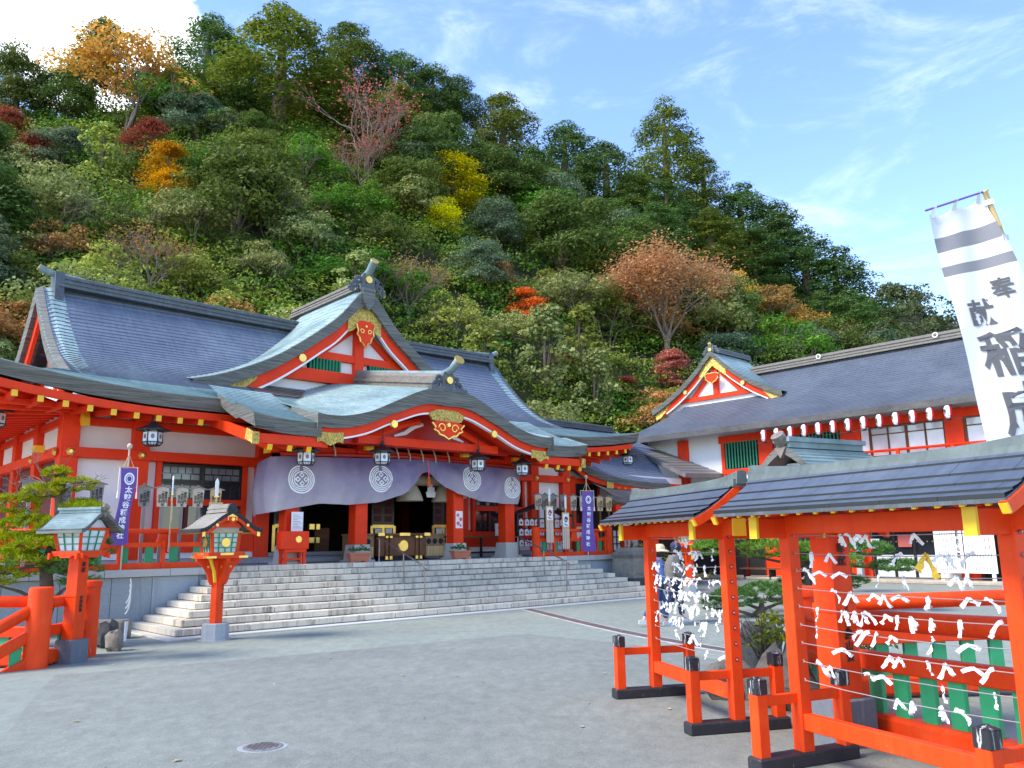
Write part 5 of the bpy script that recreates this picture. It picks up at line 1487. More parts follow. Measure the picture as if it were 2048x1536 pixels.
text('ご祈願(祈祷)のご案内', .115, 'ink', nb, (25.952 - NBO[0], -4.54 - NBO[1], 1.42), -PI / 2, bold=.02)
text('厄除', .19, 'pink_ink', nb, (25.952 - NBO[0], -5.30 - NBO[1], 2.0), -PI / 2, bold=.03)
# red and white paper lanterns
def lantern_proto():
    pr = []
    n = 9
    for i in range(n + 1):
        t_ = i / n; z_ = -.25 + .50 * t_
        r_ = .15 * (1 - abs(2 * t_ - 1) ** 3.2) ** .5 if 0 < t_ < 1 else .05
        pr.append((max(.06, r_), z_))
        if 0 < i < n: pr.append((max(.06, r_) - .008, z_ + .02))
    b_ = MB()
    for i in range(len(pr) - 1):
        nn = 18
        for k in range(nn):
            a0_, a1_ = 2 * PI * k / nn, 2 * PI * (k + 1) / nn
            mid = (a0_ + a1_) / 2
            white = math.cos(mid - (PI - .72)) > .25            # white panel facing the court (-x)
            q = [(pr[i][0] * math.cos(a0_), pr[i][0] * math.sin(a0_), pr[i][1]), (pr[i][0] * math.cos(a1_), pr[i][0] * math.sin(a1_), pr[i][1]), (pr[i + 1][0] * math.cos(a1_), pr[i + 1][0] * math.sin(a1_), pr[i + 1][1]), (pr[i + 1][0] * math.cos(a0_), pr[i + 1][0] * math.sin(a0_), pr[i + 1][1])]
            b_.add(q, [(0, 1, 2, 3)], 1 if white else 0)
    sh = b_.mesh('shade', ['lantern_red', 'paper'], True)
    b2 = MB(); b2.lathe((0, 0, .24), [(.07, 0), (.07, .03), (.01, .035), (.01, .09)], 10); b2.lathe((0, 0, -.28), [(.01, -.05), (.01, 0), (.07, 0), (.07, .03)], 10)
    return sh, b2.mesh('rim', 'black_lacquer')
LSH, LRM = lantern_proto()
ordn = ['leftmost', 'second from the left', 'third from the left', 'fourth from the left', 'fifth from the left', 'sixth from the left', 'seventh from the left', 'eighth from the left', 'ninth from the left', 'tenth from the left', 'eleventh from the left', 'twelfth from the left', 'rightmost, beside the white banner']
wr = ['奉納', '料亭', '商店', '旅館', 'クラウン', '商会', '食堂', '酒店', '美容', '不二', '石組', '松竹', '菓子']
for k in range(13):
    v_ = 2.52 - .622 * k
    t_ = court('paper_lantern', 'red and white paper lantern under the wing eave, ' + ordn[k], 'lantern', 25.4, v_, 6.02 + .008 * k, 'paper lanterns under the wing eave')
    obj('shade', LSH, t_); obj('rim', LRM, t_)
    text(wr[k], .11 if len(wr[k]) < 3 else .075, 'ink', t_, (-.148, .075, -.02), -PI / 2 - R(26), bold=.02)
for k, lab in enumerate(('leftmost', 'middle', 'rightmost')):
    t_ = court('paper_lantern', 'red and white paper lantern under the low canopy, %s of three' % lab, 'lantern', 25.7, -2.55 - .66 * k, 2.68, 'paper lanterns under the low canopy')
    obj('shade', LSH, t_); obj('rim', LRM, t_)
    text('松組', .13, 'ink', t_, (-.148, .075, -.02), -PI / 2 - R(26), bold=.02)
lw = court('lantern_cable', 'thin dark cable strung below the paper lanterns of the wing', 'cable', 25.42, -2, 5.75)
b = MB((25.42, -2, 5.75)); b.tube([(25.42, 2.9 - .5 * k, 5.73 + .006 * k - .015 * (k % 2)) for k in range(30)], .014, 5); b.build('cable', 'iron', lw)
bn = court('wooden_bench', 'long dark bench in front of the wing openings behind the pine', 'bench', 25.4, 2.0)
for v_ in (.2, 1.4, 2.6, 3.8):
    b = MB((25.4, 2, 0)); b.box(25.2, 25.6, v_ - .05, v_ + .05, 0, .42); b.build('leg', 'black_lacquer', bn)
b = MB((25.4, 2, 0)); b.box(25.15, 25.65, .0, 4.0, .42, .48); b.build('seat', 'wood_brown', bn)

# ------------------------------------------------------------------ linking annex between hall and wing
an = court('link_annex', 'lower annex with curved grey roofs linking the hall and the wing', 'annex', 20, 7.5)
AO = (20, 7.5, 0)
def ap(name, mats, fn, label=None): b_ = MB(AO); fn(b_); return b_.build(name, mats, an, label)
def abox(name, mat, *a): b_ = MB(AO); b_.box(*a); return b_.build(name, mat, an)
loA = catmull([(16.2, 5.35), (16.8, 4.9), (17.66, 4.45), (19.13, 4.18), (21.0, 4.05), (22.75, 4.05)], 6)
upA = catmull([(18.5, 6.1), (21.0, 6.2), (22.9, 6.25), (24.3, 6.5), (25.5, 6.6), (26.2, 6.5)], 6)
nA = len(loA)
def sheetA(b_):
    n = 22
    for k in range(n):
        def row(t_, dz):
            out = []
            for i in range(nA):
                l, u = loA[i], upA[i]
                tz = t_ ** 1.25
                out.append((l[0] + (u[0] - l[0]) * t_, 5.6 + 3.9 * t_, l[1] + (u[1] - l[1]) * tz + dz))
            return out
        a = row(k / n, 0); a2 = row(k / n, .022); c = row((k + 1) / n, 0)
        b_.strip(a2, a); b_.strip(c, a2)
ap('roof', 'roof_slate', sheetA)
ap('eave_edge', 'roof_edge', lambda b_: (b_.strip([(p[0], 5.58, p[1] + .02) for p in loA], [(p[0], 5.64, p[1] - .22) for p in loA]), b_.strip([(p[0], 5.64, p[1] - .22) for p in loA], [(p[0], 7.0, p[1] - .1) for p in loA])))
ap('bargeboard', ['red', 'gold_carved'], lambda b_: (b_.strip([(p[0], 5.72, p[1] - .2) for p in loA], [(p[0], 5.72, p[1] - .40) for p in loA], 0), b_.box(18.7, 19.1, 5.66, 5.71, 3.74, 4.02, 1)))
for k in range(8):
    ap('rafter_end', 'yellow', lambda b_: b_.box(19.4 + k * .4, 19.46 + k * .4, 5.66, 5.72, 3.74, 3.80))
# lean-to roof along the wing's white wall
def sheetB(b_):
    n = 12
    lo = [(23.6, 5.4, 4.52), (26.48, 5.35, 4.62)]; up = [(25.0, 10.2, 6.40), (26.48, 10.2, 6.55)]
    for k in range(n):
        def row(t_, dz): return [(lo[i][0] + (up[i][0] - lo[i][0]) * t_, lo[i][1] + (up[i][1] - lo[i][1]) * t_, lo[i][2] + (up[i][2] - lo[i][2]) * t_ + dz) for i in (0, 1)]
        b_.strip(row((k + 1) / n, 0), row(k / n, .022)); b_.strip(row(k / n, .022), row(k / n, 0))
ap('lean_to_roof', 'roof_brown', sheetB)
ap('lean_to_edge', 'roof_brown', lambda b_: (b_.strip([(23.6, 5.39, 4.54), (26.48, 5.34, 4.64)], [(23.6, 5.45, 4.36), (26.48, 5.4, 4.46)]), b_.strip([(25.0, 10.2, 6.42), (23.6, 5.39, 4.54)], [(25.0, 10.2, 6.24), (23.6, 5.45, 4.36)]), b_.strip([(23.6, 5.45, 4.36), (26.48, 5.4, 4.46)], [(25.0, 10, 6.2), (26.48, 10, 6.3)])))
# annex wall with lattice window
abox('wall', 'plaster', 16.4, 24.5, 6.3, 6.45, PZ, 4.4)
for a, c, z0, z1 in ((16.42, 17.45, PZ, 4.2), (18.72, 18.86, PZ, 4.1), (20.5, 20.8, .3, 4.0), (22.4, 22.7, .3, 4.0)): abox('post', 'red', a, c, 6.2, 6.32, z0, z1)
abox('beam', 'red', 16.4, 24.5, 6.22, 6.31, 3.92, 4.12); abox('beam', 'red', 16.4, 19.9, 6.22, 6.31, 2.25, 2.38); abox('dado', 'red', 16.4, 24.5, 6.2, 6.31, PZ, 1.65)
w_ = abox('lattice_window', 'glass_dark', 17.5, 18.72, 6.26, 6.31, 2.38, 3.9)
b_ = MB(AO)
for k in range(6): b_.box(17.5 + 1.22 * k / 5 - .025, 17.5 + 1.22 * k / 5 + .025, 6.22, 6.25, 2.38, 3.9)
for k in range(6): b_.box(17.5, 18.72, 6.225, 6.245, 2.38 + 1.52 * k / 5 - .022, 2.38 + 1.52 * k / 5 + .022)
b_.build('window_bars', 'black_lacquer', w_)
# dark low roof in front and the passage below it
def sheetC(b_):
    n = 9
    for k in range(n):
        def row(t_, dz): return [(17.5 + .6 * t_ + x, 4.4 + 1.75 * t_, 3.22 + .66 * t_ + .18 * max(0, 1 - x / 1.2) ** 2 * 1 + dz) for x in (0, .4, .8, 1.6, 3.2, 5.2)]
        b_.strip(row((k + 1) / n, 0), row(k / n, .022)); b_.strip(row(k / n, .022), row(k / n, 0))
ap('passage_roof', 'roof_brown', sheetC)
ap('passage_roof_edge', 'roof_edge', lambda b_: b_.strip([(17.5 + x, 4.39, 3.24 + .18 * max(0, 1 - x / 1.2) ** 2) for x in (0, .4, .8, 1.6, 3.2, 5.2)], [(17.5 + x, 4.45, 3.06 + .18 * max(0, 1 - x / 1.2) ** 2) for x in (0, .4, .8, 1.6, 3.2, 5.2)]))
abox('passage_beam', 'red', 17.9, 22.7, 4.55, 4.72, 2.72, 3.02)
for u_ in (18.5, 20.2, 22.5): abox('passage_post', 'red', u_ - .13, u_ + .13, 4.5, 4.76, .0, 3.0)
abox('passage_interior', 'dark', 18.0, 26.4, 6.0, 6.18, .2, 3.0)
w_ = abox('passage_window', 'window_light', 18.95, 19.9, 5.9, 5.95, 1.3, 2.1)
b_ = MB(AO)
for k in range(5): b_.box(18.95 + .95 * k / 4 - .02, 18.95 + .95 * k / 4 + .02, 5.86, 5.89, 1.3, 2.1)
for k in range(4): b_.box(18.95, 19.9, 5.865, 5.885, 1.3 + .8 * k / 3 - .02, 1.3 + .8 * k / 3 + .02)
b_.build('window_bars', 'black_lacquer', w_)
ap('annex_ridge', 'ridge_dark', lambda b_: ridge(b_, 16.9, 23.6, 0, 9.6, 6.75, sc=.75))
def sheetD(b_):
    n = 8
    for k in range(n):
        def row(t_, dz): return [(16.2 + 8 * x, 7.2 + 2.4 * t_, 5.75 + 1.05 * t_ ** 1.2 + dz) for x in (0, .5, 1)]
        b_.strip(row((k + 1) / n, 0), row(k / n, .022)); b_.strip(row(k / n, .022), row(k / n, 0))
ap('rear_link_roof', 'roof_slate', sheetD)
ap('ridge_end_ornament', 'ridge_dark', lambda b_: oni(b_, 1, 16.85, 9.6, 6.8, 0, .5))

# ------------------------------------------------------------------ iron lanterns hanging from the eaves
def iron_lantern_parts():
    n = 6
    P_ = {}
    b = MB(); b.lathe((0, 0, 0), [(.40, -.02), (.40, .0), (.24, .07), (.10, .15), (.05, .19), (.05, .27), (.03, .29)], n, 0, rot=PI / 6); P_['hood'] = b.mesh('hood', 'iron')
    b = MB(); b.tube([(.05 * math.cos(t_), 0, .34 + .05 * math.sin(t_)) for t_ in np.linspace(0, 2 * PI, 13)], .012, 5); b.tube([(0, 0, .36), (0, 0, .70)], .012, 5); P_['hook'] = b.mesh('hook', 'iron')
    b = MB(); b.lathe((0, 0, -.36), [(.16, 0), (.215, .06), (.215, .30), (.19, .34)], n, 0, rot=PI / 6); P_['glass'] = b.mesh('glass', 'lantern_glass')
    b = MB()
    for k in range(n):
        a = PI / 6 + k * PI / 3; c, s_ = math.cos(a), math.sin(a)
        b.bar((.20 * c, .20 * s_, -.02), (.225 * c, .225 * s_, -.30), .025, .025); b.bar((.225 * c, .225 * s_, -.30), (.165 * c, .165 * s_, -.37), .025, .025)
        a2 = a + PI / 3; c2, s2 = math.cos(a2), math.sin(a2)
        for r_, z_ in ((.222, -.295), (.218, -.05), (.168, -.37)): b.bar((r_ * c, r_ * s_, z_), (r_ * c2, r_ * s2, z_), .022, .022)
        for t_ in (.33, .67):
            b.bar((.224 * (c + (c2 - c) * t_), .224 * (s_ + (s2 - s_) * t_), -.29), (.172 * (c + (c2 - c) * t_), .172 * (s_ + (s2 - s_) * t_), -.365), .01, .01)
    b.lathe((0, 0, -.40), [(.02, 0), (.16, .02), (.17, .04)], n, 0, rot=PI / 6); P_['frame'] = b.mesh('frame', 'iron')
    b = MB()
    for k in range(n):
        a = PI / 3 + k * PI / 3
        M = Matrix.Rotation(a, 4, 'Z') @ Matrix.Translation((.192, 0, -.165)); b.M = M
        b.prism([(.04 * math.cos(t_), .055 * math.sin(t_)) for t_ in np.linspace(0, 2 * PI, 14)[:-1]], 0, 0, .012)
    P_['crest'] = b.mesh('crest', 'copper_brown')
    return P_
IL = iron_lantern_parts()
for (u_, v_, z_, sc, lab) in (
        (.60, 3.95, 4.42, 1.0, 'black iron lantern hanging before the left front wall of the hall'),
        (3.67, 2.2, 3.96, .95, 'black iron lantern hanging in front of the leftmost curtain crest'),
        (5.88, 2.2, 4.08, .95, 'black iron lantern hanging in front of the second curtain crest'),
        (9.16, 2.2, 4.08, .95, 'black iron lantern hanging in front of the third curtain crest'),
        (10.9, 2.2, 4.02, .95, 'black iron lantern hanging at the right end of the porch curtain'),
        (13.86, 3.5, 4.40, 1.0, 'black iron lantern hanging under the eave above the right railing'),
        (18.05, 4.0, 4.86, .95, 'black iron lantern hanging from the far right corner of the hall eave'),
        (-2.35, 5.6, 4.80, 1.0, 'black iron lantern under the left eave at the picture edge, upper one'),
        (-2.3, 7.4, 4.62, 1.0, 'black iron lantern under the left eave at the picture edge, farther and lower one')):
    t_ = court('hanging_lantern', lab, 'lantern', u_, v_, z_, 'iron lanterns hanging from the hall eaves', R(12))
    t_.scale = (sc, sc, sc)
    for k in ('hood', 'hook', 'glass', 'frame', 'crest'): obj(k, IL[k], t_)
    t_.children[0].name = 'hood'

# ------------------------------------------------------------------ votive boards on posts, arrows, purple flags
def votive(u_, v_, zb, w, h, mat, label, lines, group, pole='wood_grey'):
    t_ = court('votive_board', label, 'sign board', u_, v_, PZ, group)
    o_ = (u_, v_, PZ)
    b = MB(o_); b.prism([(u_ - w / 2, zb + h * .92), (u_, zb + h), (u_ + w / 2, zb + h * .92), (u_ + w * .40, zb), (u_ - w * .40, zb)], 1, v_ - .02, v_ + .02); b.build('board', mat, t_)
    for s_ in (-1, 1):
        b = MB(o_); b.bar((u_ - s_ * .02, v_, zb + h + .025), (u_ + s_ * (w / 2 + .06), v_, zb + h * .92 - .005), .09, .022); b.build('roof_slat', 'wood_grey', t_)
    b = MB(o_); b.bar((u_ - w * .15, v_ - .03, zb + h + .05), (u_ + w * .15, v_ - .01, zb + h + .02), .03, .02); b.build('roof_ridge', 'wood_grey', t_)
    b = MB(o_); b.box(u_ - .035, u_ + .035, v_ - .015, v_ + .03, PZ, zb + .05); b.build('post', pole, t_)
    for k, (s_, sz) in enumerate(lines):
        text(s_, sz, 'ink', t_, (w * (.26 - .26 * k), -.024, zb - PZ + h * .46 - .02 * k), 0, bold=.02)
LN = (('参拾万円', .075), ('一金百万円也', .07), ('氏子中', .075))
lbl = ['greyest votive board on a post, leftmost of the row before the left lattice window', 'weathered grey votive board second from the left before the left lattice window', 'pale votive board in the middle of the row before the left lattice window', 'pale votive board fourth from the left before the left lattice window', 'brown votive board behind a sword-topped plaque before the left lattice window']
for k, (u_, mat) in enumerate(((.33, 'wood_grey'), (.73, 'wood_pale'), (1.17, 'wood_pale'), (1.55, 'wood_pale'), (1.97, 'wood_tan'))):
    votive(u_, 3.4, 2.60, .27, .46, mat, lbl[k], LN, 'votive boards left of the stairs')
votive(-.62, 3.6, 2.66, .30, .46, 'wood_grey', 'grey votive board between the pine and the purple flag', LN, 'votive boards left of the stairs')
votive(-1.25, 3.6, 2.66, .30, .46, 'wood_grey', 'grey votive board half hidden behind the lime-green pine, right one', LN, 'votive boards left of the stairs')
votive(-1.9, 3.7, 2.66, .30, .46, 'wood_grey', 'grey votive board half hidden behind the lime-green pine, left one', LN, 'votive boards left of the stairs')
lbr = ['brown votive board leftmost of the right-hand row, behind the ox plaque', 'grey votive board second in the right-hand row, behind the red animal plaque', 'dark grey votive board third in the right-hand row', 'dark grey votive board fourth in the right-hand row', 'pale votive board half hidden behind the right purple flag', 'pale votive board right of the right purple flag', 'orange-tan votive board third from the right end of the right-hand row', 'orange-tan votive board second from the right end of the right-hand row', 'orange-tan votive board at the right end of the right-hand row']
for k, (u_, mat) in enumerate(((12.69, 'wood_pale'), (13.01, 'wood_grey'), (13.40, 'wood_grey'), (13.88, 'wood_grey'), (14.35, 'wood_pale'), (14.82, 'wood_pale'), (15.25, 'wood_tan'), (15.70, 'wood_tan'), (16.17, 'wood_tan'))):
    votive(u_, 3.4, 2.72, .30, .50, mat, lbr[k], LN, 'votive boards right of the stairs', 'wood_brown')
def plaque(u_, v_, z0, label, ink, lean=0.0):
    """pine plaque with a picture, four hanging slats and a toy sword on top"""
    t_ = court('sword_plaque', label, 'plaque', u_, v_, PZ, 'sword-topped plaques on the railings')
    t_.rotation_euler[1] = lean
    o_ = (u_, v_, PZ)
    b = MB(o_); b.box(u_ - .16, u_ + .16, v_ - .02, v_, z0, z0 + .50, 0, .004); b.build('frame', 'wood_tan', t_)
    b = MB(o_); b.box(u_ - .125, u_ + .125, v_ - .026, v_ - .02, z0 + .05, z0 + .45); b.build('picture', 'paper', t_)
    b = MB(o_)
    b.tube([(u_ + .07 * math.cos(a) * (1 - a / 14), v_ - .028, z0 + .27 + .10 * math.sin(a) * (1 - a / 16)) for a in np.linspace(0, 9, 26)], .016, 5)
    b.tube([(u_ - .07, v_ - .028, z0 + .14), (u_, v_ - .028, z0 + .11), (u_ + .06, v_ - .028, z0 + .09)], .014, 5); b.build('painted_animal', ink, t_)
    for x in (-.12, -.04, .05, .125):
        b = MB(o_); b.prism([(u_ + x - .032, z0), (u_ + x + .032, z0), (u_ + x + .034, z0 - .62), (u_ + x, z0 - .67), (u_ + x - .034, z0 - .62)], 1, v_ - .012, v_ - .004); b.build('hanging_slat', 'wood_pale', t_)
    b = MB(o_); b.tube([(u_, v_ - .01, z0 + .50), (u_, v_ - .01, z0 + .62)], .022, 8); b.build('sword_hilt', 'wood_tan', t_)
    b = MB(o_); b.box(u_ - .06, u_ + .06, v_ - .03, v_ + .01, z0 + .62, z0 + .645); b.build('sword_guard', 'gold', t_)
    b = MB(o_); b.prism([(u_ - .035, z0 + .645), (u_ + .035, z0 + .645), (u_ + .042, z0 + .98), (u_, z0 + 1.06), (u_ - .042, z0 + .98)], 1, v_ - .025, v_ - .002); b.build('sword_blade', 'white_trim', t_)
    b = MB(o_); b.box(u_ - .02, u_ + .02, v_, v_ + .03, PZ, z0 + .1); b.build('post', 'red', t_)
plaque(12.30, 2.5, 2.30, 'sword-topped plaque with a red animal picture, left on the right railing', 'f_redorange')
plaque(13.02, 2.5, 2.10, 'sword-topped plaque with a dark animal picture, second on the right railing', 'ink')
plaque(1.78, 2.9, 2.20, 'sword-topped plaque partly hidden behind the front stone-footed lantern', 'ink')
t_ = court('sword_plaque', 'narrow sword-topped plaque seen edge-on before the left lattice window', 'plaque', .62, 2.5, PZ, 'sword-topped plaques on the railings', R(70))
for nm, mat, bx in (('frame', 'wood_tan', (-.15, .15, -.02, .01, .98, 1.45)), ('picture', 'paper', (-.12, .12, -.026, -.02, 1.02, 1.41)), ('sword_guard', 'gold', (-.06, .06, -.03, .02, 1.58, 1.605)), ('sword_hilt', 'wood_tan', (-.02, .02, -.02, .02, 1.45, 1.58))):
    b = MB(); b.box(*bx); b.build(nm, mat, t_)
for x in (-.11, -.03, .05, .12):
    b = MB(); b.box(x - .03, x + .03, -.014 + .02 * (x > 0), -.004 + .02 * (x > 0), .35, .98); b.build('hanging_slat', 'wood_pale', t_)
b = MB(); b.prism([(-.035, 1.605), (.035, 1.605), (.042, 1.92), (0, 2.0), (-.042, 1.92)], 1, -.02, .012); b.build('sword_blade', 'white_trim', t_)

def flag(u_, v_, ztop, h, w, label, sway, twist, rz=0.0):
    t_ = court('purple_flag', label, 'flag', u_, v_, PZ, 'purple flags on the railings', rz)
    zt = ztop - PZ
    b = MB(); b.tube([(0, .04, 0), (0, .04, zt + .42)], .018, 6); b.lathe((0, .04, zt + .42), [(.03, 0), (.055, .04), (.055, .08), (.02, .12)], 10); b.build('pole', 'wood_pale', t_)
    b = MB(); b.bar((-w / 2 - .05, 0, zt + .02), (w / 2 + .05, 0, zt + .02), .022, .022); b.tube([(0, .03, zt + .3), (-w / 3, 0, zt + .03)], .008, 4); b.tube([(0, .03, zt + .3), (w / 3, 0, zt + .03)], .008, 4); b.build('crossbar', 'wood_tan', t_)
    def pt(x, s_):
        tw = twist * s_
        return (x * (1 - .25 * abs(twist) * (1 - s_)) + sway * s_ * s_ + .02 * math.sin(s_ * 7 + x * 5), -.02 - .05 * math.sin(s_ * 5 + x * 9) * s_ - tw * x, zt - h * s_ + .06 * (x / w) ** 2 * s_)
    n = 20; b = MB()
    b.add([pt(-w / 2 + w * i / 6, j / n) for j in range(n + 1) for i in range(7)], [(j * 7 + i, (j + 1) * 7 + i, (j + 1) * 7 + i + 1, j * 7 + i + 1) for j in range(n) for i in range(6)])
    b.build('cloth', 'purple', t_, smooth=True)
    for s_ in (-1, 1):
        b = MB(); b.tube([(s_ * (w / 2 + .03), -.01, zt + .02), (s_ * (w / 2 + .04), -.02, zt - .25), (s_ * (w / 2 + .04), -.02, zt - .5)], .008, 4); b.lathe((s_ * (w / 2 + .04), -.02, zt - .64), [(.022, 0), (.016, .12), (.008, .16)], 6); b.build('tassel', 'white_trim', t_)
    p = pt(0, .14); b = MB()
    for r0_, r1_ in ((.105, .075), (.06, .045)):
        b.strip([(p[0] + r0_ * math.sin(a), p[1] - .03, p[2] + r0_ * 1.25 * math.cos(a)) for a in np.linspace(0, 2 * PI, 21)], [(p[0] + r1_ * math.sin(a), p[1] - .03, p[2] + r1_ * 1.25 * math.cos(a)) for a in np.linspace(0, 2 * PI, 21)])
    b.build('crest', 'white_ink', t_)
    for k, ch_ in enumerate('太皷谷稲成神社'):
        s_ = .29 + .098 * k; p = pt(0, s_)
        o_ = text(ch_, .145, 'white_ink', t_, (p[0], p[1] - .045, p[2]), 0, bold=.03)
flag(-.32, 2.52, 3.36, 1.62, .30, 'purple flag with white lettering by the left railing beside the pine', -.10, .15)
flag(14.02, 2.45, 3.30, 1.95, .42, 'purple flag with white lettering on the right railing, wound at its top', -.03, .55, R(-18))
# ema rack behind the right railing
t_ = court('ema_rack', 'black rack hung with small white prayer plaques behind the right railing', 'rack', 13.3, 3.9, PZ)
EO = (13.3, 3.9, PZ)
for u_ in (12.2, 14.4):
    b = MB(EO); b.box(u_ - .05, u_ + .05, 3.85, 3.95, PZ, 2.6); b.build('post', 'black_lacquer', t_)
for z_ in (1.75, 2.1, 2.42):
    b = MB(EO); b.box(12.15, 14.45, 3.87, 3.93, z_, z_ + .05); b.build('rail', 'black_lacquer', t_)
for s_ in (-1, 1):
    b = MB(EO); b.bar((13.3, 3.9, 2.95), (13.3 + s_ * 1.3, 3.9, 2.55), .5, .05); b.build('roof_board', 'black_wood', t_)
k = 0
for z_ in (1.75, 2.1, 2.42):
    for i in range(9):
        u_ = 12.35 + i * .235 + random.uniform(-.02, .02)
        b = MB(EO); b.prism([(u_ - .09, z_ - .03), (u_, z_ + .02), (u_ + .09, z_ - .03), (u_ + .09, z_ - .2), (u_ - .09, z_ - .2)], 1, 3.84, 3.855); b.build('prayer_plaque', 'paper', t_)
        b = MB(EO); b.tube([(u_, 3.838, z_ - .11), (u_, 3.834, z_ - .11)], .04, 8); b.build('plaque_print', 'pink_ink' if k % 3 else 'wood_brown', t_); k += 1
# red and white bundle left of the railing
t_ = court('red_white_bundle', 'bundle of red and white cloth behind the left railing by the pine', 'cloth bundle', -1.15, 3.1, PZ)
for k in range(7):
    b = MB(); x = -.5 + k * .16; b.tube([(x, 0, 0), (x + .04, -.03, .25), (x - .02, 0, .5)], [.07, .085, .05], 7); b.build('roll', 'lantern_red' if k % 2 else 'white_trim', t_, smooth=True)

# ------------------------------------------------------------------ lantern posts
def hafu_roof(t_, w, d, z0, z1, mat, n=10, lip=.03, edge='black_wood', red=None):
    """small curved gable roof, ridge along local y, gable facing -y"""
    pf_ = [(0, z1), (.16 * w, z1 - .30 * (z1 - z0)), (.5 * w * .62, z0 + .30 * (z1 - z0)), (.5 * w * .85, z0 + .06 * (z1 - z0)), (.5 * w, z0)]
    cr_ = catmull(pf_, 4)
    full = [(-p[0], p[1]) for p in cr_[::-1]] + [(p[0], p[1]) for p in cr_[1:]]
    b = MB()
    k = len(cr_)
    for s_ in (-1, 1):
        for i in range(k - 1):
            a, c = cr_[k - 1 - i], cr_[k - 2 - i]
            lo = [(s_ * a[0], y, a[1]) for y in (-d, d)]; lp = [(s_ * a[0], y, a[1] + .014) for y in (-d, d)]; up = [(s_ * c[0], y, c[1]) for y in (-d, d)]
            if s_ < 0: b.strip(lp[::-1], lo[::-1]); b.strip(up[::-1], lp[::-1])
            else: b.strip(lp, lo); b.strip(up, lp)
    b.build('roof', mat, t_)
    b = MB(); th = .055
    for y in (-d, d):
        A = [(x, y, z_ + .016) for x, z_ in full]; B = [(x, y + (.01 if y < 0 else -.01), z_ - th) for x, z_ in full]
        b.strip(A, B) if y < 0 else b.strip(A[::-1], B[::-1])
    b.strip([(x, d, z_ - th) for x, z_ in full], [(x, -d, z_ - th) for x, z_ in full])
    for s_ in (-1, 1):
        e = full[-1] if s_ > 0 else full[0]
        A = [(e[0], y, e[1] + .016) for y in (-d, d)]; B = [(e[0], y, e[1] - th) for y in (-d, d)]
        b.strip(A, B) if s_ > 0 else b.strip(A[::-1], B[::-1])
    b.build('roof_edge', edge, t_)
    return full
def tapered(b, w0, w1, d0, d1, z0, z1, mat=0, cx=0, cy=0):
    b.loft([[(cx - w0, cy - d0, z0), (cx + w0, cy - d0, z0), (cx + w0, cy + d0, z0), (cx - w0, cy + d0, z0)], [(cx - w1, cy - d1, z1), (cx + w1, cy - d1, z1), (cx + w1, cy + d1, z1), (cx - w1, cy + d1, z1)]], mat)
def lantern_head(t_, w0, w1, z0, z1, glass, bars, frame, nx, nz, round_=None):
    b = MB(); tapered(b, w0 - .012, w1 - .012, w0 - .012, w1 - .012, z0, z1); b.build('lamp_box', glass, t_)
    for sx in (-1, 1):
        for sy in (-1, 1):
            b = MB(); b.bar((sx * w0, sy * w0, z0), (sx * w1, sy * w1, z1), .05, .05); b.build('corner_post', frame, t_)
    for q in range(4):
        M = Matrix.Rotation(q * PI / 2, 4, 'Z'); b = MB(); b.M = M
        for k in range(1, nx):
            t2 = -1 + 2 * k / nx; b.bar((t2 * w0, -w0 - .004, z0), (t2 * w1, -w1 - .004, z1), .016, .014, 0, (0, 1, 0))
        for k in range(0, nz + 1):
            f = k / nz; ww = w0 + (w1 - w0) * f; b.bar((-ww, -ww - .006, z0 + (z1 - z0) * f), (ww, -ww - .006, z0 + (z1 - z0) * f), .016, .014, 0, (0, 1, 0))
        b.build('lattice', bars, t_)
        if round_:
            b = MB(); b.M = M; wm = (w0 + w1) / 2 + .015; b.tube([(0, -wm + .005, (z0 + z1) / 2), (0, -wm - .012, (z0 + z1) / 2)], round_, 16); b.build('crest_disc', 'gold', t_)
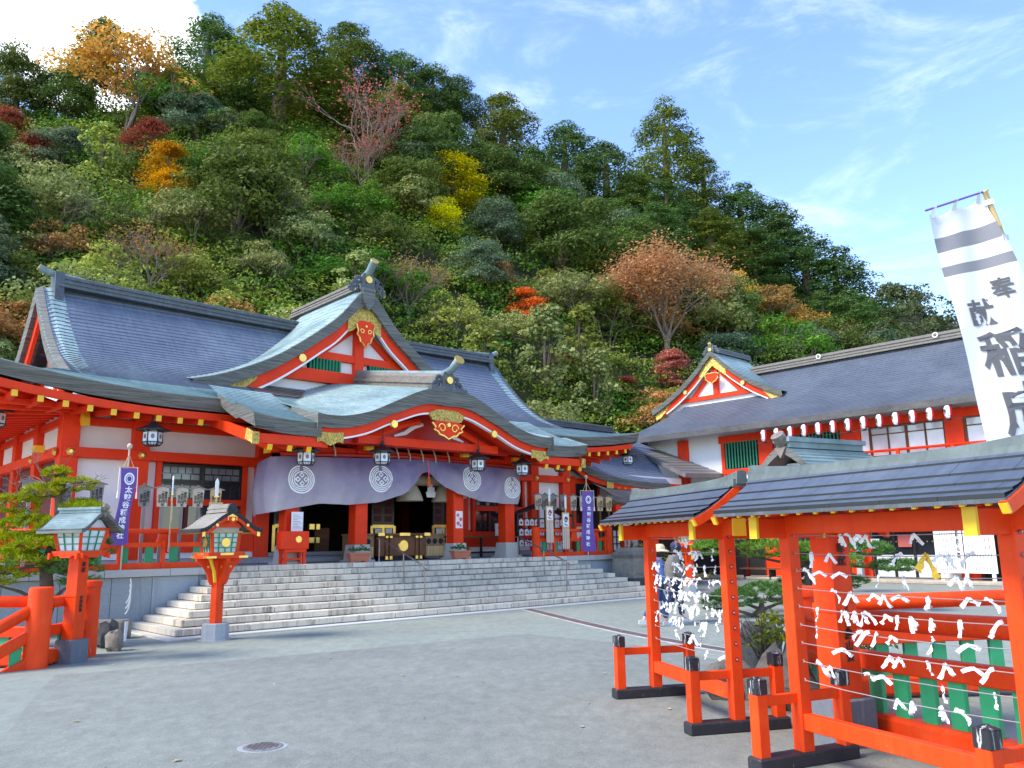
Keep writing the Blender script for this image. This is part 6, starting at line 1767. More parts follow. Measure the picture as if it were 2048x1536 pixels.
def court_lantern(loc, rz, label, base=True, sc=1.0):
    """vermilion lantern post on a granite foot, flared bracket and gilded gable roof"""
    t_ = thing('stone_footed_lantern', label, 'lantern post', loc, rz, 'gilded vermilion lantern posts')
    t_.scale = (sc, sc, sc)
    b = MB(); b.lathe((0, 0, 0), [(.25, 0), (.245, .30), (.235, .31)], 8, 0, rot=PI / 8); b.lathe((0, 0, 0), [(.33, -.01), (.33, .012)], 8, 0, rot=PI / 8); b.build('foot', 'granite', t_)
    b = MB(); b.lathe((0, 0, .30), [(.125, 0), (.125, 1.2)], 6, 0, rot=0); b.build('post', 'red_worn', t_)
    for q in range(4):
        M = Matrix.Rotation(q * PI / 2, 4, 'Z'); b = MB(); b.M = M
        b.prism([(.08, 1.02), (.15, 1.02), (.19, 1.10), (.22, 1.22), (.32, 1.38), (.44, 1.46), (.45, 1.52), (.08, 1.52)], 1, -.03, .03); b.build('bracket', 'red_worn', t_)
        b = MB(); b.M = M; b.tube([(.22, -.032, 1.36), (.22, -.045, 1.36)], .024, 8); b.tube([(.22, .032, 1.36), (.22, .045, 1.36)], .024, 8); b.build('stud', 'yellow', t_)
    b = MB(); b.M = Matrix.Rotation(0, 4, 'Z'); b.tube([(-.25, -.20, 1.52), (-.22, -.21, 1.40), (-.17, -.20, 1.28), (-.13, -.17, 1.08)], [.04, .03, .03, .03], 6); b.build('gilded_stem', 'yellow', t_)
    b = MB(); b.box(-.40, .40, -.40, .40, 1.52, 1.57); b.box(-.36, .36, -.36, .36, 1.57, 1.63); b.build('shelf', 'red_worn', t_)
    b = MB()
    for q in range(4):
        b.M = Matrix.Rotation(q * PI / 2, 4, 'Z')
        for x0, x1 in ((-.40, -.22), (.22, .40)): b.box(x0, x1, -.404, -.398, 1.525, 1.566)
        b.box(-.13, .13, -.366, -.36, 1.58, 1.625)
    b.build('shelf_fitting', 'gold', t_)
    lantern_head(t_, .245, .275, 1.63, 2.0, 'frosted', 'green', 'red_worn', 4, 4, .085)
    b = MB(); b.box(-.31, .31, -.31, .31, 2.0, 2.03); b.build('head_plate', 'wood_tan', t_)
    b = MB(); tapered(b, .26, .26, .26, .26, 2.03, 2.10); b.build('head_panel', 'plaster', t_)
    full = hafu_roof(t_, 1.22, .54, 2.06, 2.41, 'wood_grey', edge='black_wood')
    for y in (-.52,):
        b = MB(); fr_ = [(x * .93, z_) for x, z_ in full]
        b.strip([(x, y, z_ - .055) for x, z_ in fr_], [(x, y, z_ - .125) for x, z_ in fr_]); b.strip([(x, y, z_ - .125) for x, z_ in fr_], [(x, y + .04, z_ - .125) for x, z_ in fr_]); b.build('bargeboard', 'red_worn', t_)
        b = MB(); n_ = len(fr_)
        for a, c in ((0, 4), (n_ // 2 - 2, n_ // 2 + 3), (n_ - 4, n_)):
            q = fr_[a:c]; b.strip([(x, y - .008, z_ - .056) for x, z_ in q], [(x, y - .008, z_ - .135) for x, z_ in q])
        b.build('barge_fitting', 'gold', t_)
        b = MB(); b.prism([(-.07, 2.30), (.07, 2.30), (.07, 2.22), (0, 2.16), (-.07, 2.22)], 1, y - .03, y); b.build('pendant', 'red_worn', t_)
        b = MB(); b.tube([(0, y - .03, 2.25), (0, y - .05, 2.25)], .035, 8); b.tube([(-.3, y - .01, 2.14), (-.3, y - .04, 2.14)], .03, 8); b.tube([(.3, y - .01, 2.14), (.3, y - .04, 2.14)], .03, 8); b.build('gold_stud', 'gold', t_)
    b = MB(); b.prism([(-.24, 2.10), (.24, 2.10), (.14, 2.22), (0, 2.30), (-.14, 2.22)], 1, -.42, -.40); b.build('gable_panel', 'red_worn', t_)
    b = MB()
    for k in range(14):
        for s_ in (-1, 1): b.box(s_ * .53 - .03, s_ * .53 + .03, -.5 + k * .077 - .014, -.5 + k * .077 + .014, 1.985, 2.02)
    b.build('rafter_ends', 'gold', t_)
    for k, (w, z_) in enumerate(((.10, 2.39), (.075, 2.43), (.085, 2.465), (.06, 2.50))):
        b = MB(); b.box(-w, w, -.50 + .01 * k, .50, z_, z_ + .045); b.build('ridge_course', 'wood_grey', t_)
    b = MB(); b.tube([(0, -.5, 2.49), (0, -.54, 2.49)], .07, 10); b.prism([(-.12, 2.40), (.12, 2.40), (.06, 2.53), (-.06, 2.53)], 1, -.53, -.49); b.build('ridge_end_ornament', 'black_wood', t_)
    text('奉献', .10, 'ink', t_, (.055, -.118, 1.33), R(30), bold=.02, spacing=1.35)
    text('山口', .06, 'ink', t_, (.06, -.116, .98), R(30), spacing=1.3)
    text('御夫妻', .045, 'ink', t_, (.05, -.119, .80), R(30))
    return t_
LC = W(.53, -.49)
court_lantern((-5.55, 15.62, 0), COURT, 'vermilion and gold lantern post on a grey granite foot before the stairs', sc=.97)
court_lantern(W(15.9, -.1), COURT + R(10), 'vermilion and gold lantern post standing right of the stairs, seen through the far paper-strip rack', sc=1.0)
court_lantern(W(19.0, -3.2), COURT + R(10), 'vermilion lantern post far back beside the pine, mostly hidden by the near rack', sc=1.0)

def bridge_lantern(loc, rz, label, writing, h=1.0, face=-1):
    t_ = thing('bridge_lantern', label, 'lantern post', loc, rz, 'copper-roofed lantern posts by the bridges'); t_.scale = (.92, .92, .925)
    b = MB(); b.lathe((0, 0, 0), [(.25, 0), (.245, .36), (.22, .37)], 4, 0, rot=PI / 4); b.build('foot', 'stone_base', t_)
    b = MB(); b.loft([[(sx * w, sy * w, z_) for sx, sy in ((-1, -1), (1, -1), (1, 1), (-1, 1))] for w, z_ in ((.115, .36), (.112, 1.05), (.12, 1.05), (.12, 1.12), (.108, 1.12), (.105, 1.72))]); b.build('post', 'red_worn', t_)
    for q in range(4):
        M = Matrix.Rotation(q * PI / 2, 4, 'Z'); b = MB(); b.M = M
        b.prism([(-.36, 1.76), (-.36, 1.66), (-.28, 1.70), (-.14, 1.72), (-.10, 1.68), (.10, 1.68), (.14, 1.72), (.28, 1.70), (.36, 1.66), (.36, 1.76)], 1, -.30, -.26); b.build('apron', 'red_worn', t_)
    b = MB(); b.box(-.29, .29, -.29, .29, 1.74, 1.79); b.build('shelf', 'red_worn', t_)
    lantern_head(t_, .225, .285, 1.79, 2.13, 'lantern_glass', 'green', 'red_worn', 3, 3)
    b = MB(); b.box(-.31, .31, -.31, .31, 2.13, 2.17); b.build('head_plate', 'red_worn', t_)
    b = MB(); b.prism([(-.25, 2.17), (.25, 2.17), (.12, 2.30), (-.12, 2.30)], 1, -.28, .28); b.build('head_panel', 'lantern_glass', t_)
    hafu_roof(t_, .94, .47, 2.13, 2.44, 'lantern_patina', edge='roof_edge')
    b = MB(); b.box(-.07, .07, -.44, .44, 2.42, 2.47); b.box(-.09, .09, -.46, .46, 2.47, 2.51); b.build('ridge', 'lantern_patina', t_)
    b = MB(); b.tube([(0, -.44, 2.46), (0, -.50, 2.53)], [.05, .06], 8); b.prism([(-.06, 2.42), (0, 2.33), (.06, 2.42)], 1, -.48, -.45); b.build('ridge_end_ornament', 'copper_brown', t_)
    for (s_, sz, z_) in writing:
        for r_ in ((0,) if face < 0 else (PI / 2,)):
            if face < 0: text(s_, sz, 'ink', t_, (.0, -.121, z_), 0, bold=.02, spacing=1.25)
            else: text(s_, sz, 'ink', t_, (.121, .0, z_), PI / 2, bold=.02, spacing=1.25)
    return t_
bridge_lantern((-6.74, 12.86, 0), R(73), 'vermilion lantern post with green copper roof beside the left bridge newels', (('奉献', .085, 1.52), ('宮田建設', .065, .93)))
_rl = bridge_lantern((2.76, 7.28, 0), R(-62), 'vermilion lantern post with copper roof standing behind the near paper-strip rack', (('奉献', .095, 1.52), ('緑山会', .085, .78), ('社会福祉法人', .04, .98)), face=1)
_rl.scale = (1.05, 1.05, 1.02)

# ------------------------------------------------------------------ bridges
def newel(t_, x, y, h, lid=False):
    b = MB(); b.lathe((x, y, 0), [(.168, -.05), (.165, h - .05), (.158, h), (.14, h + .012)], 24); b.build('newel', 'red_worn', t_, auto=45)
    if lid:
        b = MB(); b.lathe((x, y, h - .10), [(.168, 0), (.18, .005), (.18, .085), (.17, .10)], 24); b.build('newel_band', 'red_worn', t_, auto=45)
        b = MB(); b.lathe((x, y, .30), [(.169, 0), (.175, .004), (.175, .03), (.169, .035)], 24); b.build('newel_band', 'red_worn', t_, auto=45)
def bridge(name, label, loc, news, runs):
    t_ = thing(name, label, 'bridge', loc)
    for x, y, h, lid in news: newel(t_, x, y, h, lid)
    for (p0, p1, zt0, zt1, zm0, zm1, zb0, zb1, r_, n) in runs:
        p0 = Vector((p0[0], p0[1], 0)); p1 = Vector((p1[0], p1[1], 0))
        def at(t2, za, zb_): return p0.lerp(p1, t2) + Vector((0, 0, za + (zb_ - za) * t2))
        b = MB(); b.tube([at(0, zt0, zt1), at(.5, zt0, zt1), at(1, zt0, zt1)], r_, 14); b.build('handrail', 'red_worn', t_, smooth=True)
        b = MB(); b.bar(at(0, zm0, zm1), at(1, zm0, zm1), .13, .15, 0, (0, 0, 1), .01); b.build('middle_rail', 'red_worn', t_)
        b = MB(); b.bar(at(0, zb0, zb1), at(1, zb0, zb1), .20, .20, 0, (0, 0, 1), .03); b.build('bottom_beam', 'red_worn', t_)
        d = (p1 - p0).normalized()
        for k in range(n):
            t2 = (k + .6) / n
            a = at(t2, zb0, zb1); c = at(t2, zm0, zm1)
            b = MB(); b.bar(a + Vector((0, 0, .09)), c + Vector((0, 0, -.07)), .05, .15, 0, tuple(d), .006); b.build('green_board', 'green_bridge', t_)
    return t_
LB = Vector((-6.85, 13.0, 0))
lb = bridge('left_bridge', 'vermilion bridge railing with thick round newels and green boards on the left', LB,
    [(-.12, -.68, 1.13, False), (-.06, .60, 1.17, True)],
    [((-.12, -.68), (-1.65, -2.26), .88, -.35, .52, -.7, .12, -1.1, .085, 5),
     ((-.06, .60), (-.12, -.68), .92, .90, .50, .50, .12, .12, .085, 3),
     ((-.12, -.6), (-4.2, -.15), .93, .93, .50, .50, .12, .12, .085, 12)])
lb.name = 'arched_bridge'
rb2 = bridge('arched_bridge', 'vermilion bridge railing with thick round newels and green boards behind the near rack', Vector((3.05, 8.5, 0)),
    [(-.05, -.6, 1.13, False), (.08, .67, 1.17, True)],
    [((-.05, -.6), (.95, -3.6), .96, 1.08, .62, .72, .10, .18, .085, 11),
     ((.08, .67), (-.05, -.6), .92, .92, .50, .50, .12, .12, .085, 3),
     ((.08, .67), (4.6, 1.0), .98, 1.06, .62, .70, .12, .18, .085, 14)])

# ------------------------------------------------------------------ racks with paper fortune strips
def copper_cap(t_, x, y, z, w):
    b = MB(); b.box(x - w, x + w, y - w, y + w, z, z + .105, 0, .006); b.build('post_cap', 'cap_black', t_)
    b = MB(); b.loft([[(x - w, y - w, z + .105), (x + w, y - w, z + .105), (x + w, y + w, z + .105), (x - w, y + w, z + .105)], [(x - .01, y - .01, z + .128), (x + .01, y - .01, z + .128), (x + .01, y + .01, z + .128), (x - .01, y + .01, z + .128)]]); b.build('cap_top', 'cap_black', t_)
def rack(p1, p2, label, seed):
    p1 = Vector((p1[0], p1[1], 0)); p2 = Vector((p2[0], p2[1], 0)); L = (p2 - p1).length; d = (p2 - p1) / L
    t_ = thing('fortune_rack', label, 'rack', p1, math.atan2(d.y, d.x), 'roofed racks for paper fortune strips')
    for x in (0, L):
        b = MB(); b.box(x - .056, x + .056, -.056, .056, .10, 1.86, 0, .006); b.build('post', 'red_worn', t_)
        b = MB(); b.box(x - .075, x + .075, -.50, .50, .0, .105, 0, .012); b.build('foot_beam', 'black_wood', t_)
        for y in (-.42, .42):
            b = MB(); b.box(x - .05, x + .05, y - .05, y + .05, .10, .55, 0, .006); b.build('stub_post', 'red_worn', t_)
            copper_cap(t_, x, y, .545, .054)
        b = MB(); b.box(x - .022, x + .022, -.37, -.054, .455, .53, 0, .004); b.build('brace_rail', 'red_worn', t_)
        b = MB(); b.box(x - .022, x + .022, .054, .37, .455, .53, 0, .004); b.build('brace_rail', 'red_worn', t_)
        b = MB(); b.box(x - .04, x + .04, -.34, .34, 1.70, 1.86, 0, .008); b.build('cross_beam', 'red_worn', t_)
        for y in (-.345, .345):
            b = MB(); b.box(x - .043, x + .043, y - .012, y + .012, 1.696, 1.864); b.build('beam_end', 'yellow', t_)
    b = MB(); b.box(.054, L - .054, -.042, .042, .26, .38, 0, .006); b.build('bottom_rail', 'red_worn', t_)
    b = MB(); b.box(-.24, L + .24, -.06, .06, 1.73, 1.875, 0, .008); b.build('top_beam', 'red_worn', t_)
    for x in (-.26, L + .24):
        b = MB(); b.box(x, x + .02, -.066, .066, 1.724, 1.881); b.build('beam_end', 'yellow', t_)
    # roof: copper sheets in lapped courses on both slopes
    prof_ = catmull([(.48, 1.905), (.35, 1.968), (.18, 2.08), (.0, 2.23)], 5)
    ncs = 5; X0, X1 = -.32, L + .32
    def yz(f): 
        i = f * (len(prof_) - 1); a = int(min(i, len(prof_) - 2)); q = prof_[a] + (prof_[a + 1] - prof_[a]) * (i - a); return q
    for s_ in (-1, 1):
        for k in range(ncs):
            a, c = yz(k / ncs), yz(min(1, (k + 1) / ncs + .03)); mid = yz((k + .5) / ncs)
            nsh = 6; off = .5 if k % 2 else 0
            xs = [X0] + [X0 + (X1 - X0) * (i + 1 - off * .5) / nsh for i in range(nsh)]
            xs = [x for x in xs if x < X1 - .1] + [X1]
            for i in range(len(xs) - 1):
                b = MB(); xa, xb = xs[i] + .0015, xs[i + 1] - .0015
                pts = []
                for (y, z_, e) in ((a[0], a[1], .022), (mid[0], mid[1], .014), (c[0], c[1], .006)):
                    pts.append([(xa, s_ * y, z_ + e), (xb, s_ * y, z_ + e)])
                for j in range(2):
                    q = pts[j + 1] + pts[j][::-1]
                    b.add(q if s_ < 0 else q[::-1], [(3, 2, 1, 0)] if True else [])
                lowq = [(xa, s_ * a[0], a[1] + .022), (xb, s_ * a[0], a[1] + .022), (xb, s_ * a[0], a[1] - .004), (xa, s_ * a[0], a[1] - .004)]
                b.add(lowq, [(0, 1, 2, 3)], 1)
                b.build('copper_sheet', ['rack_sheet', 'black_lacquer'], t_)
    def under(b):
        for s_ in (-1, 1):
            P = [yz(i / 6) for i in range(7)]
            A = [(X0, s_ * p[0], p[1] - .006) for p in P]; B = [(X1, s_ * p[0], p[1] - .006) for p in P]
            A2 = [(p[0], p[1], p[2] - .025) for p in A]; B2 = [(p[0], p[1], p[2] - .025) for p in B]
            b.strip(A, B); b.strip(A2, B2); b.strip(A, A2); b.strip(B, B2)
            b.add([A[0], B[0], B2[0], A2[0]], [(0, 1, 2, 3)])
    b = MB(); under(b); b.build('roof_deck', 'ridge_dark', t_)
    for x in (X0 + .01, X1 - .01):
        for s_ in (-1, 1):
            b = MB(); P = [yz(i / 6) for i in range(7)]
            for i in range(6): b.bar((x, s_ * P[i][0], P[i][1] - .062), (x, s_ * P[i + 1][0], P[i + 1][1] - .062), .045, .075)
            b.build('bargeboard', 'red_worn', t_)
            b = MB(); b.bar((x, s_ * (P[0][0] + .004), P[0][1] - .064), (x, s_ * (P[0][0] - .012), P[0][1] - .056), .047, .06); b.build('barge_end', 'yellow', t_)
    # rafters with yellow tips
    n = 15
    for s_ in (-1, 1):
        for k in range(n):
            x = X0 + .12 + (X1 - X0 - .24) * k / (n - 1)
            b = MB(); b.bar((x, s_ * .445, 1.885), (x, s_ * .06, 2.01), .028, .034); b.build('rafter', 'red_worn', t_)
            b = MB(); b.bar((x, s_ * .466, 1.878), (x, s_ * .445, 1.885), .031, .037); b.build('rafter_tip', 'yellow', t_)
    # ridge
    b = MB()
    rings = []
    for i in range(13):
        f = i / 12; x = X0 - .04 + (X1 - X0 + .08) * f; dz = .055 * abs(2 * f - 1) ** 4
        rings.append([(x, -.055, 2.19), (x, -.045, 2.25 + dz), (x, .0, 2.262 + dz), (x, .045, 2.25 + dz), (x, .055, 2.19)])
    b.loft(rings); b.build('ridge', 'rack_ridge', t_)
    b = MB()
    rings = []
    for i in range(13):
        f = i / 12; x = X0 - .02 + (X1 - X0 + .04) * f; dz = .03 * abs(2 * f - 1) ** 4
        rings.append([(x, -.085, 2.165), (x, -.075, 2.205 + dz), (x, .075, 2.205 + dz), (x, .085, 2.165)])
    b.loft(rings); b.build('ridge_flashing', 'rack_ridge', t_)
    zs = [1.72 - .137 * k for k in range(9)]
    for k, z_ in enumerate(zs):
        b = MB(); sag = .012 + .006 * (k % 3)
        b.tube([(.0, -.0, z_), (L * .25, 0, z_ - sag * .75), (L * .5, 0, z_ - sag), (L * .75, 0, z_ - sag * .75), (L, 0, z_)], .0032, 4); b.build('wire', 'wire', t_)
        for x, s_ in ((0, 1), (L, -1)):
            b = MB(); b.tube([(x + s_ * .056 + .014 * math.cos(a) * s_, .0, z_ + .012 * math.sin(a)) for a in np.linspace(0, 2 * PI, 9)], .003, 4); b.build('screw_eye', 'wire', t_)
            b = MB(); b.tube([(x - s_ * .0561, 0, z_), (x - s_ * .0570, 0, z_)], .022, 10); b.build('bolt_recess', 'red_dark', t_)
            b = MB(); b.tube([(x - s_ * .057, 0, z_), (x - s_ * .073, 0, z_)], .007, 6); b.build('bolt', 'wire', t_)
    return t_, p1, d, L, zs
RA = rack((1.55, 9.5), (1.99, 7.78), 'far roofed vermilion rack hung with knotted white paper strips', 1)
RBk = rack((2.2, 6.65), (2.98, 4.97), 'near roofed vermilion rack hung with knotted white paper strips, right foreground', 2)
# knotted paper strips
def strip_proto(kind, seed):
    rg = random.Random(seed); b = MB()
    def ribbon(pts, w):
        A = []; B = []; tw = rg.uniform(0, 6)
        for i, p in enumerate(pts):
            p = Vector(p); q = Vector(pts[min(i + 1, len(pts) - 1)]); r_ = Vector(pts[max(i - 1, 0)])
            dd = (q - r_).normalized(); sd = dd.cross(Vector((0, 1, 0)))
            if sd.length < .1: sd = Vector((1, 0, 0))
            sd = sd.normalized(); sd = (sd + Vector((0, .5 * math.sin(i * .9 + tw), 0))).normalized()
            A.append(tuple(p + sd * w)); B.append(tuple(p - sd * w))
        b.strip(A, B)
    w = .0165
    # knot
    for k in range(2):
        a = rg.uniform(0, 6)
        ribbon([(.010 * math.cos(a + t_), -.008 + .010 * math.sin(t_ * 1.3), .010 * math.sin(a + t_)) for t_ in np.linspace(0, 3.2, 6)], w * .55)
    def tail(ax, L, bend):
        pts = []
        x, z_, an = 0, 0, ax
        for i in range(7):
            pts.append((x, -.012 - .004 * i * rg.uniform(-.6, 1), z_)); x += math.cos(an) * L / 6; z_ += math.sin(an) * L / 6; an += bend / 6
        ribbon(pts, w * 1.1)
    if kind == 0: tail(R(-55), .13, R(-8)); tail(R(-125), .10, R(8))
    elif kind == 1: tail(R(-15), .10, R(-25)); tail(R(205), .10, R(15))
    elif kind == 2: tail(R(-92), .14, R(6)); tail(R(-70), .07, R(-20))
    elif kind == 3: tail(R(-40), .14, R(-10)); tail(R(150), .05, R(20))
    elif kind == 4: tail(R(-125), .13, R(10)); tail(R(40), .05, R(-30))
    else: tail(R(-80), .10, R(-25)); tail(R(-105), .12, R(15)); tail(R(-60), .08, R(-10))
    return b.mesh('paper_strip', 'paper')
SP = [strip_proto(k, 40 + k) for k in range(6)] + [strip_proto(k, 60 + k) for k in range(6)]
SPY = strip_proto(0, 99); SPY.materials.clear(); SPY.materials.append(M_('paper_yellow'))
def hang(Rk, spec, label, group, seed, sc=1.0, yellow=None):
    t_, p1, d, L, zs = Rk; rg = random.Random(seed)
    rz = math.atan2(d.y, d.x)
    ORD = 'first second third fourth fifth sixth seventh eighth ninth tenth eleventh twelfth thirteenth fourteenth fifteenth sixteenth seventeenth'.split()
    WN = ['top', 'second', 'third', 'fourth', 'fifth', 'sixth', 'seventh', 'eighth', 'lowest']
    for k, fr_ in enumerate(spec):
        for q_, f in enumerate(sorted(fr_)):
            f += rg.uniform(-.012, .012)
            x = .1 + (L - .2) * f; p = p1 + d * x
            o = bpy.data.objects.new('paper_strip', rg.choice(SP)); COL.objects.link(o)
            o.location = (p.x, p.y, zs[k] - .012 * math.sin(PI * f)); o.rotation_euler = (rg.uniform(-.15, .15), rg.uniform(-.25, .25), rz + rg.choice((0, 0, PI)) + rg.uniform(-.5, .5))
            s_ = rg.uniform(.85, 1.2) * sc; o.scale = (s_, s_, s_)
            tag(o, '%s, %s wire, %s from the left post' % (label, WN[k], ORD[q_]), 'paper strip', group)
    if yellow:
        k, f = yellow; p = p1 + d * (.1 + (L - .2) * f)
        o = bpy.data.objects.new('paper_strip', SPY); COL.objects.link(o); o.location = (p.x, p.y, zs[k] - .01); o.rotation_euler = (0, 0, rz); o.scale = (1.3, 1.3, 1.3)
        tag(o, 'yellow paper fortune strip knotted on the near rack, the only yellow one', 'paper strip')
hang(RBk, [[.26, .31, .36, .40, .66], [.07, .18, .56, .75, .79, .88], [.06, .13, .23, .45, .58, .82, .87], [.20, .30, .42, .48, .55, .68, .86, .95], [.10, .22, .26, .30, .34, .39, .47, .53, .60, .68, .82, .96], [.06, .31, .36, .41, .48, .69, .84], [.22, .46, .51, .66, .72, .84, .91], [.08, .14, .36, .43, .72, .92], [.50, .56, .70, .78]],
     'white paper strip knotted on the near rack', 'paper strips on the near rack', 5, .70, (1, .70))
hang(RA, [[.45, .52, .57, .35], [.40, .44, .62, .66, .70, .90], [.02, .10, .30, .36, .42, .48, .55, .62, .68, .78, .93], [.05, .10, .22, .30, .36, .42, .48, .54, .60, .66, .84, .88, .94], [.03, .20, .28, .32, .37, .42, .46, .5, .54, .58, .63, .68, .76, .80], [.12, .18, .23, .28, .34, .40, .46, .5, .55, .60, .66, .78, .82, .88, .93, .97], [.02, .24, .28, .33, .37, .44, .60, .65, .70, .74, .90], [.30, .57, .64], [.72, .97]],
     'white paper strip knotted on the far rack', 'paper strips on the far rack', 9, .78)

# ------------------------------------------------------------------ white festival banner
bt = thing('white_banner', 'tall white banner with grey stripes and brush lettering on a leaning bamboo pole', 'banner', (5.55, 7.0, 0))
BX, BY = 5.55, 7.0
ptop = Vector((4.36, 7.0, 4.80)); pbot = Vector((5.55, 7.0, 0))
pd_ = (pbot - ptop).normalized()
n = 14; pts = []; rad = []
for i in range(n + 1):
    for e, r_ in ((0, .030), (.035, .034), (.05, .028)):
        pts.append(ptop.lerp(pbot, (i + e) / (n + .06)) - Vector((BX, BY, 0))); rad.append(r_ * (.85 + .03 * i))
b = MB(); b.tube(pts, rad, 10); b.build('bamboo_pole', 'bamboo', bt, smooth=True)
TL, TR = Vector((3.80, 6.95, 4.56)), Vector((4.33, 7.0, 4.74))
BL, BR = Vector((3.78, 6.5, 1.28)), Vector((4.92, 6.65, 1.20))
def bpt(s_, t_):
    a = TL.lerp(BL, t_); c = TR.lerp(BR, t_)
    a = a + Vector((.10 * math.sin(PI * t_) , 0, 0)); c = c + Vector((.10 * math.sin(PI * t_), 0, 0))
    p = a.lerp(c, s_)
    scallop = .035 * math.sin(PI * ((s_ * 2) % 1)) * max(0, 1 - t_ * 12)
    return p + Vector((0, .05 * math.sin(t_ * 6 + s_ * 3) + .02 * math.sin(s_ * 9 + t_ * 14), -scallop)) - Vector((BX, BY, 0))
b = MB(); ns_, nt = 16, 70
def bm(j): 
    t_ = (j + .5) / nt
    return 1 if (.075 < t_ < .118 or .150 < t_ < .185) else 0
for j in range(nt):
    A = [tuple(bpt(i / ns_, j / nt)) for i in range(ns_ + 1)]; B = [tuple(bpt(i / ns_, (j + 1) / nt)) for i in range(ns_ + 1)]
    b.strip(A, B, bm(j))
b.build('cloth', ['banner_white', 'banner_grey'], bt, smooth=True)
rodA = TL + Vector((-.03, 0, .035)) - Vector((BX, BY, 0)); rodB = TR + Vector((.06, 0, .065)) - Vector((BX, BY, 0))
b = MB(); b.tube([rodA, rodB], .010, 6); b.build('top_rod', 'purple', bt)
for s_ in (.06, .48, .94):
    b = MB(); p = bpt(s_, .0); q = rodA.lerp(rodB, .1 + .8 * s_)
    b.add([tuple(p + Vector((-.02, -.006, -.03))), tuple(p + Vector((.02, -.006, -.03))), tuple(q + Vector((.015, -.012, .012))), tuple(q + Vector((-.015, -.012, .012)))], [(0, 1, 2, 3)]); b.build('loop', 'banner_white', bt)
for t_ in (.02, .12, .24, .37, .5, .63):
    p = bpt(1, t_) + Vector((BX, BY, 0)); tt = (ptop.z - p.z) / ptop.z; q = ptop.lerp(pbot, tt)
    b = MB(); b.bar(p - Vector((BX + .03, BY + .01, 0)), q - Vector((BX - .02, BY + .035, -.02)), .004, .05); b.build('loop', 'banner_white', bt)
for ch_, s_, t_, sz in (('奉', .68, .25, .20), ('献', .33, .305, .25), ('稲', .43, .425, .43), ('成', .45, .575, .48), ('神', .46, .735, .48), ('社', .46, .89, .48)):
    # lettering is laid onto the cloth surface
    me0 = text_mesh(ch_, sz, 'banner_grey', True, .02)
    me = me0.copy()
    c0_ = bpt(s_, t_); W_ = (TR - TL).length + t_ * .58; H_ = (TL - BL).length
    for vtx in me.vertices:
        x, y = vtx.co.x, vtx.co.y
        p = bpt(s_ + x / W_, t_ - y / H_); vtx.co = (p.x, p.y - .008, p.z)
    obj('lettering', me, bt)

# ------------------------------------------------------------------ fox statue, people, small things
fx = court('fox_statue', 'grey stone fox with red bib seated on a carved pedestal right of the stairs', 'statue', 15.3, 1.75)
FO = (15.3, 1.75, 0)
def fbx(name, mat, w0, w1, z0, z1, ch=.0):
    b = MB(FO); tapered(b, w0, w1, w0, w1, z0, z1, 0, 15.3, 1.75); return b.build(name, mat, fx)
fbx('ground_block', 'rock_dark', .75, .70, 0, .5); fbx('pedestal_die', 'stone_ped', .45, .43, .5, 1.12); fbx('pedestal_cornice', 'stone_ped', .40, .46, 1.12, 1.24); fbx('pedestal_cap', 'stone_ped', .44, .40, 1.24, 1.34); fbx('statue_base', 'stone_fox', .36, .35, 1.34, 1.46)
for q in (0, 1):
    for x in (-.2, .2):
        b = MB(FO)
        if q == 0: b.box(15.3 + x - .15, 15.3 + x + .15, 1.30 - .012, 1.32, .62, 1.04, 0, .01)
        else: b.box(14.87 - .022, 14.88, 1.75 + x - .15, 1.75 + x + .15, .62, 1.04, 0, .01)
        b.build('carved_panel', 'stone_fox', fx)
def skin_body(name, verts, edges, radii, mat, parent, loc=(0, 0, 0), sub=2, root=0):
    me = bpy.data.meshes.new(name); me.from_pydata(verts, edges, [])
    o = bpy.data.objects.new(name, me); COL.objects.link(o)
    o.modifiers.new('skin', 'SKIN'); sm_ = o.modifiers.new('sub', 'SUBSURF'); sm_.levels = sub; sm_.render_levels = sub
    for i, r_ in enumerate(radii):
        sv = me.skin_vertices[0].data[i]; sv.radius = r_ if isinstance(r_, tuple) else (r_, r_); sv.use_root = (i == root)
    dg = bpy.context.evaluated_depsgraph_get()
    nm = bpy.data.meshes.new_from_object(o.evaluated_get(dg)); bpy.data.objects.remove(o)
    nm.materials.clear(); nm.materials.append(M_(mat)); nm.name = name
    nm.polygons.foreach_set('use_smooth', [True] * len(nm.polygons))
    return obj(name, nm, parent, loc)
# fox faces left (-u); built in local frame: x = -u is forward
fv = [(.16, 0, .20), (.02, 0, .30), (-.12, 0, .46), (-.18, 0, .62), (-.20, 0, .74), (-.30, 0, .72), (-.40, 0, .68),
      (-.15, .07, .30), (-.16, .07, .06), (-.22, .07, .02), (-.15, -.07, .30), (-.16, -.07, .06), (-.22, -.07, .02),
      (.14, .10, .10), (.02, .12, .03), (.14, -.10, .10), (.02, -.12, .03), (.26, 0, .12), (.34, 0, .34), (.30, 0, .56), (-.17, .05, .84), (-.17, -.05, .84), (-.17, .06, .92), (-.17, -.06, .92)]
fe = [(0, 1), (1, 2), (2, 3), (3, 4), (4, 5), (5, 6), (2, 7), (7, 8), (8, 9), (2, 10), (10, 11), (11, 12), (0, 13), (13, 14), (0, 15), (15, 16), (0, 17), (17, 18), (18, 19), (4, 20), (20, 22), (4, 21), (21, 23)]
fr2 = [.15, .15, .14, .09, .09, .055, .03, .055, .04, .04, .055, .04, .04, .10, .05, .10, .05, .06, .08, .03, .04, .04, .012, .012]
skin_body('fox_body', fv, fe, fr2, 'stone_fox', fx, (0, 0, 1.46))
b = MB(); b.loft([[(-.12 - .13 * math.cos(a) * r_ , .15 * math.sin(a) * r_, .50 + z_) for a in np.linspace(-2.6, 2.6, 12)] for r_, z_ in ((.75, .14), (1.0, .04), (1.25, -.10))], 0, False, False)
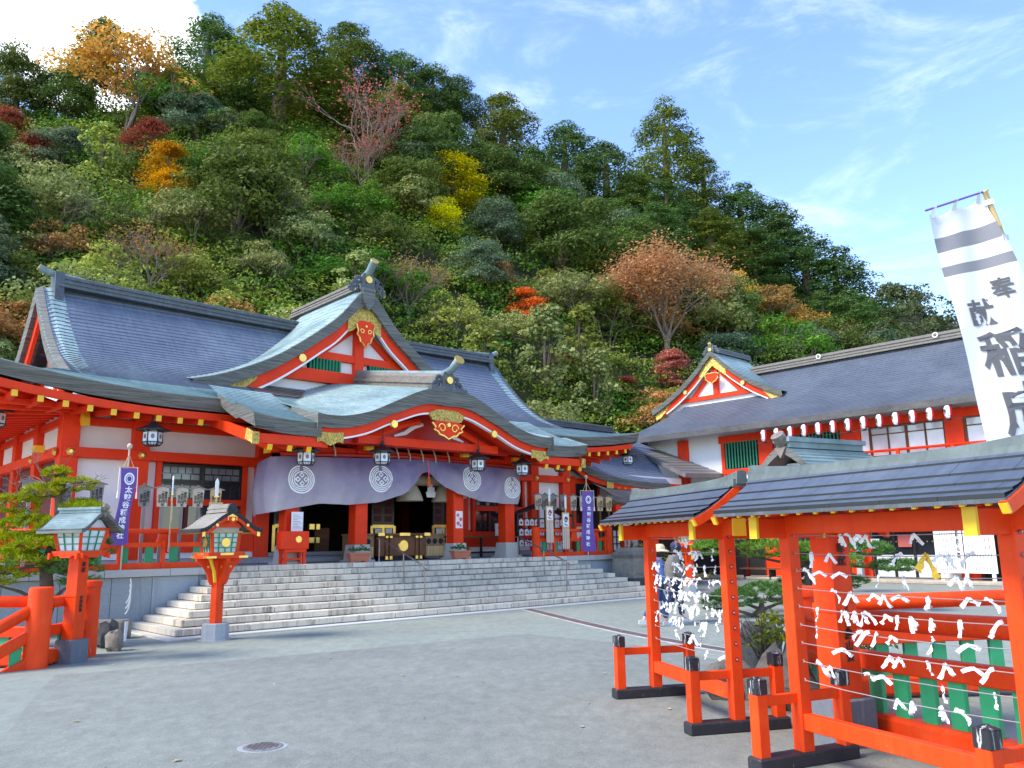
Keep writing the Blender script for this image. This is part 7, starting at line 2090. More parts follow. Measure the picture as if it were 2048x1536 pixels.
o_ = b.build('bib', 'bib', fx, smooth=True); o_.location = (0, 0, 1.46)

def person(loc, rz, label, jacket, trousers, hat, hatmat, sc, bag=False):
    p = thing('person', label, 'person', loc, rz, None); p.scale = (sc, sc, sc)
    # local +x is the walking direction
    hip = .84
    bv = [(0, 0, .92), (.02, 0, 1.12), (.05, 0, 1.32), (.08, 0, 1.42), (.12, 0, 1.53), (.12, 0, 1.62),
          (.02, .10, .88), (.20, .10, .50), (.22, .10, .10), (.33, .10, .05), (-.02, -.10, .88), (-.06, -.10, .48), (-.34, -.10, .16), (-.26, -.10, .06),
          (.05, .19, 1.36), (-.08, .22, 1.10), (.02, .23, .86), (.06, .23, .78), (.05, -.19, 1.36), (.06, -.22, 1.08), (.22, -.22, .90), (.27, -.22, .84)]
    be = [(0, 1), (1, 2), (2, 3), (3, 4), (4, 5), (0, 6), (6, 7), (7, 8), (8, 9), (0, 10), (10, 11), (11, 12), (12, 13), (2, 14), (14, 15), (15, 16), (16, 17), (2, 18), (18, 19), (19, 20), (20, 21)]
    br = [.12, .12, .13, .05, .085, .09, .085, .06, .045, .04, .085, .06, .045, .04, .06, .045, .035, .035, .06, .045, .035, .035]
    skin_body('body', bv, be, br, 'skin', p)
    jv = [(0, 0, .80), (.01, 0, 1.0), (.03, 0, 1.2), (.05, 0, 1.36), (.07, 0, 1.44), (.05, .19, 1.37), (-.08, .23, 1.10), (.01, .24, .89), (.05, -.19, 1.37), (.06, -.23, 1.08), (.20, -.23, .92)]
    je = [(0, 1), (1, 2), (2, 3), (3, 4), (3, 5), (5, 6), (6, 7), (3, 8), (8, 9), (9, 10)]
    skin_body('jacket', jv, je, [(.19, .17), (.18, .16), (.17, .165), (.15, .15), .07, .085, .07, .055, .085, .07, .055], jacket, p)
    tv = [(0, 0, .90), (.02, .10, .84), (.19, .10, .50), (.22, .10, .14), (-.02, -.10, .84), (-.06, -.10, .48), (-.32, -.10, .20)]
    skin_body('trousers', tv, [(0, 1), (1, 2), (2, 3), (0, 4), (4, 5), (5, 6)], [.13, .105, .085, .07, .105, .085, .07], trousers, p)
    for x, y, z_, a in ((.24, .10, .0, 0), (-.36, -.10, .06, .5)):
        b = MB(); b.loft([[(x - .09 + 0 * k, y - w, z_), (x - .09, y + w, z_), (x - .09, y + w, z_ + .08), (x - .09, y - w, z_ + .08)] if k == 0 else ([(x + .05, y - w, z_), (x + .05, y + w, z_), (x + .05, y + w, z_ + .09), (x + .05, y - w, z_ + .09)] if k == 1 else [(x + .17, y - w * .7, z_ + .0), (x + .17, y + w * .7, z_ + .0), (x + .17, y + w * .7, z_ + .04), (x + .17, y - w * .7, z_ + .04)]) for k, w in ((0, .045), (1, .05), (2, .05))]); b.build('shoe', 'shoe', p)
    b = MB(); b.lathe((.12, 0, 1.575), [(.098, -.10), (.112, -.03), (.108, .06), (.06, .10)], 14); b.build('hair', 'ink', p, smooth=True)
    b = MB()
    if hat == 'brim': b.lathe((.12, 0, 1.62), [(.21, -.03), (.20, -.01), (.115, .02), (.112, .08), (.085, .125), (.02, .14)], 16)
    else:
        b.lathe((.12, 0, 1.62), [(.12, .0), (.118, .05), (.09, .10), (.02, .12)], 14); b.box(.20, .31, -.075, .075, 1.615, 1.63)
    b.build('hat', hatmat, p, smooth=False)
    b = MB(); b.lathe((.205, 0, 1.545), [(.012, -.02), (.016, 0), (.008, .02)], 6); b.build('nose', 'skin', p)
    if bag:
        b = MB(); b.lathe((.04, .30, .62), [(.05, 0), (.14, .02), (.15, .2), (.10, .28)], 12, 0, 1.0, .5); b.build('shoulder_bag', 'cloth_navy', p)
    return p
person((2.86, 16.95, 0), R(6), 'person in blue jacket and beige brimmed hat walking past the stairs, behind the far rack', 'cloth_blue', 'denim', 'brim', 'hat_beige', .92)
person((3.30, 17.55, 0), R(6), 'person in grey jacket and navy cap walking beside the one in blue', 'cloth_grey', 'cloth_navy', 'cap', 'cloth_navy', .95)

# ground fittings
dr = thing('drain_channel', 'rust-brown drain grating running across the court towards the stairs', 'drain', (0, 0, 0))
cpts = catmull([(.20, 21.9), (1.0, 19.2), (1.95, 16.2), (2.9, 13.9), (3.75, 12.3), (4.6, 11.0)], 8)
for i in range(len(cpts) - 1):
    a, c = Vector((*cpts[i], 0)), Vector((*cpts[i + 1], 0)); dd = (c - a).normalized(); sd = Vector((-dd.y, dd.x, 0)) * .13
    b = MB(); b.add([tuple(a + sd + Vector((0, 0, .012))), tuple(a - sd + Vector((0, 0, .012))), tuple(c - sd - dd * .01 + Vector((0, 0, .012))), tuple(c + sd - dd * .01 + Vector((0, 0, .012)))], [(0, 1, 2, 3)]); b.build('grate', 'drain', dr)
    for s_ in (-1, 1):
        b = MB(); b.bar(a + sd * s_ * 1.15 + Vector((0, 0, .007)), c + sd * s_ * 1.15 + Vector((0, 0, .007)), .035, .012); b.build('channel_edge', 'granite', dr)
mh = thing('manhole_cover', 'small round iron manhole cover in the asphalt', 'manhole', (-2.18, 7.43, 0))
b = MB(); b.lathe((0, 0, 0), [(.17, .0), (.17, .010), (.16, .012)], 24); b.build('frame', 'manhole', mh)
b = MB()
for i in range(-3, 4):
    for j in range(-3, 4):
        if i * i + j * j < 11: b.box(i * .038 - .012, i * .038 + .012, j * .038 - .012, j * .038 + .012, .012, .016)
b.build('tread', 'steel', mh)['kind'] = 'stuff'
b = MB(); b.lathe((0, 0, 0), [(.205, .0), (.20, .007)], 11, 0, 1.08, .95, .3); b.build('mortar_ring', 'stone_grey', mh)
def rock(loc, s, label, mat, seed, flat_=.75):
    rg = random.Random(seed); b = MB(); n, m_ = 12, 7; rings = []
    ph = [rg.uniform(0, 6) for _ in range(6)]
    for j in range(m_):
        th = PI * (.06 + .88 * j / (m_ - 1)); ring = []
        for k in range(n):
            a = 2 * PI * k / n
            r_ = 1 + .16 * math.sin(3 * a + ph[0]) + .12 * math.sin(2 * th * 2 + ph[1]) + .10 * math.sin(5 * a + 3 * th + ph[2]) + rg.uniform(-.07, .07)
            ring.append((s[0] * r_ * math.sin(th) * math.cos(a), s[1] * r_ * math.sin(th) * math.sin(a), s[2] * (math.cos(th) * r_ * .9 + flat_)))
        rings.append(ring)
    b.loft(rings[::-1]); o = b.build('boulder', mat, None, auto=35); o.location = loc; o.rotation_euler = (0, 0, rg.uniform(0, 6))
    tag(o, label, 'rock', 'garden rocks')
rock((2.32, 9.35, 0), (.30, .22, .24), 'pale boulder at the foot of the far rack', 'rock', 3)
rock((2.75, 8.7, 0), (.34, .26, .34), 'grey boulder between the far rack and the bridge newel', 'rock', 4)
rock((3.0, 10.4, 0), (.30, .30, .42), 'dark square boulder behind the far rack shrub', 'rock_dark', 5)
rock((-6.72, 14.2, 0), (.15, .14, .20), 'grey standing stone right of the left bridge newel', 'rock', 6)
rock((-7.1, 14.7, 0), (.2, .18, .25), 'dark stone behind the left bridge newel', 'rock_dark', 8)
t_ = thing('stone_curb', 'low dark stone curb and spiked fence between the left bridge and the terrace wall', 'curb', (-7.6, 16.1, 0))
b = MB(); b.box(-.6, .2, -.2, .2, 0, .34, 0, .03); b.build('curb_block', 'stone_ped', t_)
for k in range(3):
    b = MB(); b.tube([(.25 + .12 * math.cos(a), -.34, .75 + .3 * math.sin(a) + .1 * k) for a in np.linspace(-1.2, .6, 8)], .012, 5); b.build('wire_hoop', 'white_trim', t_)
b = MB(); b.tube([(.35, -.4, 0), (.36, -.4, .34)], [.025, .035], 8); b.build('white_peg', 'white_trim', t_)

# ------------------------------------------------------------------ trees
TREES = [
('L', 'f_orange', -40.4, 78.9, 46.0, 1.83, 'large orange-gold autumn tree on the left skyline'),
('M', 'f_gold', -30.6, 67.7, 31.9, 0.87, 'golden-orange maple on the left slope'),
('M', 'f_gold', -29.5, 66.0, 30.0, 0.64, 'lower golden maple just below the golden-orange one'),
('M', 'f_red', -34.9, 73.0, 37.5, 0.83, 'dark red maple above the golden maples on the left slope'),
('M', 'f_red', -49.1, 73.3, 39.6, 0.76, 'red maple at the left picture edge'),
('M', 'f_red', -42.3, 66.6, 33.2, 0.74, 'crimson maple near the left picture edge, right of the other red one'),
('V', 'f_lime', -36.3, 67.3, 32.9, 0.89, 'tall yellow-leaved vine-hung tree left of the golden maples'),
('L', 'f_pale', -31.4, 81.5, 44.4, 0.72, 'beige-yellow small tree above the left roof ridge, upper slope'),
('B', 'f_pink', -15.6, 82.5, 39.8, 1.36, 'half-bare tree with pink leaves high above the front gable'),
('B', 'f_pink', -15.3, 79.0, 36.5, 0.82, 'lower half-bare tree with pink leaves above the front gable'),
('M', 'f_yellow', -6.4, 85.5, 37.7, 1.17, 'bright yellow tree in the middle of the slope'),
('M', 'f_yellow', -6.8, 78.8, 31.8, 0.79, 'lower bright yellow tree under the other yellow one'),
('B', 'f_salmon', 14.8, 74.9, 20.4, 1.37, 'big salmon-orange autumn tree in the middle right of the slope'),
('M', 'f_redorange', 1.3, 71.5, 20.3, 0.69, 'red-orange maple behind the right roof ridge'),
('M', 'f_pink', 14.6, 72.0, 14.7, 0.65, 'pinkish-red shrub left of the wing gable'),
('M', 'f_red', 9.8, 68.1, 12.6, 0.46, 'dark red shrub low beside the wing gable'),
('M', 'f_red', 4.4, 68.6, 15.7, 0.35, 'small red shrub above the right end of the hall roof'),
('B', 'f_brown', -8.3, 64.2, 18.9, 0.71, 'nearly bare grey-brown tree right of the front gable top'),
('B', 'f_brown', 38.6, 91.2, 19.3, 0.85, 'bare pale-branched tree above the wing roof'),
('B', 'f_brown', -24.6, 52.8, 17.0, 0.72, 'grey-brown twiggy tree above the left roof ridge'),
('B', 'f_pale', -36.5, 93.7, 58.1, 0.51, 'small bare pale tree on the upper left slope'),
('L', 'f_lime', -4.7, 63.7, 16.5, 0.89, 'yellow-green spreading tree right of the front gable'),
('L', 'f_lime', -22.3, 54.9, 17.7, 0.74, 'yellow-green bush above the left roof ridge'),
('V', 'f_pale', 2.7, 63.8, 12.2, 1.14, 'pale yellow vine-covered thicket above the right hall roof'),
('V', 'f_lime', 5.8, 67.3, 13.7, 1.07, 'yellow-green vine thicket between hall and wing'),
('V', 'f_pale', 6.6, 63.9, 10.2, 0.91, 'pale vine thicket low between hall and wing'),
('L', 'f_brown', 15.7, 78.0, 19.5, 0.82, 'brown-leaved bush under the salmon tree'),
('L', 'f_orange', 25.3, 90.0, 26.4, 0.94, 'orange-brown bush right of the salmon tree'),
('L', 'f_brown', 30.8, 92.2, 25.3, 1.01, 'olive-brown bush above the wing roof'),
('L', 'f_orange', 33.7, 91.8, 23.2, 0.87, 'russet bush above the wing ridge'),
('L', 'f_lime', 23.7, 80.5, 18.8, 0.53, 'bright lime bush just behind the wing gable'),
('L', 'f_brown', -1.5, 73.6, 24.0, 0.67, 'reddish-brown bush below the yellow tree'),
('L', 'f_lime', 4.0, 78.6, 25.0, 0.64, 'yellow-green bush below the big dark evergreen'),
('M', 'f_lime', 10.0, 86.7, 28.8, 0.91, 'olive-yellow layered tree left of the salmon tree'),
('E', 'f_dark', 5.6, 84.5, 29.3, 1.62, 'broad dark evergreen dome in the middle of the slope'),
('E', 'f_grey', -1.6, 82.1, 31.8, 0.93, 'grey-green evergreen right of the yellow tree'),
('E', 'f_grey', -3.3, 72.5, 24.0, 0.88, 'grey-green evergreen below the yellow tree'),
('E', 'f_dark', -8.6, 93.9, 46.3, 1.35, 'dark evergreen dome right of the pink tree'),
('E', 'f_dark', -14.3, 83.7, 40.2, 0.9, 'dark evergreen below the pink tree'),
('E', 'f_olive', -53.5, 80.8, 49.2, 1.01, 'rounded evergreen at the left end of the skyline'),
('E', 'f_olive', -52.3, 79.0, 44.6, 1.04, 'olive evergreen at the left edge below the skyline'),
('E', 'f_dark', -48.2, 81.4, 46.6, 1.11, 'dark evergreen left of the orange-gold tree'),
('E', 'f_olive', -48.0, 85.6, 53.3, 0.85, 'evergreen on the skyline left of the orange-gold tree'),
('C', 'f_cedar_b', -47.1, 86.3, 55.1, 0.84, 'pale green conifer tip left of the orange-gold tree on the skyline'),
('C', 'f_cedar_b', -37.8, 92.9, 57.4, 1.11, 'round-topped conifer on the skyline right of the orange-gold tree'),
('E', 'f_green', -35.0, 94.6, 58.4, 1.08, 'green tree right of the round-topped conifer'),
('C', 'f_cedar', -27.1, 88.5, 49.7, 1.66, 'massive sunlit cedar, tallest on the left skyline'),
('C', 'f_cedar', -21.7, 101.4, 62.1, 1.11, 'two-tufted cedar on the skyline above the pink tree'),
('E', 'f_dark', -31.0, 86.0, 48.4, 0.92, 'very dark evergreen clump on the upper left slope'),
('E', 'f_dark', -27.8, 82.1, 44.1, 0.7, 'dark evergreen under the very dark clump'),
('C', 'f_cedar_b', -15.1, 103.9, 60.3, 1.01, 'conical green cedar right of the pink tree on the skyline'),
('C', 'f_cedar_b', -10.7, 105.4, 58.5, 1.06, 'cedar left of the spire-shaped conifer'),
('C', 'f_dark', -7.2, 106.3, 59.8, 0.81, 'narrow spire-shaped conifer on the skyline'),
('C', 'f_cedar', -0.8, 106.8, 53.0, 1.25, 'tall cedar on the skyline above the broad evergreen dome'),
('E', 'f_dark', -4.0, 97.4, 46.8, 0.95, 'evergreen below the spire-shaped conifer'),
('C', 'f_cedar_b', 8.1, 109.0, 48.7, 1.3, 'round-headed cedar on the middle skyline'),
('C', 'f_cedar_b', 13.8, 107.8, 44.8, 1.33, 'second round-headed cedar on the middle skyline'),
('C', 'f_cedar', 23.3, 112.1, 47.6, 1.51, 'tallest lone cedar standing clear on the right skyline'),
('C', 'f_cedar', 28.8, 112.4, 44.7, 1.09, 'smaller cedar leaning out right of the lone tall cedar'),
('C', 'f_cedar_b', 33.3, 110.8, 40.0, 1.28, 'dark cedar on the right skyline, first right of the tall pair'),
('C', 'f_cedar_b', 37.3, 108.7, 35.6, 1.35, 'dark cedar on the right skyline, second right of the tall pair'),
('C', 'f_cedar_b', 39.9, 105.1, 30.5, 1.31, 'dark cedar on the right skyline, third right of the tall pair'),
('C', 'f_cedar_b', 43.8, 104.9, 27.2, 1.36, 'last dark cedar at the right end of the skyline'),
('C', 'f_cedar_b', 41.6, 96.0, 21.0, 1.06, 'dark cedar at the right foot of the hill above the wing'),
('C', 'f_cedar', 24.6, 94.8, 30.8, 1.11, 'sunlit cedar behind the salmon tree'),
('L', 'f_green', -20.7, 76.7, 36.7, 0.98, 'fresh green tree on the middle left slope'),
('L', 'f_green', -16.9, 70.7, 29.7, 0.85, 'fresh green tree above the front gable'),
('E', 'f_grey', -24.7, 76.5, 38.1, 0.59, 'grey-green vine-hung tree left of the fresh green tree'),
('V', 'f_pale', -23.0, 73.4, 34.8, 0.76, 'pale vine column in the middle left slope'),
('L', 'f_green', -14.2, 72.7, 30.2, 0.93, 'green tree below the pink tree'),
('L', 'f_green', -27.6, 69.9, 33.0, 0.83, 'deep green tree right of the golden maples'),
('L', 'f_pale', -33.8, 56.0, 22.8, 1.13, 'pale olive bush mass at the left edge'),
('L', 'f_pale', -40.9, 62.5, 29.7, 0.81, 'pale green bush at the far left edge'),
('E', 'f_grey', -40.4, 68.3, 34.4, 0.8, 'grey-green rounded tree left of the vine-hung yellow tree'),
('L', 'f_pale', -25.5, 60.2, 23.7, 0.97, 'pale grey-green spreading tree above the left roof'),
('L', 'f_olive', -29.3, 58.4, 23.5, 0.78, 'olive tree above the left roof ridge'),
('L', 'f_pale', -17.5, 64.3, 24.0, 0.91, 'pale vine-draped tree left of the front gable'),
('L', 'f_pale', -19.1, 59.2, 20.2, 0.73, 'pale green bush beside the front gable'),
('L', 'f_brown', -30.9, 52.8, 19.5, 0.74, 'brownish bush low on the left slope'),
('L', 'f_olive', -30.6, 48.6, 16.1, 0.69, 'dark olive bush behind the left roof end'),
('L', 'f_green', -14.6, 62.7, 21.0, 0.59, 'green bush left of the gable top'),
('L', 'f_olive', -11.5, 70.9, 27.0, 0.77, 'olive bush above the gable top'),
('L', 'f_pale', -0.1, 66.9, 17.1, 0.67, 'pale green bush behind the right roof ridge')]
def quads_mesh(name, P, Nn, size, aspect, mat, seed=0, droop=0.0):
    """leaf-sized faces at points P with rough normals Nn"""
    rg = np.random.default_rng(seed); n = len(P)
    Nn = Nn + rg.normal(0, .45, (n, 3)); Nn /= np.linalg.norm(Nn, axis=1)[:, None] + 1e-9
    T1 = rg.normal(0, 1, (n, 3)); T1 -= Nn * np.sum(T1 * Nn, 1)[:, None]; T1 /= np.linalg.norm(T1, axis=1)[:, None] + 1e-9
    T2 = np.cross(Nn, T1); s = size * rg.uniform(.6, 1.35, (n, 1))
    V = np.empty((n, 4, 3)); V[:, 0] = P - T1 * s; V[:, 1] = P - T2 * s * aspect + Nn * s * .15; V[:, 2] = P + T1 * s; V[:, 3] = P + T2 * s * aspect + Nn * s * .15
    return V.reshape(-1, 3)
def mesh_from_quads(name, V, mat):
    n = len(V) // 4
    me = bpy.data.meshes.new(name); me.vertices.add(n * 4); me.vertices.foreach_set('co', V.astype(np.float32).ravel())
    me.loops.add(n * 4); me.loops.foreach_set('vertex_index', np.arange(n * 4, dtype=np.int32))
    me.polygons.add(n); me.polygons.foreach_set('loop_start', np.arange(0, n * 4, 4, dtype=np.int32)); me.polygons.foreach_set('loop_total', np.full(n, 4, np.int32))
    me.materials.append(M_(mat)); me.update(calc_edges=True)
    return me
def lobes_leaves(cent, rad, per, rg, up=.35, squash=.8):
    Ps = []; Ns = []
    for c, r_ in zip(cent, rad):
        k = max(6, int(per * r_ * r_))
        d = rg.normal(0, 1, (k, 3)); d /= np.linalg.norm(d, axis=1)[:, None]
        d[:, 2] = np.where(d[:, 2] < -.35, -d[:, 2] * .6, d[:, 2])
        rr = r_ * rg.uniform(.72, 1.08, (k, 1))
        Ps.append(c + d * rr * np.array([1, 1, squash])); Ns.append(d + np.array([0, 0, up]))
    return np.vstack(Ps), np.vstack(Ns)
def limbs(b, base, targets, r0_, rg, n=5):
    for t_ in targets:
        a = Vector(base); c = Vector(t_); m1 = a.lerp(c, .45) + Vector((rg.uniform(-.2, .2), rg.uniform(-.2, .2), rg.uniform(-.1, .25)))
        b.tube([a, m1, c], [r0_, r0_ * .6, r0_ * .2], n, 0, False)
def twigs(b, p, d, L, r_, depth, rg, n=4, spread=.55):
    q = p + d * L
    m1 = p.lerp(q, .5) + Vector((rg.uniform(-1, 1), rg.uniform(-1, 1), rg.uniform(-.5, 1))) * L * .08
    b.tube([p, m1, q], [r_, r_ * .8, r_ * .62], n, 0, False)
    tips = []
    if depth <= 0: return [q]
    for k in range(rg.randint(2, 3) if depth > 1 else 3):
        nd = (d + Vector((rg.gauss(0, spread), rg.gauss(0, spread), rg.gauss(.12, spread * .6)))).normalized()
        tips += twigs(b, q if k else m1.lerp(q, .6), nd, L * rg.uniform(.6, .82), r_ * .58, depth - 1, rg, n, spread)
    return tips + [q]
CROWN = {}; TRUNK = {}
def proto(kind, var):
    rg = np.random.default_rng(100 + var * 17 + ord(kind)); pr = random.Random(var * 31 + ord(kind))
    tb = MB(); V = None
    if kind == 'E':
        R_, H = 3.6, 4.0
        n = 74; d = rg.normal(0, 1, (n, 3)); d /= np.linalg.norm(d, axis=1)[:, None]; d[:, 2] = np.abs(d[:, 2]) * 1.25 - .62
        f = rg.uniform(.5, 1.12, (n, 1)); cent = np.array([0, 0, H]) + d * f * np.array([R_ * .86, R_ * .86, 4.2]); rad = rg.uniform(.5, 1.25, n)
        P, Nn = lobes_leaves(cent, rad, 175, rg)
        V = quads_mesh('', P, Nn, .122, .5, None, var)
        tb.tube([(0, 0, -1), (.1, 0, 1.5), (0, .1, 2.8), (0, 0, 4.5)], [.34, .28, .2, .08], 7, 0, False); limbs(tb, (0, 0, 1.6), [tuple(c * np.array([.85, .85, .9])) for c in cent[:9]], .12, pr)
    elif kind == 'C':
        H = 10.5; cent = []; rad = []
        for i in range(84):
            t_ = i / 83; z_ = .4 + (H - 1.0) * t_; rmax = 2.7 * (1 - t_ ** 2.0) ** .7 + .2
            for k in range(2 if t_ < .9 else 1):
                a = rg.uniform(0, 6.28); rr = rmax * rg.uniform(.45, 1.0); cent.append((rr * math.cos(a), rr * math.sin(a), z_ - .12 * rr + rg.uniform(-.2, .2))); rad.append(rg.uniform(.55, 1.0) * (1 - .25 * t_))
        P, Nn = lobes_leaves(np.array(cent), np.array(rad), 190, rg, .5, .8)
        V = quads_mesh('', P, Nn, .115, .40, None, var)
        tb.tube([(0, 0, -1), (0, 0, 4), (0, 0, 7), (0, 0, H - .8)], [.36, .27, .16, .04], 7, 0, False); limbs(tb, (0, 0, 3), [cent[k] for k in range(4, 80, 12)], .06, pr)
    elif kind == 'L':
        n = 58; d = rg.normal(0, 1, (n, 3)); d /= np.linalg.norm(d, axis=1)[:, None]; d[:, 2] = np.abs(d[:, 2]) * 1.2 - .55
        f = rg.uniform(.35, 1.18, (n, 1)); cent = np.array([0, 0, 3.4]) + d * f * np.array([3.0, 3.0, 3.0]); rad = rg.uniform(.35, 1.0, n)
        P, Nn = lobes_leaves(cent, rad, 140, rg, .4, .75)
        keep = rg.random(len(P)) < .9; V = quads_mesh('', P[keep], Nn[keep], .125, .55, None, var)
        for s_ in range(4):
            a = pr.uniform(0, 6.28); twigs(tb, Vector((.2 * math.cos(a), .2 * math.sin(a), -.6)), Vector((.35 * math.cos(a), .35 * math.sin(a), 1)).normalized(), 2.0, .085, 3, pr)
    elif kind == 'M':
        cent = []; rad = []; Ps = []; Ns = []
        for i in range(38):
            t_ = pr.random(); z_ = 1.0 + 5.0 * t_; rr = 2.5 * math.sin(PI * (.18 + .78 * t_)) * pr.uniform(.35, 1.0); a = pr.uniform(0, 6.28)
            c = np.array([rr * math.cos(a), rr * math.sin(a), z_]); k = 180
            q = rg.normal(0, 1, (k, 3)) * np.array([.62, .62, .12]); q[:, 2] -= .10 * (q[:, 0] ** 2 + q[:, 1] ** 2)
            Ps.append(c + q); Ns.append(np.tile([0, 0, 1.0], (k, 1)) + q * .4); cent.append(tuple(c))
        V = quads_mesh('', np.vstack(Ps), np.vstack(Ns), .115, .55, None, var)
        tb.tube([(0, 0, -.8), (.15, 0, 1.2), (0, .1, 3.0), (0, 0, 5.4)], [.16, .13, .09, .03], 6, 0, False); limbs(tb, (.1, 0, 1.2), cent[:14], .05, pr, 4)
    elif kind == 'B':
        tips = []
        tb.tube([(0, 0, -1), (.1, 0, 1.0), (0, .1, 2.6)], [.24, .2, .15], 7, 0, False)
        for k in range(8):
            a = k * 2.4 + pr.uniform(-.3, .3); tips += twigs(tb, Vector((0, .05, 1.4 + .16 * k)), Vector(((.25 + .09 * k) * math.cos(a), (.25 + .09 * k) * math.sin(a), 1)).normalized(), 2.3, .10, 4, pr, 4, .42)
        tp = np.array([tuple(t_) for t_ in tips]); 
        P = np.repeat(tp, 30, 0) + rg.normal(0, .50, (len(tp) * 30, 3)); P = P[P[:, 2] > 2.0]
        CROWN[('B', var, 'full')] = quads_mesh('', P, np.tile([0, 0, 1.0], (len(P), 1)), .10, .55, None, var)
        V = CROWN[('B', var, 'full')].reshape(-1, 4, 3)[rg.random(len(P)) < .085].reshape(-1, 3)
    elif kind == 'V':
        n = 40; t_ = rg.random(n); a = rg.uniform(0, 6.28, n); rr = 1.7 * np.sin(PI * (.2 + .72 * t_)) * rg.uniform(.4, 1, n)
        cent = np.c_[rr * np.cos(a), rr * np.sin(a), .6 + 6.4 * t_]; rad = rg.uniform(.4, .8, n)
        P, Nn = lobes_leaves(cent, rad, 130, rg, .2, 1.0)
        keep = rg.random(len(P)) < .85; V = quads_mesh('', P[keep], Nn[keep], .15, .75, None, var)
        tb.tube([(0, 0, -1), (.1, .1, 3), (0, 0, 7)], [.16, .12, .04], 6, 0, False); limbs(tb, (0, 0, 2), [tuple(c) for c in cent[:8]], .05, pr, 4)
    CROWN[(kind, var)] = mesh_from_quads('crown', V, 'f_dark')
    if kind == 'B': CROWN[('B', var, 'full')] = mesh_from_quads('crown', CROWN[('B', var, 'full')], 'f_dark')
    TRUNK[(kind, var)] = tb.mesh('trunk', 'bark_pale' if kind in 'BL' else 'bark', True)
for k in 'ECLMBV':
    for v_ in range(3 if k in 'ECL' else 2): proto(k, v_)
NVAR = dict(E=3, C=3, L=3, M=2, B=2, V=2)
def tree(kind, var, mat, loc, sc, rz, label, name, group='trees on the wooded hillside', full=False):
    t_ = thing(name, label, 'tree', loc, rz, group); t_.scale = (sc[0], sc[0], sc[1])
    obj('trunk', TRUNK[(kind, var)], t_)
    c = obj('crown', CROWN[(kind, var, 'full')] if full else CROWN[(kind, var)], t_)
    c.material_slots[0].link = 'OBJECT'; c.material_slots[0].material = M_(mat)
    return t_
TN = dict(E='evergreen_tree', C='cedar_tree', L='broadleaf_tree', M='maple_tree', B='half_bare_tree', V='vine_covered_tree')
trg = random.Random(5)
for i, (k, mat, x, y, z_, s_, lab) in enumerate(TREES):
    full = k == 'B' and mat in ('f_orange', 'f_salmon')
    if 'lone' in lab: s_ *= .9; zf_ = 1.45
    else: zf_ = 1
    if k == 'E': z_ -= .9 * s_
    if full: z_ -= 2.2 * s_; s_ *= .98
    tree(k, i % NVAR[k], mat, (x, y, z_), (s_ * (1.12 if k != 'C' else 1.7), s_ * (1 if k != 'C' else .93) * zf_), trg.uniform(0, 6.28), lab, TN[k], full=full)
# the rest of the wood: filled in over the slope, kinds by height
NOTE = [(math.degrees(math.atan2(t_[2], t_[3])), math.hypot(t_[2], t_[3]), t_[5]) for t_ in TREES]
fill = []
az = -41.0
while az < 25.5:
    rbz = float(hill_rb(az)); r_ = rbz + trg.uniform(-1, 3)
    while r_ < rbz + 63:
        a = az + trg.uniform(-1.6, 1.6); rr = r_ + trg.uniform(-1.6, 1.6); tt = (rr - float(hill_rb(a))) / 58
        ok = True
        for (na, nr, ns_) in NOTE:
            if abs(na - a) * rr * PI / 180 < 2.6 * ns_ and -7 < nr - rr < 7: ok = False; break
        if ok and a < 25.2: fill.append((a, rr, tt))
        r_ += trg.uniform(3.3, 4.6) * (.82 if r_ < rbz + 26 else 1)
    az += 3.1 * 45 / (rbz + 10)
ZAZ = [(-60, -33, 'far left'), (-33, -26, 'over the left roof end'), (-26, -19, 'over the left roof'), (-19, -12, 'left of the gable'), (-12, -6, 'over the gable'), (-6, 0, 'right of the gable'), (0, 6, 'over the right roof'), (6, 12, 'between hall and wing'), (12, 18, 'over the wing gable'), (18, 30, 'over the wing ridge')]
ZT = [(-1, .2, 'at slope foot'), (.2, .4, 'on lower slope'), (.4, .62, 'on middle slope'), (.62, .85, 'on upper slope'), (.85, 2, 'on the crest')]
recs = []
for (a, rr, tt) in fill:
    if tt < .30: k, mat = trg.choice([('L', 'f_pale'), ('L', 'f_olive'), ('L', 'f_pale'), ('V', 'f_pale'), ('L', 'f_lime'), ('L', 'f_green'), ('L', 'f_brown'), ('V', 'f_lime')] + ([('L', 'f_brown'), ('L', 'f_orange')] * 2 if a > 10 else []))
    elif tt < .55: k, mat = trg.choice([('L', 'f_green'), ('E', 'f_grey'), ('L', 'f_pale'), ('E', 'f_olive'), ('E', 'f_dark'), ('L', 'f_olive'), ('L', 'f_green'), ('V', 'f_pale')])
    elif tt < .82: k, mat = trg.choice([('E', 'f_dark'), ('E', 'f_olive'), ('E', 'f_dark'), ('E', 'f_grey'), ('C', 'f_cedar_b'), ('L', 'f_green')])
    else: k, mat = trg.choice([('E', 'f_olive'), ('C', 'f_cedar_b'), ('C', 'f_cedar'), ('E', 'f_dark'), ('E', 'f_olive')])
    if a > 14 and tt > .58: k, mat = 'C', trg.choice(['f_cedar_b', 'f_cedar'])
    s_ = trg.uniform(.9, 1.35) * (1.0 if tt > .3 else .78)
    if k == 'C': s_ *= .85
    if tt > .9: s_ *= .85
    recs.append((a, rr, tt, k, mat, s_))
CN = dict(f_pale='pale', f_olive='olive', f_lime='yellow-green', f_green='green', f_brown='brown', f_orange='orange-brown', f_grey='grey-green', f_dark='dark green', f_cedar='sunlit', f_cedar_b='deep green')
KN = dict(E='evergreen', C='cedar', L='broadleaf tree', V='vine-covered tree')
grp = {}
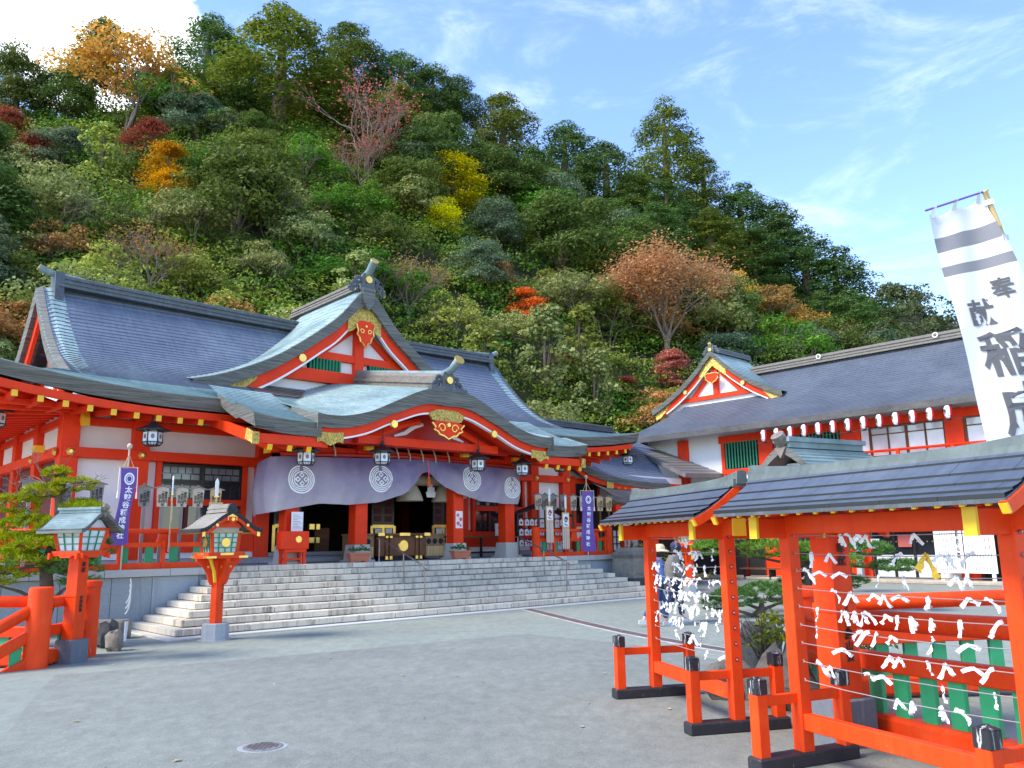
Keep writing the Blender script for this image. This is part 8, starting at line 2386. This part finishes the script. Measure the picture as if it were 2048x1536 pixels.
for q in recs:
    z1 = next(n for lo, hi, n in ZAZ if lo <= q[0] < hi); z2 = next(n for lo, hi, n in ZT if lo <= q[2] < hi)
    grp.setdefault('%s %s %s, %s' % (CN[q[4]], KN[q[3]], z2, z1), []).append(q)
ONE = ['leftmost', 'second from left', 'third from left', 'fourth from left', 'fifth from left', 'sixth from left', 'seventh from left', 'eighth from left', 'ninth from left']
for lab, qs in grp.items():
    for j, (a, rr, tt, k, mat, s_) in enumerate(sorted(qs)):
        x, y = rr * math.sin(R(a)), rr * math.cos(R(a)); z_ = float(hill_z(np.array(x), np.array(y)))
        tree(k, trg.randrange(NVAR[k]), mat, (x, y, z_ - .3 - (.9 * s_ if k in 'EC' else 0)), (s_ * (1.6 if k == 'C' else 1.22), s_ * trg.uniform(.85, 1.08)), trg.uniform(0, 6.28), lab + ('' if len(qs) == 1 else ', ' + ONE[min(j, 8)]), TN[k])
# undergrowth covering the slope, and the far wood
def scatter_leaves(pts, rad, per, size, asp, seed):
    rg = np.random.default_rng(seed); P, Nn = lobes_leaves(pts, rad, per, rg, .5, .7); return quads_mesh('', P, Nn, size, asp, None, seed)
rg = np.random.default_rng(77)
aa = rg.uniform(-41, 25.5, 2400); rr = hill_rb(aa) + rg.uniform(-2, 60, 2400)
X = rr * np.sin(np.radians(aa)); Y = rr * np.cos(np.radians(aa)); Z = hill_z(X, Y) + .5
for nm, mat, sel, lab in (('undergrowth', 'f_shrub', slice(0, 800), 'tangled yellow-green undergrowth between the trees of the slope'), ('undergrowth', 'f_olive', slice(800, 1600), 'tangled olive undergrowth between the trees of the slope'), ('undergrowth', 'f_green', slice(1600, 2400), 'tangled green undergrowth between the trees of the slope')):
    o_ = obj(nm, mesh_from_quads(nm, scatter_leaves(np.c_[X[sel], Y[sel], Z[sel]], rg.uniform(1.3, 2.7, 800), 46, .15, .6, 3), mat)); tag(o_, lab, 'undergrowth', None, 'stuff')
aa = rg.uniform(20.5, 45, 520); rr = rg.uniform(150, 236, 520); X = rr * np.sin(np.radians(aa)); Y = rr * np.cos(np.radians(aa)); Z = far_z(X, Y) + 3.5
cent = []; rad = []
for i in range(520):
    for k in range(6): cent.append((X[i] + rg.normal(0, 1.6), Y[i] + rg.normal(0, 1.6), Z[i] + rg.uniform(-1.5, 3.2))); rad.append(rg.uniform(1.3, 2.3))
o_ = obj('far_wood', mesh_from_quads('far_wood', scatter_leaves(np.array(cent), np.array(rad), 9, .42, .6, 5), 'f_far')); tag(o_, 'distant wooded hill seen left of the white banner', 'wood', None, 'stuff')
tree('C', 0, 'f_cedar', (54, 108, 14), (2.1, 1.25), 1.0, 'broad sunlit cedar beyond the wing roof, left of the white banner', 'cedar_tree', 'trees beyond the wing')
tree('C', 1, 'f_cedar', (60, 104, 13), (1.7, 1.05), 2.0, 'sunlit cedar half hidden behind the white banner', 'cedar_tree', 'trees beyond the wing')
tree('E', 1, 'f_olive', (49, 116, 20), (1.7, 1.4), 2.0, 'olive evergreen beyond the wing roof left of the broad sunlit cedar', 'evergreen_tree', 'trees beyond the wing')

# ------------------------------------------------------------------ garden pines and shrubs
def pine(name, loc, label, pads, trunk, mat, mat2, seed, L=.11, dens=95, bare=()):
    rg = random.Random(seed); t_ = thing(name, label, 'pine tree', loc, 0, 'clipped garden pines')
    b = MB(); b.tube(trunk, [.13 * (1 - .75 * i / (len(trunk) - 1)) + .015 for i in range(len(trunk))], 8, 0, False); b.build('trunk', 'bark', t_, smooth=True)
    for (x, y, z_, rx, ry, rz_, dk) in pads:
        gn = np.random.default_rng(seed * 100 + int(x * 37 + z_ * 91)); n = int(dens * rx * ry * PI + 20)
        a = gn.uniform(0, 6.28, n); r_ = gn.random(n) ** .5; h = np.sqrt(1 - r_ * r_ * .98); sg = np.where(gn.random(n) < .8, 1, -.45)
        ct = np.c_[x + rx * r_ * np.cos(a), y + ry * r_ * np.sin(a), z_ + rz_ * h * sg + gn.uniform(-.03, .03, n)]
        m_ = 26; d = gn.normal(0, 1, (n * m_, 3)); d[:, 2] = np.abs(d[:, 2]) * .9 + .1; d /= np.linalg.norm(d, axis=1)[:, None]
        p0_ = np.repeat(ct, m_, 0); ln = L * gn.uniform(.7, 1.15, (n * m_, 1)); sd = np.cross(d, gn.normal(0, 1, (n * m_, 3))); sd /= np.linalg.norm(sd, axis=1)[:, None]; sd *= L * .055
        V = np.empty((n * m_, 4, 3)); V[:, 0] = p0_ - sd * .5; V[:, 1] = p0_ + sd * .5; V[:, 2] = p0_ + d * ln + sd * .8; V[:, 3] = p0_ + d * ln - sd * .8
        obj('needle_pad', mesh_from_quads('needle_pad', V.reshape(-1, 3), mat2 if dk else mat), t_)
        near = min(trunk, key=lambda p: abs(p[2] - z_ + .15)); bb = MB()
        bb.tube([near, Vector(near).lerp(Vector((x, y, z_ - rz_ * .3)), .5) + Vector((0, 0, .06)), (x, y, z_ - rz_ * .25)], [.045, .03, .012], 5, 0, False)
        for k in range(7):
            a = rg.uniform(0, 6.28); bb.tube([(x, y, z_ - rz_ * .25), (x + rx * .5 * math.cos(a), y + ry * .5 * math.sin(a), z_ - rz_ * .1), (x + rx * .85 * math.cos(a), y + ry * .85 * math.sin(a), z_ + rz_ * .1)], [.014, .009, .004], 4, 0, False)
        bb.build('branch', 'bark', t_)
    for (p, d, Lb, dep) in bare:
        bb = MB(); twigs(bb, Vector(p), Vector(d).normalized(), Lb, .022, dep, rg, 4, .6); bb.build('bare_branch', 'bark_pale', t_)
    return t_
pine('clipped_pine', (-8.45, 14.9, 0), 'lime-green clipped pine with bare grey twigs behind the left bridge railing',
     [(-.45, -.3, 1.35, .62, .5, .34, 0), (.12, -.4, 1.60, .55, .45, .28, 0), (-.75, -.2, 1.72, .5, .4, .28, 0), (-.2, -.2, 2.02, .48, .4, .24, 0), (-.55, -.1, 2.42, .45, .35, .2, 0), (.3, -.3, 2.0, .3, .3, .18, 0), (-.15, 0, 2.66, .34, .3, .15, 0), (.45, 0, 2.78, .38, .32, .13, 0), (.55, .1, 2.40, .32, .3, .13, 0), (.85, -.2, 2.30, .3, .3, .14, 0), (.75, -.2, 1.20, .42, .4, .30, 1), (.95, -.1, 1.62, .30, .3, .26, 1), (.35, .1, 1.35, .4, .35, .25, 1), (-.9, 0, 1.15, .45, .4, .22, 0), (.1, .0, 3.02, .22, .2, .09, 0)],
     [(0, 0, 0), (.12, .05, .7), (.0, .1, 1.4), (.2, .05, 2.0), (.15, .05, 2.6), (.2, .1, 3.0)], 'f_pine_lime', 'f_pine_dark', 21, .095, 150,
     [((.0, .05, 2.2), (-.9, -.2, .5), .5, 4), ((.15, .05, 2.5), (-.5, -.2, .8), .42, 4), ((.2, .05, 2.6), (.8, -.1, .6), .42, 4), ((.1, .05, 1.5), (-1, -.4, .1), .45, 4), ((.1, .05, 1.5), (-.8, .1, .4), .5, 4), ((.15, .05, 2.0), (.9, -.2, .2), .4, 4)])
pine('clipped_pine', (6.95, 19.6, 0), 'large spreading clipped pine in the court seen through the near rack',
     [(-1.75, -.2, 1.62, .62, .5, .26, 0), (-2.3, 0, 1.42, .45, .4, .2, 0), (-1.0, -.4, 1.38, .75, .55, .24, 0), (-.2, -.3, 1.30, .62, .5, .24, 0), (.55, -.2, 1.10, .62, .5, .2, 0), (-.6, .2, 2.05, .5, .45, .2, 0), (.35, .2, 1.72, .5, .4, .2, 1), (.7, .2, 2.2, .5, .4, .16, 1), (1.35, -.1, 1.35, .55, .45, .18, 1), (1.9, -.2, .98, .55, .4, .15, 1), (-.1, .2, 2.6, .4, .35, .15, 0), (-.9, .2, 3.15, .22, .2, .16, 0), (-.45, .1, .55, .35, .3, .16, 1), (.9, -.1, .62, .4, .3, .15, 1)],
     [(0, 0, 0), (-.15, 0, .5), (.05, .05, 1.0), (-.2, .1, 1.6), (-.1, .1, 2.2), (-.4, .15, 2.9)], 'f_pine', 'f_pine_dark', 22, .11, 150)
pine('clipped_pine', (5.35, 18.6, 0), 'low cushion-shaped pine on the ground behind the far rack',
     [(-.5, 0, .34, .5, .45, .26, 1), (.15, -.1, .42, .6, .5, .28, 1), (.8, 0, .36, .5, .45, .26, 1), (-.9, .1, .22, .3, .3, .18, 1)],
     [(0, 0, 0), (.1, 0, .15), (.1, 0, .3)], 'f_pine_dark', 'f_pine_dark', 23, .10, 170)
def bush(name, loc, r_, h, label, mats, seed, n=9, size=.035, per=520, cat='shrub'):
    t_ = thing(name, label, cat, loc); rg = np.random.default_rng(seed); pr = random.Random(seed)
    cent = np.c_[rg.normal(0, r_ * .4, n), rg.normal(0, r_ * .4, n), rg.uniform(h * .3, h * .9, n)]; P, Nn = lobes_leaves(cent, rg.uniform(r_ * .35, r_ * .6, n), per / (r_ * r_) * .35, rg, .4, .8)
    half = len(P) // len(mats)
    for i, m_ in enumerate(mats): obj('foliage', mesh_from_quads('foliage', quads_mesh('', P[i::len(mats)], Nn[i::len(mats)], size, .5, None, seed + i), m_), t_)
    tb = MB()
    for k in range(6):
        a = pr.uniform(0, 6.28); twigs(tb, Vector((0, 0, -.02)), Vector((math.cos(a) * .5, math.sin(a) * .5, 1)).normalized(), h * .5, .018, 2, pr)
    tb.build('stem', 'bark', t_)
bush('garden_shrub', (2.95, 9.75, 0), .34, .85, 'yellow-green shrub beside the rocks behind the far rack', ('f_shrub', 'f_pine_lime'), 31)
bush('garden_shrub', (4.0, 9.9, 0), .5, .55, 'green shrub inside the right bridge railing', ('f_shrub', 'f_olive'), 32)
bush('garden_shrub', tuple(W(17.0, 2.6, .4)), .85, 1.15, 'russet-brown shrub right of the fox pedestal', ('f_brown', 'f_shrub'), 33, 12, .05, 900)
bush('garden_shrub', tuple(W(17.6, 1.4, .0)), .8, .8, 'low reddish shrub at the right foot of the stairs behind the people', ('f_brown', 'f_olive'), 34, 10, .05, 700)
